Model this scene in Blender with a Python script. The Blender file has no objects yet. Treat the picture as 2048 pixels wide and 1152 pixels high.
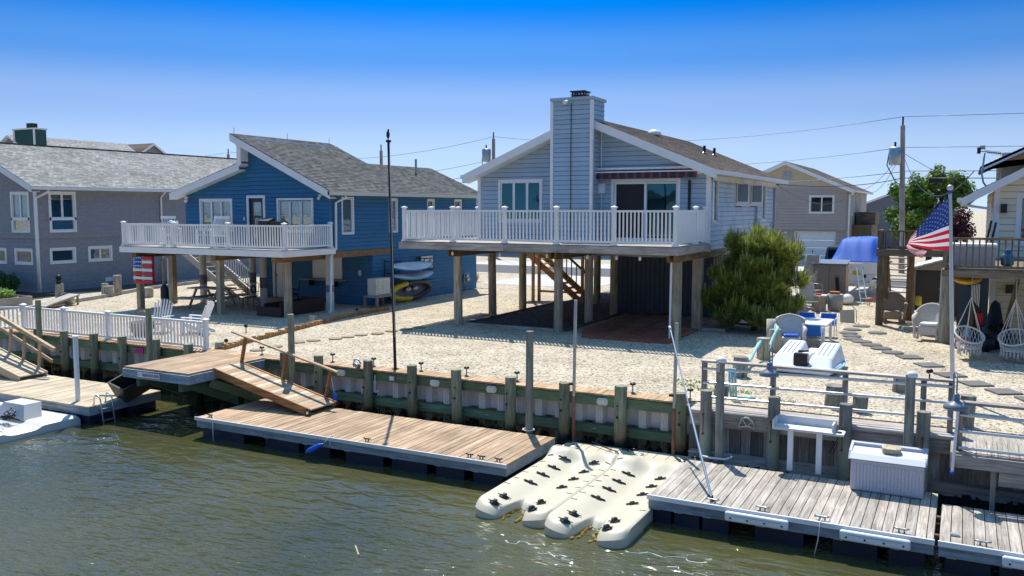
import bpy, math, random
from mathutils import Vector as V, Matrix as Mx
rng = random.Random(11)
sc = bpy.context.scene
C = sc.collection
R = math.radians

# ------------------------------------------------------------- camera
def make_camera():
    f, p, y = 1728.0, math.atan(159/1728), R(27.6)
    fw = V((-math.sin(y)*math.cos(p), math.cos(y)*math.cos(p), -math.sin(p)))
    r = V((math.cos(y), math.sin(y), 0)); u = r.cross(fw)
    cd = bpy.data.cameras.new('camera'); co = bpy.data.objects.new('camera', cd)
    cd.sensor_width = 36; cd.lens = f/2048*36; cd.clip_start = .1; cd.clip_end = 6000
    m = Mx((r, u, -fw)).transposed().to_4x4(); m.translation = (0, 0, 3.75)
    co.matrix_world = m; C.objects.link(co); sc.camera = co
make_camera()

# ------------------------------------------------------------- light and sky
SUN = V((-.335, .505, 1)).normalized()          # direction towards the sun
w = bpy.data.worlds.new('World'); sc.world = w; w.use_nodes = True
nt = w.node_tree; nt.nodes.clear()
tc = nt.nodes.new('ShaderNodeTexCoord')
sep = nt.nodes.new('ShaderNodeSeparateXYZ'); cmb = nt.nodes.new('ShaderNodeCombineXYZ')
zmap = nt.nodes.new('ShaderNodeMapRange'); zmap.inputs[1].default_value = 0; zmap.inputs[2].default_value = 1; zmap.inputs[3].default_value = .3; zmap.inputs[4].default_value = 2.2
sky = nt.nodes.new('ShaderNodeTexSky'); sky.sky_type = 'NISHITA'; sky.sun_disc = False
sky.sun_elevation = math.asin(SUN.z); sky.sun_rotation = math.atan2(SUN.x, SUN.y)
sky.air_density = 1.0; sky.dust_density = .25; sky.ozone_density = 4.0; sky.altitude = 0
bw = nt.nodes.new('ShaderNodeRGBToBW')
ramp = nt.nodes.new('ShaderNodeValToRGB'); ramp.color_ramp.interpolation = 'EASE'     # hue by elevation; stops above the view raised as added fill for shade
el = ramp.color_ramp.elements; el[0].position = 0; el[0].color = (.43, .575, .77, 1); el[1].position = 1; el[1].color = (.36, .70, 1.2, 1)
for p_, c_ in ((.06, (.365, .515, .76)), (.115, (.245, .41, .75)), (.17, (.08, .28, .73)), (.225, (.0, .18, .69)), (.4, (.11, .41, 1.03))):
    q_ = el.new(p_); q_.color = (*c_, 1)
mul = nt.nodes.new('ShaderNodeVectorMath'); mul.operation = 'SCALE'
lum = nt.nodes.new('ShaderNodeMath'); lum.operation = 'MULTIPLY'; lum.inputs[1].default_value = 1.2      # extra gain on sky brightness after the hue ramp
bg = nt.nodes.new('ShaderNodeBackground'); bg.inputs[1].default_value = .145
out = nt.nodes.new('ShaderNodeOutputWorld')
L_ = nt.links.new
L_(tc.outputs['Generated'], sep.inputs[0]); L_(sep.outputs[0], cmb.inputs[0]); L_(sep.outputs[1], cmb.inputs[1]); L_(sep.outputs[2], zmap.inputs[0]); L_(zmap.outputs[0], cmb.inputs[2])
L_(cmb.outputs[0], sky.inputs[0]); L_(sky.outputs[0], bw.inputs[0]); L_(sep.outputs[2], ramp.inputs[0])
L_(ramp.outputs[0], mul.inputs[0]); L_(bw.outputs[0], lum.inputs[0]); L_(lum.outputs[0], mul.inputs['Scale']); L_(mul.outputs[0], bg.inputs[0]); L_(bg.outputs[0], out.inputs[0])
sd = bpy.data.lights.new('sun', 'SUN'); sd.energy = 2.5; sd.angle = R(.53); sd.color = (1, .955, .88)
so = bpy.data.objects.new('sun', sd); C.objects.link(so)
so.rotation_euler = SUN.to_track_quat('Z', 'Y').to_euler(); so.location = (0, 0, 60)
sc.view_settings.view_transform = 'Standard'; sc.view_settings.look = 'None'
sc.view_settings.exposure = 1.25; sc.view_settings.gamma = 1
sc.render.resolution_x, sc.render.resolution_y = 1024, 576

# ------------------------------------------------------------- object helpers
I4 = Mx.Identity(4)
WM = {}
def link(o, par, mw):
    C.objects.link(o)
    if par is not None:
        o.parent = par; o.matrix_parent_inverse = WM[par.name].inverted()
    o.matrix_basis = mw; WM[o.name] = mw
    return o
def tag(o, label=None, cat=None, group=None, kind=None):
    if label: o['label'] = label
    if cat: o['category'] = cat
    if group: o['group'] = group
    if kind: o['kind'] = kind
    return o
def T(name, label, cat, loc, group=None, kind=None):
    e = bpy.data.objects.new(name, None); e.empty_display_size = .2
    link(e, None, Mx.Translation(loc)); return tag(e, label, cat, group, kind)
def dup(root, dloc=(0, 0, 0), rz=0.0, label=None, at=None):
    """copy of a thing with its parts and sub-parts, moved by dloc (or to at) and turned by rz"""
    m0 = WM[root.name]; loc = V(at) if at is not None else m0.translation + V(dloc)
    r = root.copy(); C.objects.link(r); r.matrix_basis = Mx.Translation(loc) @ Mx.Rotation(rz, 4, 'Z') @ Mx.Translation(-m0.translation) @ m0
    WM[r.name] = r.matrix_basis.copy()
    if label: r['label'] = label
    for ch in list(root.children):
        c = ch.copy(); C.objects.link(c); c.parent = r; c.matrix_parent_inverse = m0.inverted(); c.matrix_basis = WM[ch.name]
        for g in list(ch.children):
            d = g.copy(); C.objects.link(d); d.parent = c; d.matrix_parent_inverse = WM[ch.name].inverted(); d.matrix_basis = WM[g.name]
    return r
_cache = {}
def unit(shape, mat):
    k = (shape, mat.name)
    if k in _cache: return _cache[k]
    if shape == 'cube':
        v = [(x, y, z) for x in (-.5, .5) for y in (-.5, .5) for z in (-.5, .5)]
        f = [(0, 1, 3, 2), (4, 6, 7, 5), (0, 4, 5, 1), (2, 3, 7, 6), (0, 2, 6, 4), (1, 5, 7, 3)]
        sm = False
    elif shape == 'clap':      # a lapped board: thick lower edge, thin upper edge (x length, y outwards 0..1, z height)
        v = [(-.5, 0, -.5), (.5, 0, -.5), (.5, 0, .5), (-.5, 0, .5), (-.5, 1, -.5), (.5, 1, -.5), (.5, .25, .5), (-.5, .25, .5)]
        f = [(0, 3, 2, 1), (4, 5, 6, 7), (0, 1, 5, 4), (2, 3, 7, 6), (0, 4, 7, 3), (1, 2, 6, 5)]
        sm = False
    else:                       # 'cyl', n, taper
        n, tp = shape[1], shape[2]
        v = [(.5*math.cos(2*math.pi*i/n), .5*math.sin(2*math.pi*i/n), -.5) for i in range(n)]
        v += [(.5*tp*math.cos(2*math.pi*i/n), .5*tp*math.sin(2*math.pi*i/n), .5) for i in range(n)]
        f = [(i, (i+1) % n, n+(i+1) % n, n+i) for i in range(n)] + [tuple(range(n))[::-1], tuple(range(n, 2*n))]
        sm = True
    me = bpy.data.meshes.new(str(shape if isinstance(shape, str) else 'round')); me.from_pydata(v, [], f)
    if sm:
        me.polygons.foreach_set('use_smooth', [len(p.vertices) == 4 for p in me.polygons])
    me.materials.append(mat); _cache[k] = me
    return me
def frame(p, q, up=(0, 0, 1)):
    p, q = V(p), V(q); x = (q-p); l = x.length; x.normalize(); up = V(up)
    if abs(x.dot(up)) > .999: up = V((0, 1, 0))
    y = up.cross(x).normalized(); z = x.cross(y)
    m = Mx((x, y, z)).transposed().to_4x4(); m.translation = (p+q)/2
    return m, l
def B(name, par, mat, x0, x1, y0, y1, z0, z1):
    o = bpy.data.objects.new(name, unit('cube', mat))
    m = Mx.Translation(((x0+x1)/2, (y0+y1)/2, (z0+z1)/2)) @ Mx.Diagonal((abs(x1-x0), abs(y1-y0), abs(z1-z0), 1))
    return link(o, par, m)
def L(name, par, mat, p, q, wd, h, up=(0, 0, 1)):
    m, l = frame(p, q, up)
    return link(bpy.data.objects.new(name, unit('cube', mat)), par, m @ Mx.Diagonal((l, wd, h, 1)))
def Cy(name, par, mat, p, q, r, n=12, tp=1.0):
    p, q = V(p), V(q); z = q-p; l = z.length
    m = z.to_track_quat('Z', 'Y').to_matrix().to_4x4(); m.translation = (p+q)/2
    return link(bpy.data.objects.new(name, unit(('cyl', n, tp), mat)), par, m @ Mx.Diagonal((2*r, 2*r, l, 1)))

class G:
    """collects shapes and links them as ONE mesh object"""
    def __init__(s): s.v = []; s.f = []; s.m = []; s.s = []
    def add(s, v, f, mi=0, sm=False):
        b = len(s.v); s.v += [tuple(a) for a in v]; s.f += [tuple(b+i for i in a) for a in f]
        s.m += [mi]*len(f); s.s += [sm]*len(f); return s
    def box(s, x0, x1, y0, y1, z0, z1, mi=0):
        v = [(x, y, z) for x in (x0, x1) for y in (y0, y1) for z in (z0, z1)]
        return s.add(v, [(0, 1, 3, 2), (4, 6, 7, 5), (0, 4, 5, 1), (2, 3, 7, 6), (0, 2, 6, 4), (1, 5, 7, 3)], mi)
    def beam(s, p, q, wd, h, up=(0, 0, 1), mi=0):
        m, l = frame(p, q, up)
        v = [m @ V((x*l, y*wd, z*h)) for x in (-.5, .5) for y in (-.5, .5) for z in (-.5, .5)]
        return s.add(v, [(0, 1, 3, 2), (4, 6, 7, 5), (0, 4, 5, 1), (2, 3, 7, 6), (0, 2, 6, 4), (1, 5, 7, 3)], mi)
    def cyl(s, p, q, r0, r1=None, n=10, mi=0, caps=True):
        return s.tube([p, q], [r0, r0 if r1 is None else r1], n, mi, caps)
    def tube(s, pts, r, n=8, mi=0, caps=True, closed=False):
        pts = [V(p) for p in pts]; k = len(pts)
        if not hasattr(r, '__len__'): r = [r]*k
        ring = []; prev = None
        for i, p in enumerate(pts):
            a = pts[(i+1) % k] if (closed or i < k-1) else p; b = pts[i-1] if (closed or i > 0) else p
            t = (a-b); t = t.normalized() if t.length > 1e-9 else V((0, 0, 1))
            if prev is None:
                ref = V((0, 0, 1)) if abs(t.z) < .9 else V((1, 0, 0))
            else: ref = prev
            x = (ref - t*ref.dot(t)).normalized(); y = t.cross(x); prev = x
            ring += [p + (x*math.cos(2*math.pi*j/n) + y*math.sin(2*math.pi*j/n))*r[i] for j in range(n)]
        f = []
        for i in range(k if closed else k-1):
            i2 = (i+1) % k
            for j in range(n): f.append((i*n+j, i*n+(j+1) % n, i2*n+(j+1) % n, i2*n+j))
        b = len(s.v); s.add(ring, f, mi, True)
        if caps and not closed:
            s.f += [tuple(b+j for j in range(n))[::-1], tuple(b+(k-1)*n+j for j in range(n))]; s.m += [mi]*2; s.s += [False]*2
        return s
    def prism(s, poly, ext, mi=0, sm=False):
        poly = [V(p) for p in poly]; e = V(ext); n = len(poly)
        return s.add(poly+[p+e for p in poly], [tuple(range(n))[::-1], tuple(range(n, 2*n))] + [(i, (i+1) % n, n+(i+1) % n, n+i) for i in range(n)], mi, sm)
    def lathe(s, prof, c=(0, 0, 0), n=16, mi=0, m=None, sm=True):
        v = []
        for r, z in prof:
            for j in range(n):
                p = V((r*math.cos(2*math.pi*j/n), r*math.sin(2*math.pi*j/n), z))
                v.append((m @ p if m else p) + V(c))
        f = [(i*n+j, i*n+(j+1) % n, (i+1)*n+(j+1) % n, (i+1)*n+j) for i in range(len(prof)-1) for j in range(n)]
        s.add(v, f, mi, sm)
        b = len(s.v)-len(v)
        if prof[0][0] > 1e-4: s.f.append(tuple(b+j for j in range(n))[::-1]); s.m.append(mi); s.s.append(False)
        if prof[-1][0] > 1e-4: s.f.append(tuple(b+(len(prof)-1)*n+j for j in range(n))); s.m.append(mi); s.s.append(False)
        return s
    def sheet(s, fn, nu, nv, mi=0, sm=True, mif=None):
        v = [fn(i/nu, j/nv) for i in range(nu+1) for j in range(nv+1)]
        f = []; b = len(s.v)
        s.v += [tuple(a) for a in v]
        for i in range(nu):
            for j in range(nv):
                s.f.append((b+i*(nv+1)+j, b+(i+1)*(nv+1)+j, b+(i+1)*(nv+1)+j+1, b+i*(nv+1)+j+1))
                s.m.append(mif((i+.5)/nu, (j+.5)/nv) if mif else mi); s.s.append(sm)
        return s
    def ell(s, c, r, nu=14, nv=8, mi=0, jit=0):
        prof = [(max(1e-5, math.sin(math.pi*i/nv)), -math.cos(math.pi*i/nv)) for i in range(nv+1)]
        b = len(s.v); s.lathe(prof, (0, 0, 0), nu, mi)
        for k in range(b, len(s.v)):
            x, y, z = s.v[k]; q = 1+rng.uniform(-jit, jit)
            s.v[k] = (c[0]+x*r[0]*q, c[1]+y*r[1]*q, c[2]+z*r[2]*q)
        return s
    def o(s, name, par, *mats, world=None):
        xs = [a[0] for a in s.v]; ys = [a[1] for a in s.v]; zs = [a[2] for a in s.v]
        c = V(((min(xs)+max(xs))/2, (min(ys)+max(ys))/2, min(zs)))
        me = bpy.data.meshes.new(name); me.from_pydata([V(a)-c for a in s.v], [], s.f)
        for m in mats: me.materials.append(m)
        me.polygons.foreach_set('material_index', s.m); me.polygons.foreach_set('use_smooth', s.s)
        me.update()
        return link(bpy.data.objects.new(name, me), par, Mx.Translation(c) if world is None else world @ Mx.Translation(c))
def bevel(o, wd=.02, seg=2):
    m = o.modifiers.new('bevel', 'BEVEL'); m.width = wd; m.segments = seg; m.limit_method = 'ANGLE'; return o
def subsurf(o, n=2):
    m = o.modifiers.new('sub', 'SUBSURF'); m.levels = n; m.render_levels = n; return o

# ------------------------------------------------------------- materials
def newmat(name):
    m = bpy.data.materials.new(name); m.use_nodes = True
    n = m.node_tree; return m, n, n.nodes['Principled BSDF'], (lambda t: n.nodes.new('ShaderNode'+t)), n.links.new
def M(name, col, rough=.55, var=.12, vs=3.0, bump=0.0, bs=60.0, metal=0.0, rnd=.0, spec=.5, stretch=(1, 1, 1), dirt=None, coat=0.0):
    """plain painted/plastic/stone surface: base colour with patchy variation, per-object variation, fine relief"""
    m, n, p, N, K = newmat(name)
    g = N('NewGeometry'); mp = N('Mapping'); mp.inputs['Scale'].default_value = stretch
    K(g.outputs['Position'], mp.inputs[0])
    a = N('TexNoise'); a.inputs['Scale'].default_value = vs; a.inputs['Detail'].default_value = 6; a.inputs['Roughness'].default_value = .65
    K(mp.outputs[0], a.inputs['Vector'])
    mr = N('MapRange'); mr.inputs[1].default_value = .3; mr.inputs[2].default_value = .7; mr.inputs[3].default_value = 1-var; mr.inputs[4].default_value = 1+var
    K(a.outputs['Fac'], mr.inputs[0])
    oi = N('ObjectInfo'); mr2 = N('MapRange'); mr2.inputs[3].default_value = 1-rnd; mr2.inputs[4].default_value = 1+rnd
    K(oi.outputs['Random'], mr2.inputs[0])
    mu = N('Math'); mu.operation = 'MULTIPLY'; K(mr.outputs[0], mu.inputs[0]); K(mr2.outputs[0], mu.inputs[1])
    vm = N('VectorMath'); vm.operation = 'SCALE'; vm.inputs[0].default_value = col[:3]; K(mu.outputs[0], vm.inputs['Scale'])
    last = vm.outputs[0]
    if dirt:                                   # blotches of a second colour
        d = N('TexNoise'); d.inputs['Scale'].default_value = dirt[1]; d.inputs['Detail'].default_value = 8; d.inputs['Roughness'].default_value = .7
        K(mp.outputs[0], d.inputs['Vector'])
        dr = N('MapRange'); dr.inputs[1].default_value = dirt[2]; dr.inputs[2].default_value = dirt[2]+.12; K(d.outputs['Fac'], dr.inputs[0])
        mx = N('Mix'); mx.data_type = 'RGBA'; K(dr.outputs[0], mx.inputs[0]); K(last, mx.inputs[6]); mx.inputs[7].default_value = (*dirt[0], 1)
        last = mx.outputs[2]
    K(last, p.inputs['Base Color'])
    p.inputs['Roughness'].default_value = rough; p.inputs['Metallic'].default_value = metal
    p.inputs['Specular IOR Level'].default_value = spec; p.inputs['Coat Weight'].default_value = coat
    if bump:
        b = N('TexNoise'); b.inputs['Scale'].default_value = bs; b.inputs['Detail'].default_value = 4; K(mp.outputs[0], b.inputs['Vector'])
        bp = N('Bump'); bp.inputs['Strength'].default_value = bump; bp.inputs['Distance'].default_value = .02
        K(b.outputs['Fac'], bp.inputs['Height']); K(bp.outputs[0], p.inputs['Normal'])
    return m
def wood(name, ca, cb, axis='y', rnd=.25, rough=.75, stain=None, sc_=1.0):
    """timber with grain running along a world axis; tone shifts from piece to piece"""
    ca, cb = [c*1.22 for c in ca], [c*1.22 for c in cb]
    m, n, p, N, K = newmat(name)
    g = N('NewGeometry'); oi = N('ObjectInfo'); mp = N('Mapping')
    s = [22*sc_, 22*sc_, 22*sc_]; s['xyz'.index(axis)] = 1.3*sc_; mp.inputs['Scale'].default_value = s
    off = N('VectorMath'); off.operation = 'SCALE'; cmb = N('CombineXYZ')
    for i in range(3): K(oi.outputs['Random'], cmb.inputs[i])
    K(cmb.outputs[0], off.inputs[0]); off.inputs['Scale'].default_value = 37.0
    K(g.outputs['Position'], mp.inputs[0]); K(off.outputs[0], mp.inputs['Location'])
    a = N('TexNoise'); a.inputs['Scale'].default_value = 1; a.inputs['Detail'].default_value = 8; a.inputs['Roughness'].default_value = .7; a.inputs['Distortion'].default_value = .8
    K(mp.outputs[0], a.inputs['Vector'])
    cr = N('ValToRGB'); e = cr.color_ramp.elements
    e[0].position = .32; e[0].color = (*[c*.55 for c in ca], 1); e[1].position = .68; e[1].color = (*cb, 1)
    q = e.new(.47); q.color = (*ca, 1)
    K(a.outputs['Fac'], cr.inputs[0])
    big = N('TexNoise'); big.inputs['Scale'].default_value = 1.7; big.inputs['Detail'].default_value = 5; K(g.outputs['Position'], big.inputs['Vector'])
    b1 = N('MapRange'); b1.inputs[1].default_value = .3; b1.inputs[2].default_value = .7; b1.inputs[3].default_value = .8; b1.inputs[4].default_value = 1.18; K(big.outputs['Fac'], b1.inputs[0])
    b2 = N('MapRange'); b2.inputs[3].default_value = 1-rnd; b2.inputs[4].default_value = 1+rnd; K(oi.outputs['Random'], b2.inputs[0])
    mu = N('Math'); mu.operation = 'MULTIPLY'; K(b1.outputs[0], mu.inputs[0]); K(b2.outputs[0], mu.inputs[1])
    vm = N('VectorMath'); vm.operation = 'SCALE'; K(cr.outputs[0], vm.inputs[0]); K(mu.outputs[0], vm.inputs['Scale'])
    last = vm.outputs[0]
    if stain:                                  # second colour in blotches that follow the grain
        mp2 = N('Mapping'); s2 = [6, 6, 6]; s2['xyz'.index(axis)] = .7; mp2.inputs['Scale'].default_value = s2; K(g.outputs['Position'], mp2.inputs[0])
        d = N('TexNoise'); d.inputs['Scale'].default_value = 1; d.inputs['Detail'].default_value = 6; K(mp2.outputs[0], d.inputs['Vector'])
        dr = N('MapRange'); dr.inputs[1].default_value = stain[1]; dr.inputs[2].default_value = stain[1]+.16; dr.inputs[4].default_value = .85; K(d.outputs['Fac'], dr.inputs[0])
        mx = N('Mix'); mx.data_type = 'RGBA'; K(dr.outputs[0], mx.inputs[0]); K(last, mx.inputs[6]); mx.inputs[7].default_value = (*stain[0], 1)
        last = mx.outputs[2]
    K(last, p.inputs['Base Color']); p.inputs['Roughness'].default_value = rough; p.inputs['Specular IOR Level'].default_value = .3
    bp = N('Bump'); bp.inputs['Strength'].default_value = .25; bp.inputs['Distance'].default_value = .01; K(a.outputs['Fac'], bp.inputs['Height']); K(bp.outputs[0], p.inputs['Normal'])
    return m
def pile_mat(name, top, low, zl, dark=(.03, .03, .025), zd=-.85):
    """round timber pile: treated green-grey above, tide-stained and dark below"""
    m, n, p, N, K = newmat(name)
    g = N('NewGeometry'); oi = N('ObjectInfo'); mp = N('Mapping'); mp.inputs['Scale'].default_value = (14, 14, 1.6); K(g.outputs['Position'], mp.inputs[0])
    cmb = N('CombineXYZ'); K(oi.outputs['Random'], cmb.inputs[2]); sc2 = N('VectorMath'); sc2.operation = 'SCALE'; sc2.inputs['Scale'].default_value = 40; K(cmb.outputs[0], sc2.inputs[0]); K(sc2.outputs[0], mp.inputs['Location'])
    a = N('TexNoise'); a.inputs['Scale'].default_value = 1; a.inputs['Detail'].default_value = 7; a.inputs['Roughness'].default_value = .7; K(mp.outputs[0], a.inputs['Vector'])
    cr = N('ValToRGB'); e = cr.color_ramp.elements; e[0].position = .3; e[0].color = (*[c*.42 for c in top], 1); e[1].position = .7; e[1].color = (*[min(1, c*1.6) for c in top], 1); K(a.outputs['Fac'], cr.inputs[0])
    sp = N('SeparateXYZ'); K(g.outputs['Position'], sp.inputs[0])
    nz = N('TexNoise'); nz.inputs['Scale'].default_value = 5; nz.inputs['Detail'].default_value = 4; K(g.outputs['Position'], nz.inputs['Vector'])
    ad = N('Math'); ad.operation = 'MULTIPLY_ADD'; ad.inputs[1].default_value = .35; K(nz.outputs['Fac'], ad.inputs[0]); K(sp.outputs[2], ad.inputs[2])
    r1 = N('MapRange'); r1.inputs[1].default_value = zl+.15; r1.inputs[2].default_value = zl+.45; K(ad.outputs[0], r1.inputs[0])
    m1 = N('Mix'); m1.data_type = 'RGBA'; K(r1.outputs[0], m1.inputs[0]); m1.inputs[6].default_value = (*low, 1); K(cr.outputs[0], m1.inputs[7])
    r2 = N('MapRange'); r2.inputs[1].default_value = zd+.12; r2.inputs[2].default_value = zd+.28; K(ad.outputs[0], r2.inputs[0])
    m2 = N('Mix'); m2.data_type = 'RGBA'; K(r2.outputs[0], m2.inputs[0]); m2.inputs[6].default_value = (*dark, 1); K(m1.outputs[2], m2.inputs[7])
    b2 = N('MapRange'); b2.inputs[3].default_value = .8; b2.inputs[4].default_value = 1.2; K(oi.outputs['Random'], b2.inputs[0])
    vm = N('VectorMath'); vm.operation = 'SCALE'; K(m2.outputs[2], vm.inputs[0]); K(b2.outputs[0], vm.inputs['Scale'])
    K(vm.outputs[0], p.inputs['Base Color']); p.inputs['Roughness'].default_value = .8; p.inputs['Specular IOR Level'].default_value = .25
    bp = N('Bump'); bp.inputs['Strength'].default_value = .5; bp.inputs['Distance'].default_value = .015; K(a.outputs['Fac'], bp.inputs['Height']); K(bp.outputs[0], p.inputs['Normal'])
    return m
def gravel_mat(name, ca, cb, cc, sc_=26.0):
    m, n, p, N, K = newmat(name)
    g = N('NewGeometry')
    v = N('TexVoronoi'); v.inputs['Scale'].default_value = sc_; K(g.outputs['Position'], v.inputs['Vector'])
    sep = N('SeparateColor'); K(v.outputs['Color'], sep.inputs[0])
    cr = N('ValToRGB'); e = cr.color_ramp.elements; e[0].position = 0; e[0].color = (*cc, 1); e[1].position = 1; e[1].color = (*cb, 1)
    q = e.new(.10); q.color = (*cc, 1); q = e.new(.2); q.color = (*ca, 1); q = e.new(.75); q.color = (*[(x+y)/2 for x, y in zip(ca, cb)], 1)
    K(sep.outputs[0], cr.inputs[0])
    big = N('TexNoise'); big.inputs['Scale'].default_value = .8; big.inputs['Detail'].default_value = 7; big.inputs['Roughness'].default_value = .7; K(g.outputs['Position'], big.inputs['Vector'])
    r = N('MapRange'); r.inputs[1].default_value = .3; r.inputs[2].default_value = .7; r.inputs[3].default_value = .72; r.inputs[4].default_value = 1.16; K(big.outputs['Fac'], r.inputs[0])
    v2 = N('TexNoise'); v2.inputs['Scale'].default_value = 9; v2.inputs['Detail'].default_value = 4; K(g.outputs['Position'], v2.inputs['Vector'])
    r2 = N('MapRange'); r2.inputs[1].default_value = .3; r2.inputs[2].default_value = .7; r2.inputs[3].default_value = .8; r2.inputs[4].default_value = 1.12; K(v2.outputs['Fac'], r2.inputs[0])
    mu = N('Math'); mu.operation = 'MULTIPLY'; K(r.outputs[0], mu.inputs[0]); K(r2.outputs[0], mu.inputs[1])
    vm = N('VectorMath'); vm.operation = 'SCALE'; K(cr.outputs[0], vm.inputs[0]); K(mu.outputs[0], vm.inputs['Scale'])
    K(vm.outputs[0], p.inputs['Base Color']); p.inputs['Roughness'].default_value = .9; p.inputs['Specular IOR Level'].default_value = .15
    bp = N('Bump'); bp.inputs['Strength'].default_value = .8; bp.inputs['Distance'].default_value = .03
    iv = N('Math'); iv.operation = 'SUBTRACT'; iv.inputs[0].default_value = 1; K(v.outputs['Distance'], iv.inputs[1])
    K(iv.outputs[0], bp.inputs['Height']); K(bp.outputs[0], p.inputs['Normal'])
    return m
def shingle_mat(name, ca, cb, along='y', scale=(1, 1)):
    """asphalt shingle tabs: brick pattern along the course, speckled"""
    m, n, p, N, K = newmat(name)
    g = N('NewGeometry'); sp = N('SeparateXYZ'); K(g.outputs['Position'], sp.inputs[0])
    cm = N('CombineXYZ'); K(sp.outputs[1 if along == 'y' else 0], cm.inputs[0]); K(sp.outputs[2], cm.inputs[1])
    mp = N('Mapping'); mp.inputs['Scale'].default_value = (1, 2.35, 1); K(cm.outputs[0], mp.inputs[0])
    b = N('TexBrick'); b.inputs['Scale'].default_value = 1; b.inputs['Brick Width'].default_value = .22; b.inputs['Row Height'].default_value = .145
    b.inputs['Mortar Size'].default_value = .006; b.inputs['Color1'].default_value = (*ca, 1); b.inputs['Color2'].default_value = (*cb, 1); b.inputs['Mortar'].default_value = (*[x*.35 for x in ca], 1)
    K(mp.outputs[0], b.inputs['Vector'])
    ms = N('Mapping'); ms.inputs['Scale'].default_value = (5, 34, 1); K(cm.outputs[0], ms.inputs[0]); a = N('TexNoise'); a.inputs['Scale'].default_value = 1; a.inputs['Detail'].default_value = 6; a.inputs['Roughness'].default_value = .75; K(ms.outputs[0], a.inputs['Vector'])
    r = N('MapRange'); r.inputs[1].default_value = .3; r.inputs[2].default_value = .7; r.inputs[3].default_value = .5; r.inputs[4].default_value = 1.5; K(a.outputs['Fac'], r.inputs[0])
    big = N('TexNoise'); big.inputs['Scale'].default_value = .6; big.inputs['Detail'].default_value = 5; K(g.outputs['Position'], big.inputs['Vector'])
    r2 = N('MapRange'); r2.inputs[1].default_value = .3; r2.inputs[2].default_value = .7; r2.inputs[3].default_value = .85; r2.inputs[4].default_value = 1.15; K(big.outputs['Fac'], r2.inputs[0])
    mu = N('Math'); mu.operation = 'MULTIPLY'; K(r.outputs[0], mu.inputs[0]); K(r2.outputs[0], mu.inputs[1])
    vm = N('VectorMath'); vm.operation = 'SCALE'; K(b.outputs['Color'], vm.inputs[0]); K(mu.outputs[0], vm.inputs['Scale'])
    K(vm.outputs[0], p.inputs['Base Color']); p.inputs['Roughness'].default_value = .9; p.inputs['Specular IOR Level'].default_value = .2
    bp = N('Bump'); bp.inputs['Strength'].default_value = .5; bp.inputs['Distance'].default_value = .01; K(a.outputs['Fac'], bp.inputs['Height']); K(bp.outputs[0], p.inputs['Normal'])
    return m
def glass_mat(name, tint, refl=1.0, gcol=(.95, .98, 1)):
    m, n, p, N, K = newmat(name); n.nodes.remove(p)
    o = n.nodes['Material Output']; t = N('BsdfTransparent'); t.inputs[0].default_value = (*tint, 1)
    gl = N('BsdfGlossy'); gl.inputs['Roughness'].default_value = .02; gl.inputs[0].default_value = (*gcol, 1)
    fr = N('Fresnel'); fr.inputs[0].default_value = 1.9; mu = N('Math'); mu.operation = 'MULTIPLY'; mu.inputs[1].default_value = refl; mu.use_clamp = True; K(fr.outputs[0], mu.inputs[0])
    nz = N('TexNoise'); nz.inputs['Scale'].default_value = 1.3; bp = N('Bump'); bp.inputs['Strength'].default_value = .06; bp.inputs['Distance'].default_value = .05; K(nz.outputs['Fac'], bp.inputs['Height']); K(bp.outputs[0], gl.inputs['Normal'])
    mx = N('MixShader'); K(mu.outputs[0], mx.inputs[0]); K(t.outputs[0], mx.inputs[1]); K(gl.outputs[0], mx.inputs[2]); K(mx.outputs[0], o.inputs[0])
    return m
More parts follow.
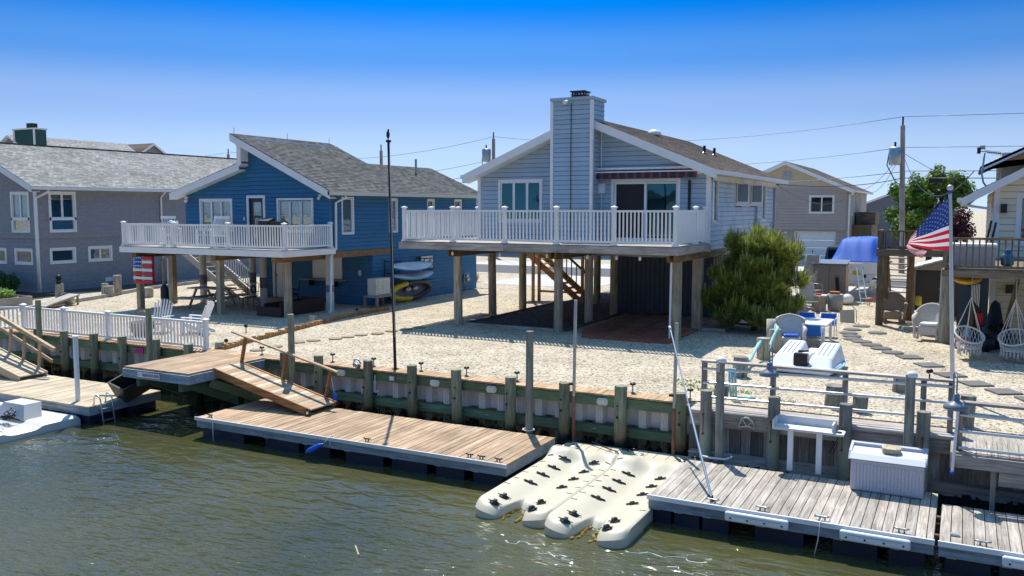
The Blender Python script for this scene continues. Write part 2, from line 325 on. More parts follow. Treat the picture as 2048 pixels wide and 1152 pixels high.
def water_mat():
    m, n, p, N, K = newmat('canal_water')
    g = N('NewGeometry')
    p.inputs['Roughness'].default_value = .025; p.inputs['IOR'].default_value = 1.6; p.inputs['Specular IOR Level'].default_value = .8
    big = N('TexNoise'); big.inputs['Scale'].default_value = .22; big.inputs['Detail'].default_value = 5; K(g.outputs['Position'], big.inputs['Vector'])
    cr = N('ValToRGB'); e = cr.color_ramp.elements; e[0].position = .35; e[0].color = (.052, .058, .026, 1); e[1].position = .68; e[1].color = (.10, .094, .032, 1); K(big.outputs['Fac'], cr.inputs[0])
    K(cr.outputs[0], p.inputs['Base Color'])
    # wind ripples: long gentle swell plus short chop; chop calms in patches and close to the docks
    mp = N('Mapping'); mp.inputs['Rotation'].default_value = (0, 0, R(-22)); mp.inputs['Scale'].default_value = (1, 2.3, 1); K(g.outputs['Position'], mp.inputs[0])
    s1 = N('TexNoise'); s1.inputs['Scale'].default_value = 1.5; s1.inputs['Detail'].default_value = 2; s1.inputs['Distortion'].default_value = .6; K(mp.outputs[0], s1.inputs['Vector'])
    s2 = N('TexNoise'); s2.inputs['Scale'].default_value = 5.0; s2.inputs['Detail'].default_value = 3; s2.inputs['Distortion'].default_value = .4; K(mp.outputs[0], s2.inputs['Vector'])
    sp = N('SeparateXYZ'); K(g.outputs['Position'], sp.inputs[0])
    calm = N('MapRange'); calm.inputs[1].default_value = 12.6; calm.inputs[2].default_value = 8.5; calm.inputs[3].default_value = .06; calm.inputs[4].default_value = 1; calm.interpolation_type = 'SMOOTHSTEP'
    wob = N('TexNoise'); wob.inputs['Scale'].default_value = .5; wob.inputs['Detail'].default_value = 3; K(g.outputs['Position'], wob.inputs['Vector'])
    ad = N('Math'); ad.operation = 'MULTIPLY_ADD'; ad.inputs[1].default_value = 5.0; K(wob.outputs['Fac'], ad.inputs[0]); 
    sb = N('Math'); sb.operation = 'SUBTRACT'; sb.inputs[1].default_value = 2.5; K(sp.outputs[1], sb.inputs[0]); K(sb.outputs[0], ad.inputs[2]); K(ad.outputs[0], calm.inputs[0])
    c2 = N('Math'); c2.operation = 'MULTIPLY'; K(s2.outputs['Fac'], c2.inputs[0]); K(calm.outputs[0], c2.inputs[1])
    b1 = N('Bump'); b1.inputs['Strength'].default_value = 1; b1.inputs['Distance'].default_value = .075; K(s1.outputs['Fac'], b1.inputs['Height'])
    b2 = N('Bump'); b2.inputs['Strength'].default_value = 1; b2.inputs['Distance'].default_value = .05; K(c2.outputs[0], b2.inputs['Height']); K(b1.outputs[0], b2.inputs['Normal'])
    K(b2.outputs[0], p.inputs['Normal'])
    return m
def leaf_mat(name, ca, cb, trans=.25):
    m, n, p, N, K = newmat(name)
    g = N('NewGeometry'); cr = N('ValToRGB'); e = cr.color_ramp.elements
    e[0].color = (*ca, 1); e[1].color = (*cb, 1); K(g.outputs['Random Per Island'], cr.inputs[0])
    K(cr.outputs[0], p.inputs['Base Color']); p.inputs['Roughness'].default_value = .55; p.inputs['Specular IOR Level'].default_value = .3
    t = N('BsdfTranslucent'); K(cr.outputs[0], t.inputs[0]); mx = N('MixShader'); mx.inputs[0].default_value = trans
    K(p.outputs[0], mx.inputs[1]); K(t.outputs[0], mx.inputs[2]); K(mx.outputs[0], n.nodes['Material Output'].inputs[0])
    return m

m_white = M('white_vinyl', (.80, .80, .79), .4, .04, 2, rnd=.02)
m_trim = M('white_trim_paint', (.78, .78, .77), .5, .05, 3)
m_dirtytrim = M('weathered_white_trim', (.70, .66, .58), .6, .12, 4, dirt=((.38, .32, .22), 3, .56))
m_main = M('pale_blue_siding', (.36, .465, .56), .55, .08, 1.2, rnd=.05, dirt=((.30, .37, .43), 1.6, .64), stretch=(1, 1, .35))
m_mainside = M('pale_blue_siding_lit_chalky', (.52, .60, .66), .6, .14, 1.4, rnd=.06, dirt=((.66, .68, .68), 1.8, .58))  # side-wall copy of the paint, lightened for how light falls; chalky blotches are wear
m_blue = M('slate_blue_siding', (.020, .145, .29), .5, .08, 1.5, rnd=.06)
m_gray = M('grey_shake_siding', (.255, .262, .28), .7, .14, 5, stretch=(1, 1, 2))
m_cream = M('cream_siding', (.80, .74, .55), .55, .05, 2, rnd=.03)
m_tan = M('taupe_siding', (.42, .355, .32), .6, .05, 2)
m_tanstone = M('tan_gable', (.52, .44, .32), .7, .08, 4)
m_navy = M('navy_vertical_panel', (.042, .072, .115), .55, .1, 2)
m_core = M('lap_shadow_sheathing', (.03, .035, .045), .8)  # near-black so the open gaps between boards draw the lap shadows
m_dark = M('dark_interior', (.012, .013, .016), .8, .3, 2)
m_black = M('black_metal', (.012, .012, .014), .35, .1, 5, metal=.2)
m_blackpl = M('black_plastic', (.018, .018, .02), .5, .15, 6, bump=.1)
m_navyplast = M('dock_float_plastic', (.006, .014, .036), .45, .2, 4)
m_glass = glass_mat('window_glass', (.80, .86, .87), .8)
m_glasst = glass_mat('teal_window_glass', (.10, .42, .50), 1.7, (.22, .62, .78))
m_screen = M('insect_screen', (.012, .013, .016), .7, .1, 3)
m_blind = M('white_blind', (.62, .63, .62), .6)
m_curtain = M('grey_curtain', (.16, .2, .22), .8)
m_rf_main = shingle_mat('brown_shingles', (.23, .185, .155), (.085, .07, .06))
m_rf_blue = shingle_mat('charcoal_shingles', (.165, .16, .16), (.06, .06, .062))
m_rf_gray = shingle_mat('light_grey_shingles', (.44, .42, .395), (.24, .23, .22))
m_alum = M('aluminium', (.62, .64, .66), .3, .06, 6, metal=.9)
m_galv = M('galvanised_steel', (.42, .44, .46), .42, .15, 5, metal=.8)
m_rust = M('rusty_pipe', (.22, .1, .05), .8, .35, 6, dirt=((.3, .3, .3), 4, .55))
m_rope = M('white_rope', (.68, .66, .6), .85, .15, 30, bump=.4, bs=90)
m_aqua = M('aqua_rope', (.33, .60, .63), .8, .25, 12, bump=.4, bs=70)
m_teal = M('dark_teal_rope', (.03, .22, .27), .8, .25, 12)
W_dock = wood('dock_planks', (.33, .215, .125), (.47, .355, .24), 'y', .22, stain=((.46, .39, .30), .56))
W_grey = wood('weathered_grey_planks', (.30, .26, .215), (.47, .43, .375), 'y', .2)
W_greyx = wood('weathered_grey_timber', (.30, .265, .23), (.48, .43, .38), 'x', .18)
W_greyz = wood('weathered_grey_post', (.22, .19, .16), (.36, .325, .28), 'z', .18)
W_tan = wood('sun_bleached_planks', (.42, .335, .225), (.56, .475, .35), 'y', .14)
W_tanx = wood('sun_bleached_timber', (.36, .255, .145), (.50, .38, .24), 'x', .15)
W_orange = wood('new_orange_timber', (.27, .125, .045), (.43, .235, .10), 'x', .16)
W_orangez = wood('new_orange_post', (.30, .15, .055), (.46, .27, .12), 'z', .16)
W_brown = wood('brown_beam', (.17, .10, .045), (.27, .175, .095), 'x', .2)
W_browny = wood('brown_beam_inland', (.17, .10, .045), (.27, .175, .095), 'y', .2)
W_green = wood('treated_green_timber', (.105, .155, .085), (.175, .235, .14), 'x', .15)
W_greeny = wood('treated_green_brace', (.105, .155, .085), (.175, .235, .14), 'y', .15)
W_red = wood('red_brown_stain', (.23, .075, .042), (.36, .14, .085), 'y', .15)
W_redold = wood('worn_brown_stain', (.22, .12, .08), (.36, .24, .175), 'y', .2)
W_cap = wood('cap_boards', (.38, .235, .125), (.56, .42, .28), 'y', .2)
W_post = wood('deck_post', (.27, .22, .15), (.44, .38, .285), 'z', .2)
W_dkz = wood('brown_deck_post', (.12, .085, .05), (.22, .165, .11), 'z', .2)
W_dkx = wood('brown_deck_timber', (.13, .10, .07), (.24, .20, .15), 'x', .2)
P_green = pile_mat('green_pile', (.225, .235, .15), (.25, .185, .085), -.75)
P_grey = pile_mat('grey_green_pile', (.24, .24, .20), (.28, .29, .22), -.6)
P_dry = pile_mat('dry_pile', (.42, .36, .265), (.38, .33, .24), -2, zd=-3)
# ============================================================= setting
m_shell = gravel_mat('crushed_shell', (.54, .455, .33), (.71, .63, .50), (.20, .15, .095), 24)
m_stone = gravel_mat('dark_landscape_stone', (.10, .088, .08), (.19, .165, .15), (.03, .03, .03), 20)
m_asph = M('asphalt', (.10, .10, .105), .9, .15, 3, bump=.3, bs=120)
m_conc = M('concrete', (.50, .48, .44), .85, .1, 2, bump=.1, bs=90)
m_soil = M('mulch', (.05, .03, .02), .95, .3, 9, bump=.6, bs=50)
def struct(o): o['kind'] = 'structure'; return o
def slab(name, poly, z0, z1, mat): return struct(G().prism([(x, y, z0) for x, y in poly], (0, 0, z1-z0)).o(name, None, mat))
slab('ground', [(-900, 16.42), (900, 16.42), (900, 2500), (-900, 2500)], -3, 0, m_shell)
g = G(); g.add([(-900, -700, -1.2), (900, -700, -1.2), (900, 16.4, -1.2), (-900, 16.4, -1.2)], [(0, 1, 2, 3)]); struct(g.o('canal_water', None, water_mat()))
slab('road', [(-400, 44.5), (400, 44.5), (400, 50.5), (-400, 50.5)], -.05, .006, m_asph)
slab('driveway', [(-21.5, 37.6), (-15.5, 37.6), (-15.5, 44.4), (-21.5, 44.4)], -.05, .008, m_conc)
slab('driveway', [(-12.3, 50.6), (-6.5, 50.6), (-6.5, 62), (-12.3, 62)], -.05, .008, m_conc)
slab('driveway', [(-6.7, 38.4), (-2.4, 38.4), (-2.4, 44.4), (-6.7, 44.4)], -.05, .008, m_conc)
slab('driveway', [(-30, 50.6), (-14.5, 50.6), (-14.5, 55), (-30, 55)], -.05, .008, m_conc)
slab('stone_bed', [(-14.25, 24.0), (-10.75, 24.0), (-10.75, 36.5), (-14.25, 36.5)], -.05, .012, m_stone)
slab('mulch_bed', [(-36.45, 23.5), (-34.0, 26.8), (-34.2, 31.2), (-36.45, 31.2)], -.05, .012, m_stone)
slab('mulch_bed', [(-39, 20.5), (-33.6, 20.9), (-34.4, 24.1), (-39, 24.1)], -.05, .014, m_soil)

# ============================================================= house tools
def PL(kind, c):
    """a wall plane: maps (u, z, d) with d pointing outwards"""
    return {'S': lambda u, z, d=0: V((u, c-d, z)), 'E': lambda u, z, d=0: V((c+d, u, z)), 'W': lambda u, z, d=0: V((c-d, u, z)), 'N': lambda u, z, d=0: V((u, c+d, z))}[kind]
def pb(name, par, mat, pl, u0, u1, z0, z1, d0, d1):
    a, b = pl(u0, z0, d0), pl(u1, z1, d1)
    return B(name, par, mat, min(a.x, b.x), max(a.x, b.x), min(a.y, b.y), max(a.y, b.y), z0, z1)
def gb(g, pl, u0, u1, z0, z1, d0, d1, mi=0):
    a, b = pl(u0, z0, d0), pl(u1, z1, d1)
    return g.box(min(a.x, b.x), max(a.x, b.x), min(a.y, b.y), max(a.y, b.y), z0, z1, mi)
def urange(poly, z):
    xs = []; n = len(poly)
    for i in range(n):
        (u0, z0), (u1, z1) = poly[i], poly[(i+1) % n]
        if (z0-z)*(z1-z) <= 0 and z0 != z1: xs.append(u0+(u1-u0)*(z-z0)/(z1-z0))
    return (min(xs), max(xs)) if len(xs) > 1 else None
def cut(a, b, ops):
    seg = [(a, b)]
    for (o0, o1) in ops:
        ns = []
        for s0, s1 in seg:
            if o1 <= s0 or o0 >= s1: ns.append((s0, s1)); continue
            if o0 > s0: ns.append((s0, o0))
            if o1 < s1: ns.append((o1, s1))
        seg = ns
    return [s for s in seg if s[1]-s[0] > .02]
def wall(par, mat, pl, poly, ops, expo=.15, depth=.03, gap=.011, single=True, name='wall', board='siding_board', thick=.12):
    """sheathing with real openings, faced with lapped boards (each its own object when single)"""
    z0 = min(p[1] for p in poly); z1 = max(p[1] for p in poly); e = 1e-4
    zs = sorted({z0, z1, *[p[1] for p in poly], *[o[2] for o in ops if z0 < o[2] < z1], *[o[3] for o in ops if z0 < o[3] < z1]})
    g = G()
    for a, b in zip(zs, zs[1:]):
        ra, rb = urange(poly, a+e), urange(poly, b-e)
        if not ra or not rb: continue
        here = [(o[0], o[1]) for o in ops if o[2] < b-e and o[3] > a+e]
        for s0, s1 in cut(min(ra[0], rb[0]), max(ra[1], rb[1]), here):
            q = [(max(s0, ra[0]), a), (min(s1, ra[1]), a), (min(s1, rb[1]), b), (max(s0, rb[0]), b)]
            f = [pl(u, z, 0) for u, z in q]; k = [pl(u, z, -thick) for u, z in q]
            g.add(f+k, [(0, 1, 2, 3), (7, 6, 5, 4), (0, 4, 5, 1), (1, 5, 6, 2), (2, 6, 7, 3), (3, 7, 4, 0)])
    wo = g.o(name, par, m_core if single else mat)
    n = max(1, round((z1-z0)/expo)); h = (z1-z0)/n; gj = G()
    for i in range(n):
        a, b = z0+i*h, z0+(i+1)*h
        ra, rb = urange(poly, a+e), urange(poly, b-e)
        if not ra or not rb: continue
        here = [(o[0], o[1]) for o in ops if min(o[3], b)-max(o[2], a) > .3*h]
        segs = []
        for s0, s1 in cut(min(ra[0], rb[0]), max(ra[1], rb[1]), here):     # long runs are butt-jointed
            if single and s1-s0 > 3.2: k = s0+(s1-s0)*rng.uniform(.25, .75); segs += [(s0, k-.003), (k+.003, s1)]
            else: segs.append((s0, s1))
        for s0, s1 in segs:
            q = [max(s0, ra[0]), min(s1, ra[1]), min(s1, rb[1]), max(s0, rb[0])]
            if q[1]-q[0] < .01 and q[2]-q[3] < .01: continue
            if single and abs(q[0]-q[3]) < 1e-3 and abs(q[1]-q[2]) < 1e-3:
                x = (pl(q[1], a)-pl(q[0], a)).normalized(); y = (pl(0, 0, 1)-pl(0, 0, 0)); m = Mx((x, y, V((0, 0, 1)))).transposed().to_4x4()
                m.translation = pl((q[0]+q[1])/2, (a+b)/2, .001)
                link(bpy.data.objects.new(board, unit('clap', mat)), wo, m @ Mx.Diagonal((q[1]-q[0], depth, h-gap, 1)))
            else:
                gg = G() if single else gj
                a_ = a+gap; f = [pl(q[0], a_, .001), pl(q[1], a_, .001), pl(q[2], b, .001), pl(q[3], b, .001), pl(q[0], a_, depth), pl(q[1], a_, depth), pl(q[2], b, depth*.3), pl(q[3], b, depth*.3)]
                gg.add(f, [(0, 3, 2, 1), (4, 5, 6, 7), (0, 1, 5, 4), (2, 3, 7, 6), (0, 4, 7, 3), (1, 2, 6, 5)])
                if single: gg.o(board, wo, mat)
    if not single and gj.v: tag(gj.o('siding', wo, mat), kind='stuff')
    return wo
def window(par, pl, u0, u1, z0, z1, cols=1, rows=(), fill='dark', casing=.08, glass=None, proud=.045, mat=None, bars=None, name='window'):
    """casing, sash bars and panes set into the opening, a room or blinds behind"""
    mat = mat or m_trim; glass = glass or m_glass
    w_ = G()
    gb(w_, pl, u0-casing, u0, z0-casing, z1+casing, -.06, proud); gb(w_, pl, u1, u1+casing, z0-casing, z1+casing, -.06, proud)
    gb(w_, pl, u0, u1, z1, z1+casing, -.06, proud-.003); gb(w_, pl, u0, u1, z0-casing, z0, -.06, proud+.01)
    wo = w_.o(name, par, mat)
    b = .045; edges = [u0+(u1-u0)*i/cols for i in range(cols+1)]; zz = [z0]+[z0+(z1-z0)*r for r in rows]+[z1]
    for i in range(cols):
        for j in range(len(zz)-1):
            a0, a1, c0, c1 = edges[i], edges[i+1], zz[j], zz[j+1]
            s = G(); gb(s, pl, a0+.002, a0+b, c0+.002, c1-.002, -.05, .012); gb(s, pl, a1-b, a1-.002, c0+.002, c1-.002, -.05, .012)
            gb(s, pl, a0+b, a1-b, c0+.002, c0+b, -.05, .012); gb(s, pl, a0+b, a1-b, c1-b, c1-.002, -.05, .012)
            s.o('sash', wo, mat)
            pb('pane', wo, glass, pl, a0+b, a1-b, c0+b, c1-b, -.024, -.018)
    if fill == 'blind':
        g = G(); k = int((z1-z0)/.055)
        for i in range(k):
            zc = z0+(i+.5)*(z1-z0)/k; gb(g, pl, u0+.05, u1-.05, zc-.019, zc+.019, -.10, -.085)
        gb(g, pl, u0+.01, u1-.01, z0, z1, -.2, -.19, 1); g.o('blind', wo, m_blind, m_dark)
    elif fill == 'slat':
        g = G(); k = max(2, int((u1-u0)/.09))
        for i in range(k):
            uc = u0+(i+.5)*(u1-u0)/k; gb(g, pl, uc-.03, uc+.03, z0, z1, -.13, -.11)
        gb(g, pl, u0+.01, u1-.01, z0, z1, -.2, -.19, 1); g.o('blind', wo, m_curtain, m_dark)
    else:
        g = G(); D = -.9
        for a in ((u0-.3, u1+.3, z0-.3, z1+.3, D-.02, D),): gb(g, pl, *a)
        gb(g, pl, u0-.32, u0-.3, z0-.3, z1+.3, D, -.13); gb(g, pl, u1+.3, u1+.32, z0-.3, z1+.3, D, -.13)
        gb(g, pl, u0-.3, u1+.3, z1+.3, z1+.32, D, -.13); gb(g, pl, u0-.3, u1+.3, z0-.32, z0-.3, D, -.13)
        g.o('room', wo, m_dark)
    return wo
def slope(g, e0, e1, r0, r1, expo=.145, thick=.07, mi=0):
    """shingled roof plane between an eave e0-e1 and a ridge r0-r1, laid in stepped courses"""
    e0, e1, r0, r1 = V(e0), V(e1), V(r0), V(r1); n = max(2, round(((r0-e0).length+(r1-e1).length)/2/expo))
    nn = (e1-e0).cross(r0-e0).normalized(); nn = nn if nn.z > 0 else -nn
    for i in range(n):
        a, b = i/n, (i+1)/n
        p = [e0.lerp(r0, a), e1.lerp(r1, a), e1.lerp(r1, b), e0.lerp(r0, b)]
        q = [p[0]+nn*.016, p[1]+nn*.016, p[2]+nn*.003, p[3]+nn*.003]
        g.add([*p, *q], [(4, 5, 6, 7), (0, 1, 5, 4), (3, 7, 6, 2), (0, 4, 7, 3), (1, 2, 6, 5)], mi)
    u = [e0, e1, r1, r0]; g.add([*u, *[p-nn*thick for p in u]], [(7, 6, 5, 4), (0, 1, 5, 4), (1, 2, 6, 5), (2, 3, 7, 6), (3, 0, 4, 7)], mi)
def railing(par, p0, p1, posts, h=1.0, ph=1.08, mat=None, sp=.115, bw=.036, zb=.09, pw=.105, cap=True, top=(.09, .055), first=True, base=True, gaps=True):
    """posts with caps, top and bottom rail, balusters one by one; posts are distances along the run"""
    mat = mat or m_white; p0, p1 = V(p0), V(p1); d = (p1-p0); l = d.length; d.normalize()
    at = lambda t, z=0: p0+d*t+V((0, 0, z))
    for i, t in enumerate(posts):
        if i == 0 and not first: continue
        a = at(t); po = B('post', par, mat, a.x-pw/2, a.x+pw/2, a.y-pw/2, a.y+pw/2, a.z, a.z+ph-.06)
        if cap:
            c = pw*.5+.028
            G().box(a.x-c, a.x+c, a.y-c, a.y+c, a.z+ph-.06, a.z+ph-.035).add([(a.x-c, a.y-c, a.z+ph-.035), (a.x+c, a.y-c, a.z+ph-.035), (a.x+c, a.y+c, a.z+ph-.035), (a.x-c, a.y+c, a.z+ph-.035), (a.x, a.y, a.z+ph)], [(0, 1, 4), (1, 2, 4), (2, 3, 4), (3, 0, 4)]).o('post_cap', po, mat)
            if base: B('post_skirt', po, mat, a.x-c, a.x+c, a.y-c, a.y+c, a.z+.001, a.z+.045)
    for t0, t1 in zip(posts, posts[1:]):
        L('top_rail', par, mat, at(t0+pw/2, h-top[1]/2), at(t1-pw/2, h-top[1]/2), top[0], top[1])
        L('bottom_rail', par, mat, at(t0+pw/2, zb), at(t1-pw/2, zb), .05, .06)
        n = max(1, round((t1-t0-pw)/sp))
        for k in range(1, n):
            a = at(t0+pw/2+(t1-t0-pw)*k/n)
            B('baluster', par, mat, a.x-bw/2, a.x+bw/2, a.y-bw/2, a.y+bw/2, a.z+zb+.03, a.z+h-top[1])

# ============================================================= the pale blue house (centre)
H = T('beach_house', 'pale blue raised house on timber piles with tall chimney and white railed deck', 'house', (-11.1, 31.7, 0))
S, E, Wp = PL('S', 26.5), PL('E', -7.1), PL('W', -15.08)
zr = lambda u: 6.62-abs(u+11.1)*.415          # underside of the rakes
mo = [(-14.29, -12.76, 3.35, 4.66), (-10.12, -8.0, 2.72, 4.6)]
wall(H, m_main, S, [(-15.08, 2.42), (-7.1, 2.42), (-7.1, zr(-7.1)), (-11.1, 6.62), (-15.08, zr(-15.08))], mo)
window(H, S, *mo[0], cols=3, fill='dark', glass=m_glasst)
# sliding door: open screened left half, glazed right half
sd_ = G(); u0, u1, z0, z1 = mo[1]
gb(sd_, S, u0-.09, u0, z0-.06, z1+.09, -.06, .05); gb(sd_, S, u1, u1+.09, z0-.06, z1+.09, -.06, .05); gb(sd_, S, u0, u1, z1, z1+.09, -.06, .047); gb(sd_, S, u0, u1, z0-.06, z0, -.06, .06)
sdo = sd_.o('sliding_door', H, m_trim)
um = (u0+u1)/2
for a0, a1, gl, dd in ((u0+.004, um+.03, m_screen, .0), (um-.03, u1-.004, m_glasst, -.045)):
    s = G(); gb(s, S, a0, a0+.07, z0, z1-.004, dd-.035, dd); gb(s, S, a1-.07, a1, z0, z1-.004, dd-.035, dd); gb(s, S, a0+.07, a1-.07, z0, z0+.09, dd-.035, dd); gb(s, S, a0+.07, a1-.07, z1-.07, z1-.004, dd-.035, dd)
    s.o('door_leaf', sdo, m_trim); pb('screen' if gl is m_screen else 'pane', sdo, gl, S, a0+.07, a1-.07, z0+.09, z1-.07, dd-.02, dd-.014)
g = G(); gb(g, S, u0-.5, u1+.5, z0-.1, z1+.2, -1.6, -1.58); gb(g, S, u0-.5, u0-.48, z0-.1, z1+.2, -1.58, -.13); gb(g, S, u1+.48, u1+.5, z0-.1, z1+.2, -1.58, -.13); gb(g, S, u0-.5, u1+.5, z0-.1, z0-.08, -1.58, -.13); gb(g, S, u0-.5, u1+.5, z1+.2, z1+.22, -1.58, -.13); g.o('room', sdo, m_dark)
pb('corner_board', H, m_trim, S, -15.2, -15.081, 2.42, 4.9, -.06, .03); pb('corner_board', H, m_trim, S, -7.1, -6.97, 2.42, 4.9, -.1, .035)
pb('light_box', H, m_trim, S, -10.65, -10.42, 4.24, 4.56, .02, .07)
pb('wall_bracket', H, m_black, S, -7.66, -7.58, 3.5, 4.62, .02, .06)
Cy('conduit', H, m_trim, S(-10.55, 4.7, .05), S(-10.55, 6.45, .05), .018, 8); Cy('conduit', H, m_trim, S(-10.55, 2.7, .04), S(-10.55, 4.2, .04), .012, 8)
eo = [(27.2, 27.82, 3.33, 4.75), (30.2, 31.3, 3.9, 4.7), (32.5, 33.55, 3.9, 4.7), (34.75, 35.35, 3.3, 4.68)]
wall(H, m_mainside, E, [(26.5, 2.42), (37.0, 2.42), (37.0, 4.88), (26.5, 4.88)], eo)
window(H, E, *eo[0], fill='blind', casing=.06); window(H, E, *eo[3], fill='dark', casing=.06)
for o in eo[1:3]:
    wo = window(H, E, *o, fill='dark', casing=.06)
    a = E(o[0]+.06, o[2]+.02, .05); ang = R(28); dv = V((math.sin(ang), math.cos(ang), 0))*.62
    G().prism([a, a+dv, a+dv+V((0, 0, .74)), a+V((0, 0, .74))], (dv.y*.03, -dv.x*.03, 0)).o('open_casement', wo, m_trim); G().prism([a+dv*.1+V((.02, -.02, .07)), a+dv*.9+V((.02, -.02, .07)), a+dv*.9+V((.02, -.02, .67)), a+dv*.1+V((.02, -.02, .67))], (.012, -.01, 0)).o('casement_pane', wo, m_curtain)
Cy('service_mast', H, m_galv, E(33.42, 2.5, .09), E(33.42, 3.85, .09), .045, 8); pb('meter', H, m_galv, E, 33.3, 33.54, 3.0, 3.3, .03, .16)
pb('corner_pipe', H, m_galv, E, 36.9, 37.0, 2.4, 4.8, .03, .11)
wall(H, m_main, Wp, [(26.5, 2.42), (37.0, 2.42), (37.0, 4.88), (26.5, 4.88)], [], .3, single=False)
wall(H, m_main, PL('N', 37.0), [(-15.08, 2.42), (-7.1, 2.42), (-7.1, 4.9), (-11.1, 6.55), (-15.08, 4.9)], [], .3, single=False)
B('floor_frame', H, W_greyx, -15.0, -7.16, 26.56, 36.9, 2.2, 2.418)
# roof
g = G(); rz = 6.74
slope(g, (-6.68, 26.0, 4.9), (-6.68, 37.4, 4.9), (-11.1, 26.0, rz), (-11.1, 38.1, rz)); slope(g, (-15.5, 26.0, 4.9), (-15.5, 37.4, 4.9), (-11.1, 26.0, rz), (-11.1, 38.1, rz))
ro = g.o('roof', H, m_rf_main)
for s in (-1, 1):
    e = V((-11.1+s*4.44, 25.985, 4.80)); t = V((-11.1, 25.985, 6.645)); g = G()
    g.prism([e+V((0, 0, -.16)), t+V((0, 0, -.16)), t+V((0, 0, .10)), e+V((0, 0, .10))], (0, .03, 0)); g.o('rake_board', ro, m_trim)
    G().prism([e+V((0, .04, -.17)), t+V((0, .04, -.17)), t+V((0, .04, -.15)), e+V((0, .04, -.15))], (0, .49, 0)).o('soffit', ro, m_trim)
G().box(-6.75, -6.57, 25.98, 37.4, 4.78, 4.90).o('gutter', ro, m_trim); G().box(-15.62, -15.46, 25.98, 37.4, 4.78, 4.90).o('gutter', ro, m_trim)
B('soffit', ro, m_dirtytrim, -7.07, -6.76, 26.55, 37.3, 4.80, 4.83); B('fascia_patch', ro, m_dirtytrim, -7.04, -6.98, 27, 36.8, 4.62, 4.79)
G().lathe([(.28, 0), (.26, .1), (.16, .2), (.001, .23)], (-10.55, 31.8, 6.50), 14).o('skylight_dome', ro, m_white)
for y in (32.82, 34.3):
    po = Cy('vent_pipe', ro, m_black, (-8.9, y, 5.75), (-8.9, y, 6.13), .055, 10); Cy('flashing', po, m_alum, (-8.9, y, 5.83), (-8.9, y, 5.89), .13, 10, .6)
# chimney chase
c0, c1, cy0, cy1 = -12.03, -10.64, 25.82, 26.48
ch = B('chimney', H, m_core, c0+.02, c1-.02, cy0+.02, 26.9, 2.42, 7.2)
nrow = 32
for pl, a, b in ((PL('S', cy0), c0, c1), (PL('E', c1), cy0, 26.9), (PL('W', c0), cy0, 26.9)):
    for i in range(nrow):
        z = 2.42+i*4.78/nrow; x = (pl(b, 0)-pl(a, 0)).normalized(); y = pl(0, 0, 1)-pl(0, 0, 0); m = Mx((x, y, V((0, 0, 1)))).transposed().to_4x4(); m.translation = pl((a+b)/2, z+4.78/nrow/2, -.018)
        link(bpy.data.objects.new('siding_board', unit('clap', m_main)), ch, m @ Mx.Diagonal((b-a-.02, .03, 4.78/nrow-.011, 1)))
for x in (c0, c1): B('corner_board', ch, m_main if 0 else m_trim, x-.05, x+.05, cy0-.03, cy0+.06, 2.42, 7.19)
B('chase_top', ch, m_main, c0-.05, c1+.05, cy0-.05, 26.95, 7.2, 7.30)
B('flue_base', ch, m_black, -11.5, -11.02, 26.1, 26.58, 7.3, 7.36)
g = G()
for i in range(5):
    for a in ((-11.46+.1*i, 26.13), (-11.46+.1*i, 26.55)): g.box(a[0], a[0]+.02, a[1]-.01, a[1]+.01, 7.36, 7.5)
    for a in ((-11.47, 26.14+.1*i), (-11.05, 26.14+.1*i)): g.box(a[0]-.01, a[0]+.01, a[1]-.01, a[1]+.01, 7.36, 7.5)
g.box(-11.52, -11.0, 26.08, 26.6, 7.5, 7.54); g.box(-11.5, -11.02, 26.1, 26.58, 7.40, 7.42); g.o('spark_arrestor', ch, m_black)
fl = B('floodlight', ch, m_alum, -11.62, -11.52, cy0-.12, cy0-.06, 7.14, 7.24); Cy('lamp', fl, m_trim, (-11.50, cy0-.2, 7.12), (-11.46, cy0-.09, 7.16), .06, 10)
G().tube([(-11.34, cy0-.03, 7.12), (-11.35, cy0-.028, 5.5), (-11.34, cy0-.028, 4.0), (-11.36, cy0-.03, 2.7)], .012, 6).o('cable', ch, m_black)
# retracted awning
aw = B('awning', H, m_trim, -10.7, -7.32, 26.3, 26.47, 4.98, 5.05)
m_awnA = M('awning_maroon', (.20, .05, .06), .85); m_awnB = M('awning_navy', (.035, .035, .055), .85)
n = 36
for k in range(n):
    a = -10.68+k*3.34/n; b = a+3.34/n; mt = m_awnA if k % 3 == 2 else m_awnB
    g = G(); zb = 4.70+(.03 if k % 2 else 0)
    g.add([(a, 26.24, 4.90), (b, 26.24, 4.90), (b, 26.23, 4.70+.03*(1-k % 2)), (a, 26.23, 4.70+.03*(k % 2))], [(0, 1, 2, 3)]); g.add([(a, 26.25, 4.9), (b, 26.25, 4.9), (b, 26.24, 4.7), (a, 26.24, 4.7)], [(3, 2, 1, 0)])
    g.box(a, b, 26.30, 26.42, 4.90, 4.975); g.o('valance_strip', aw, mt)
B('front_bar', aw, m_trim, -10.7, -7.32, 26.2, 26.28, 4.89, 4.93); B('bracket', aw, m_trim, -7.35, -7.24, 26.3, 26.47, 4.80, 5.0)
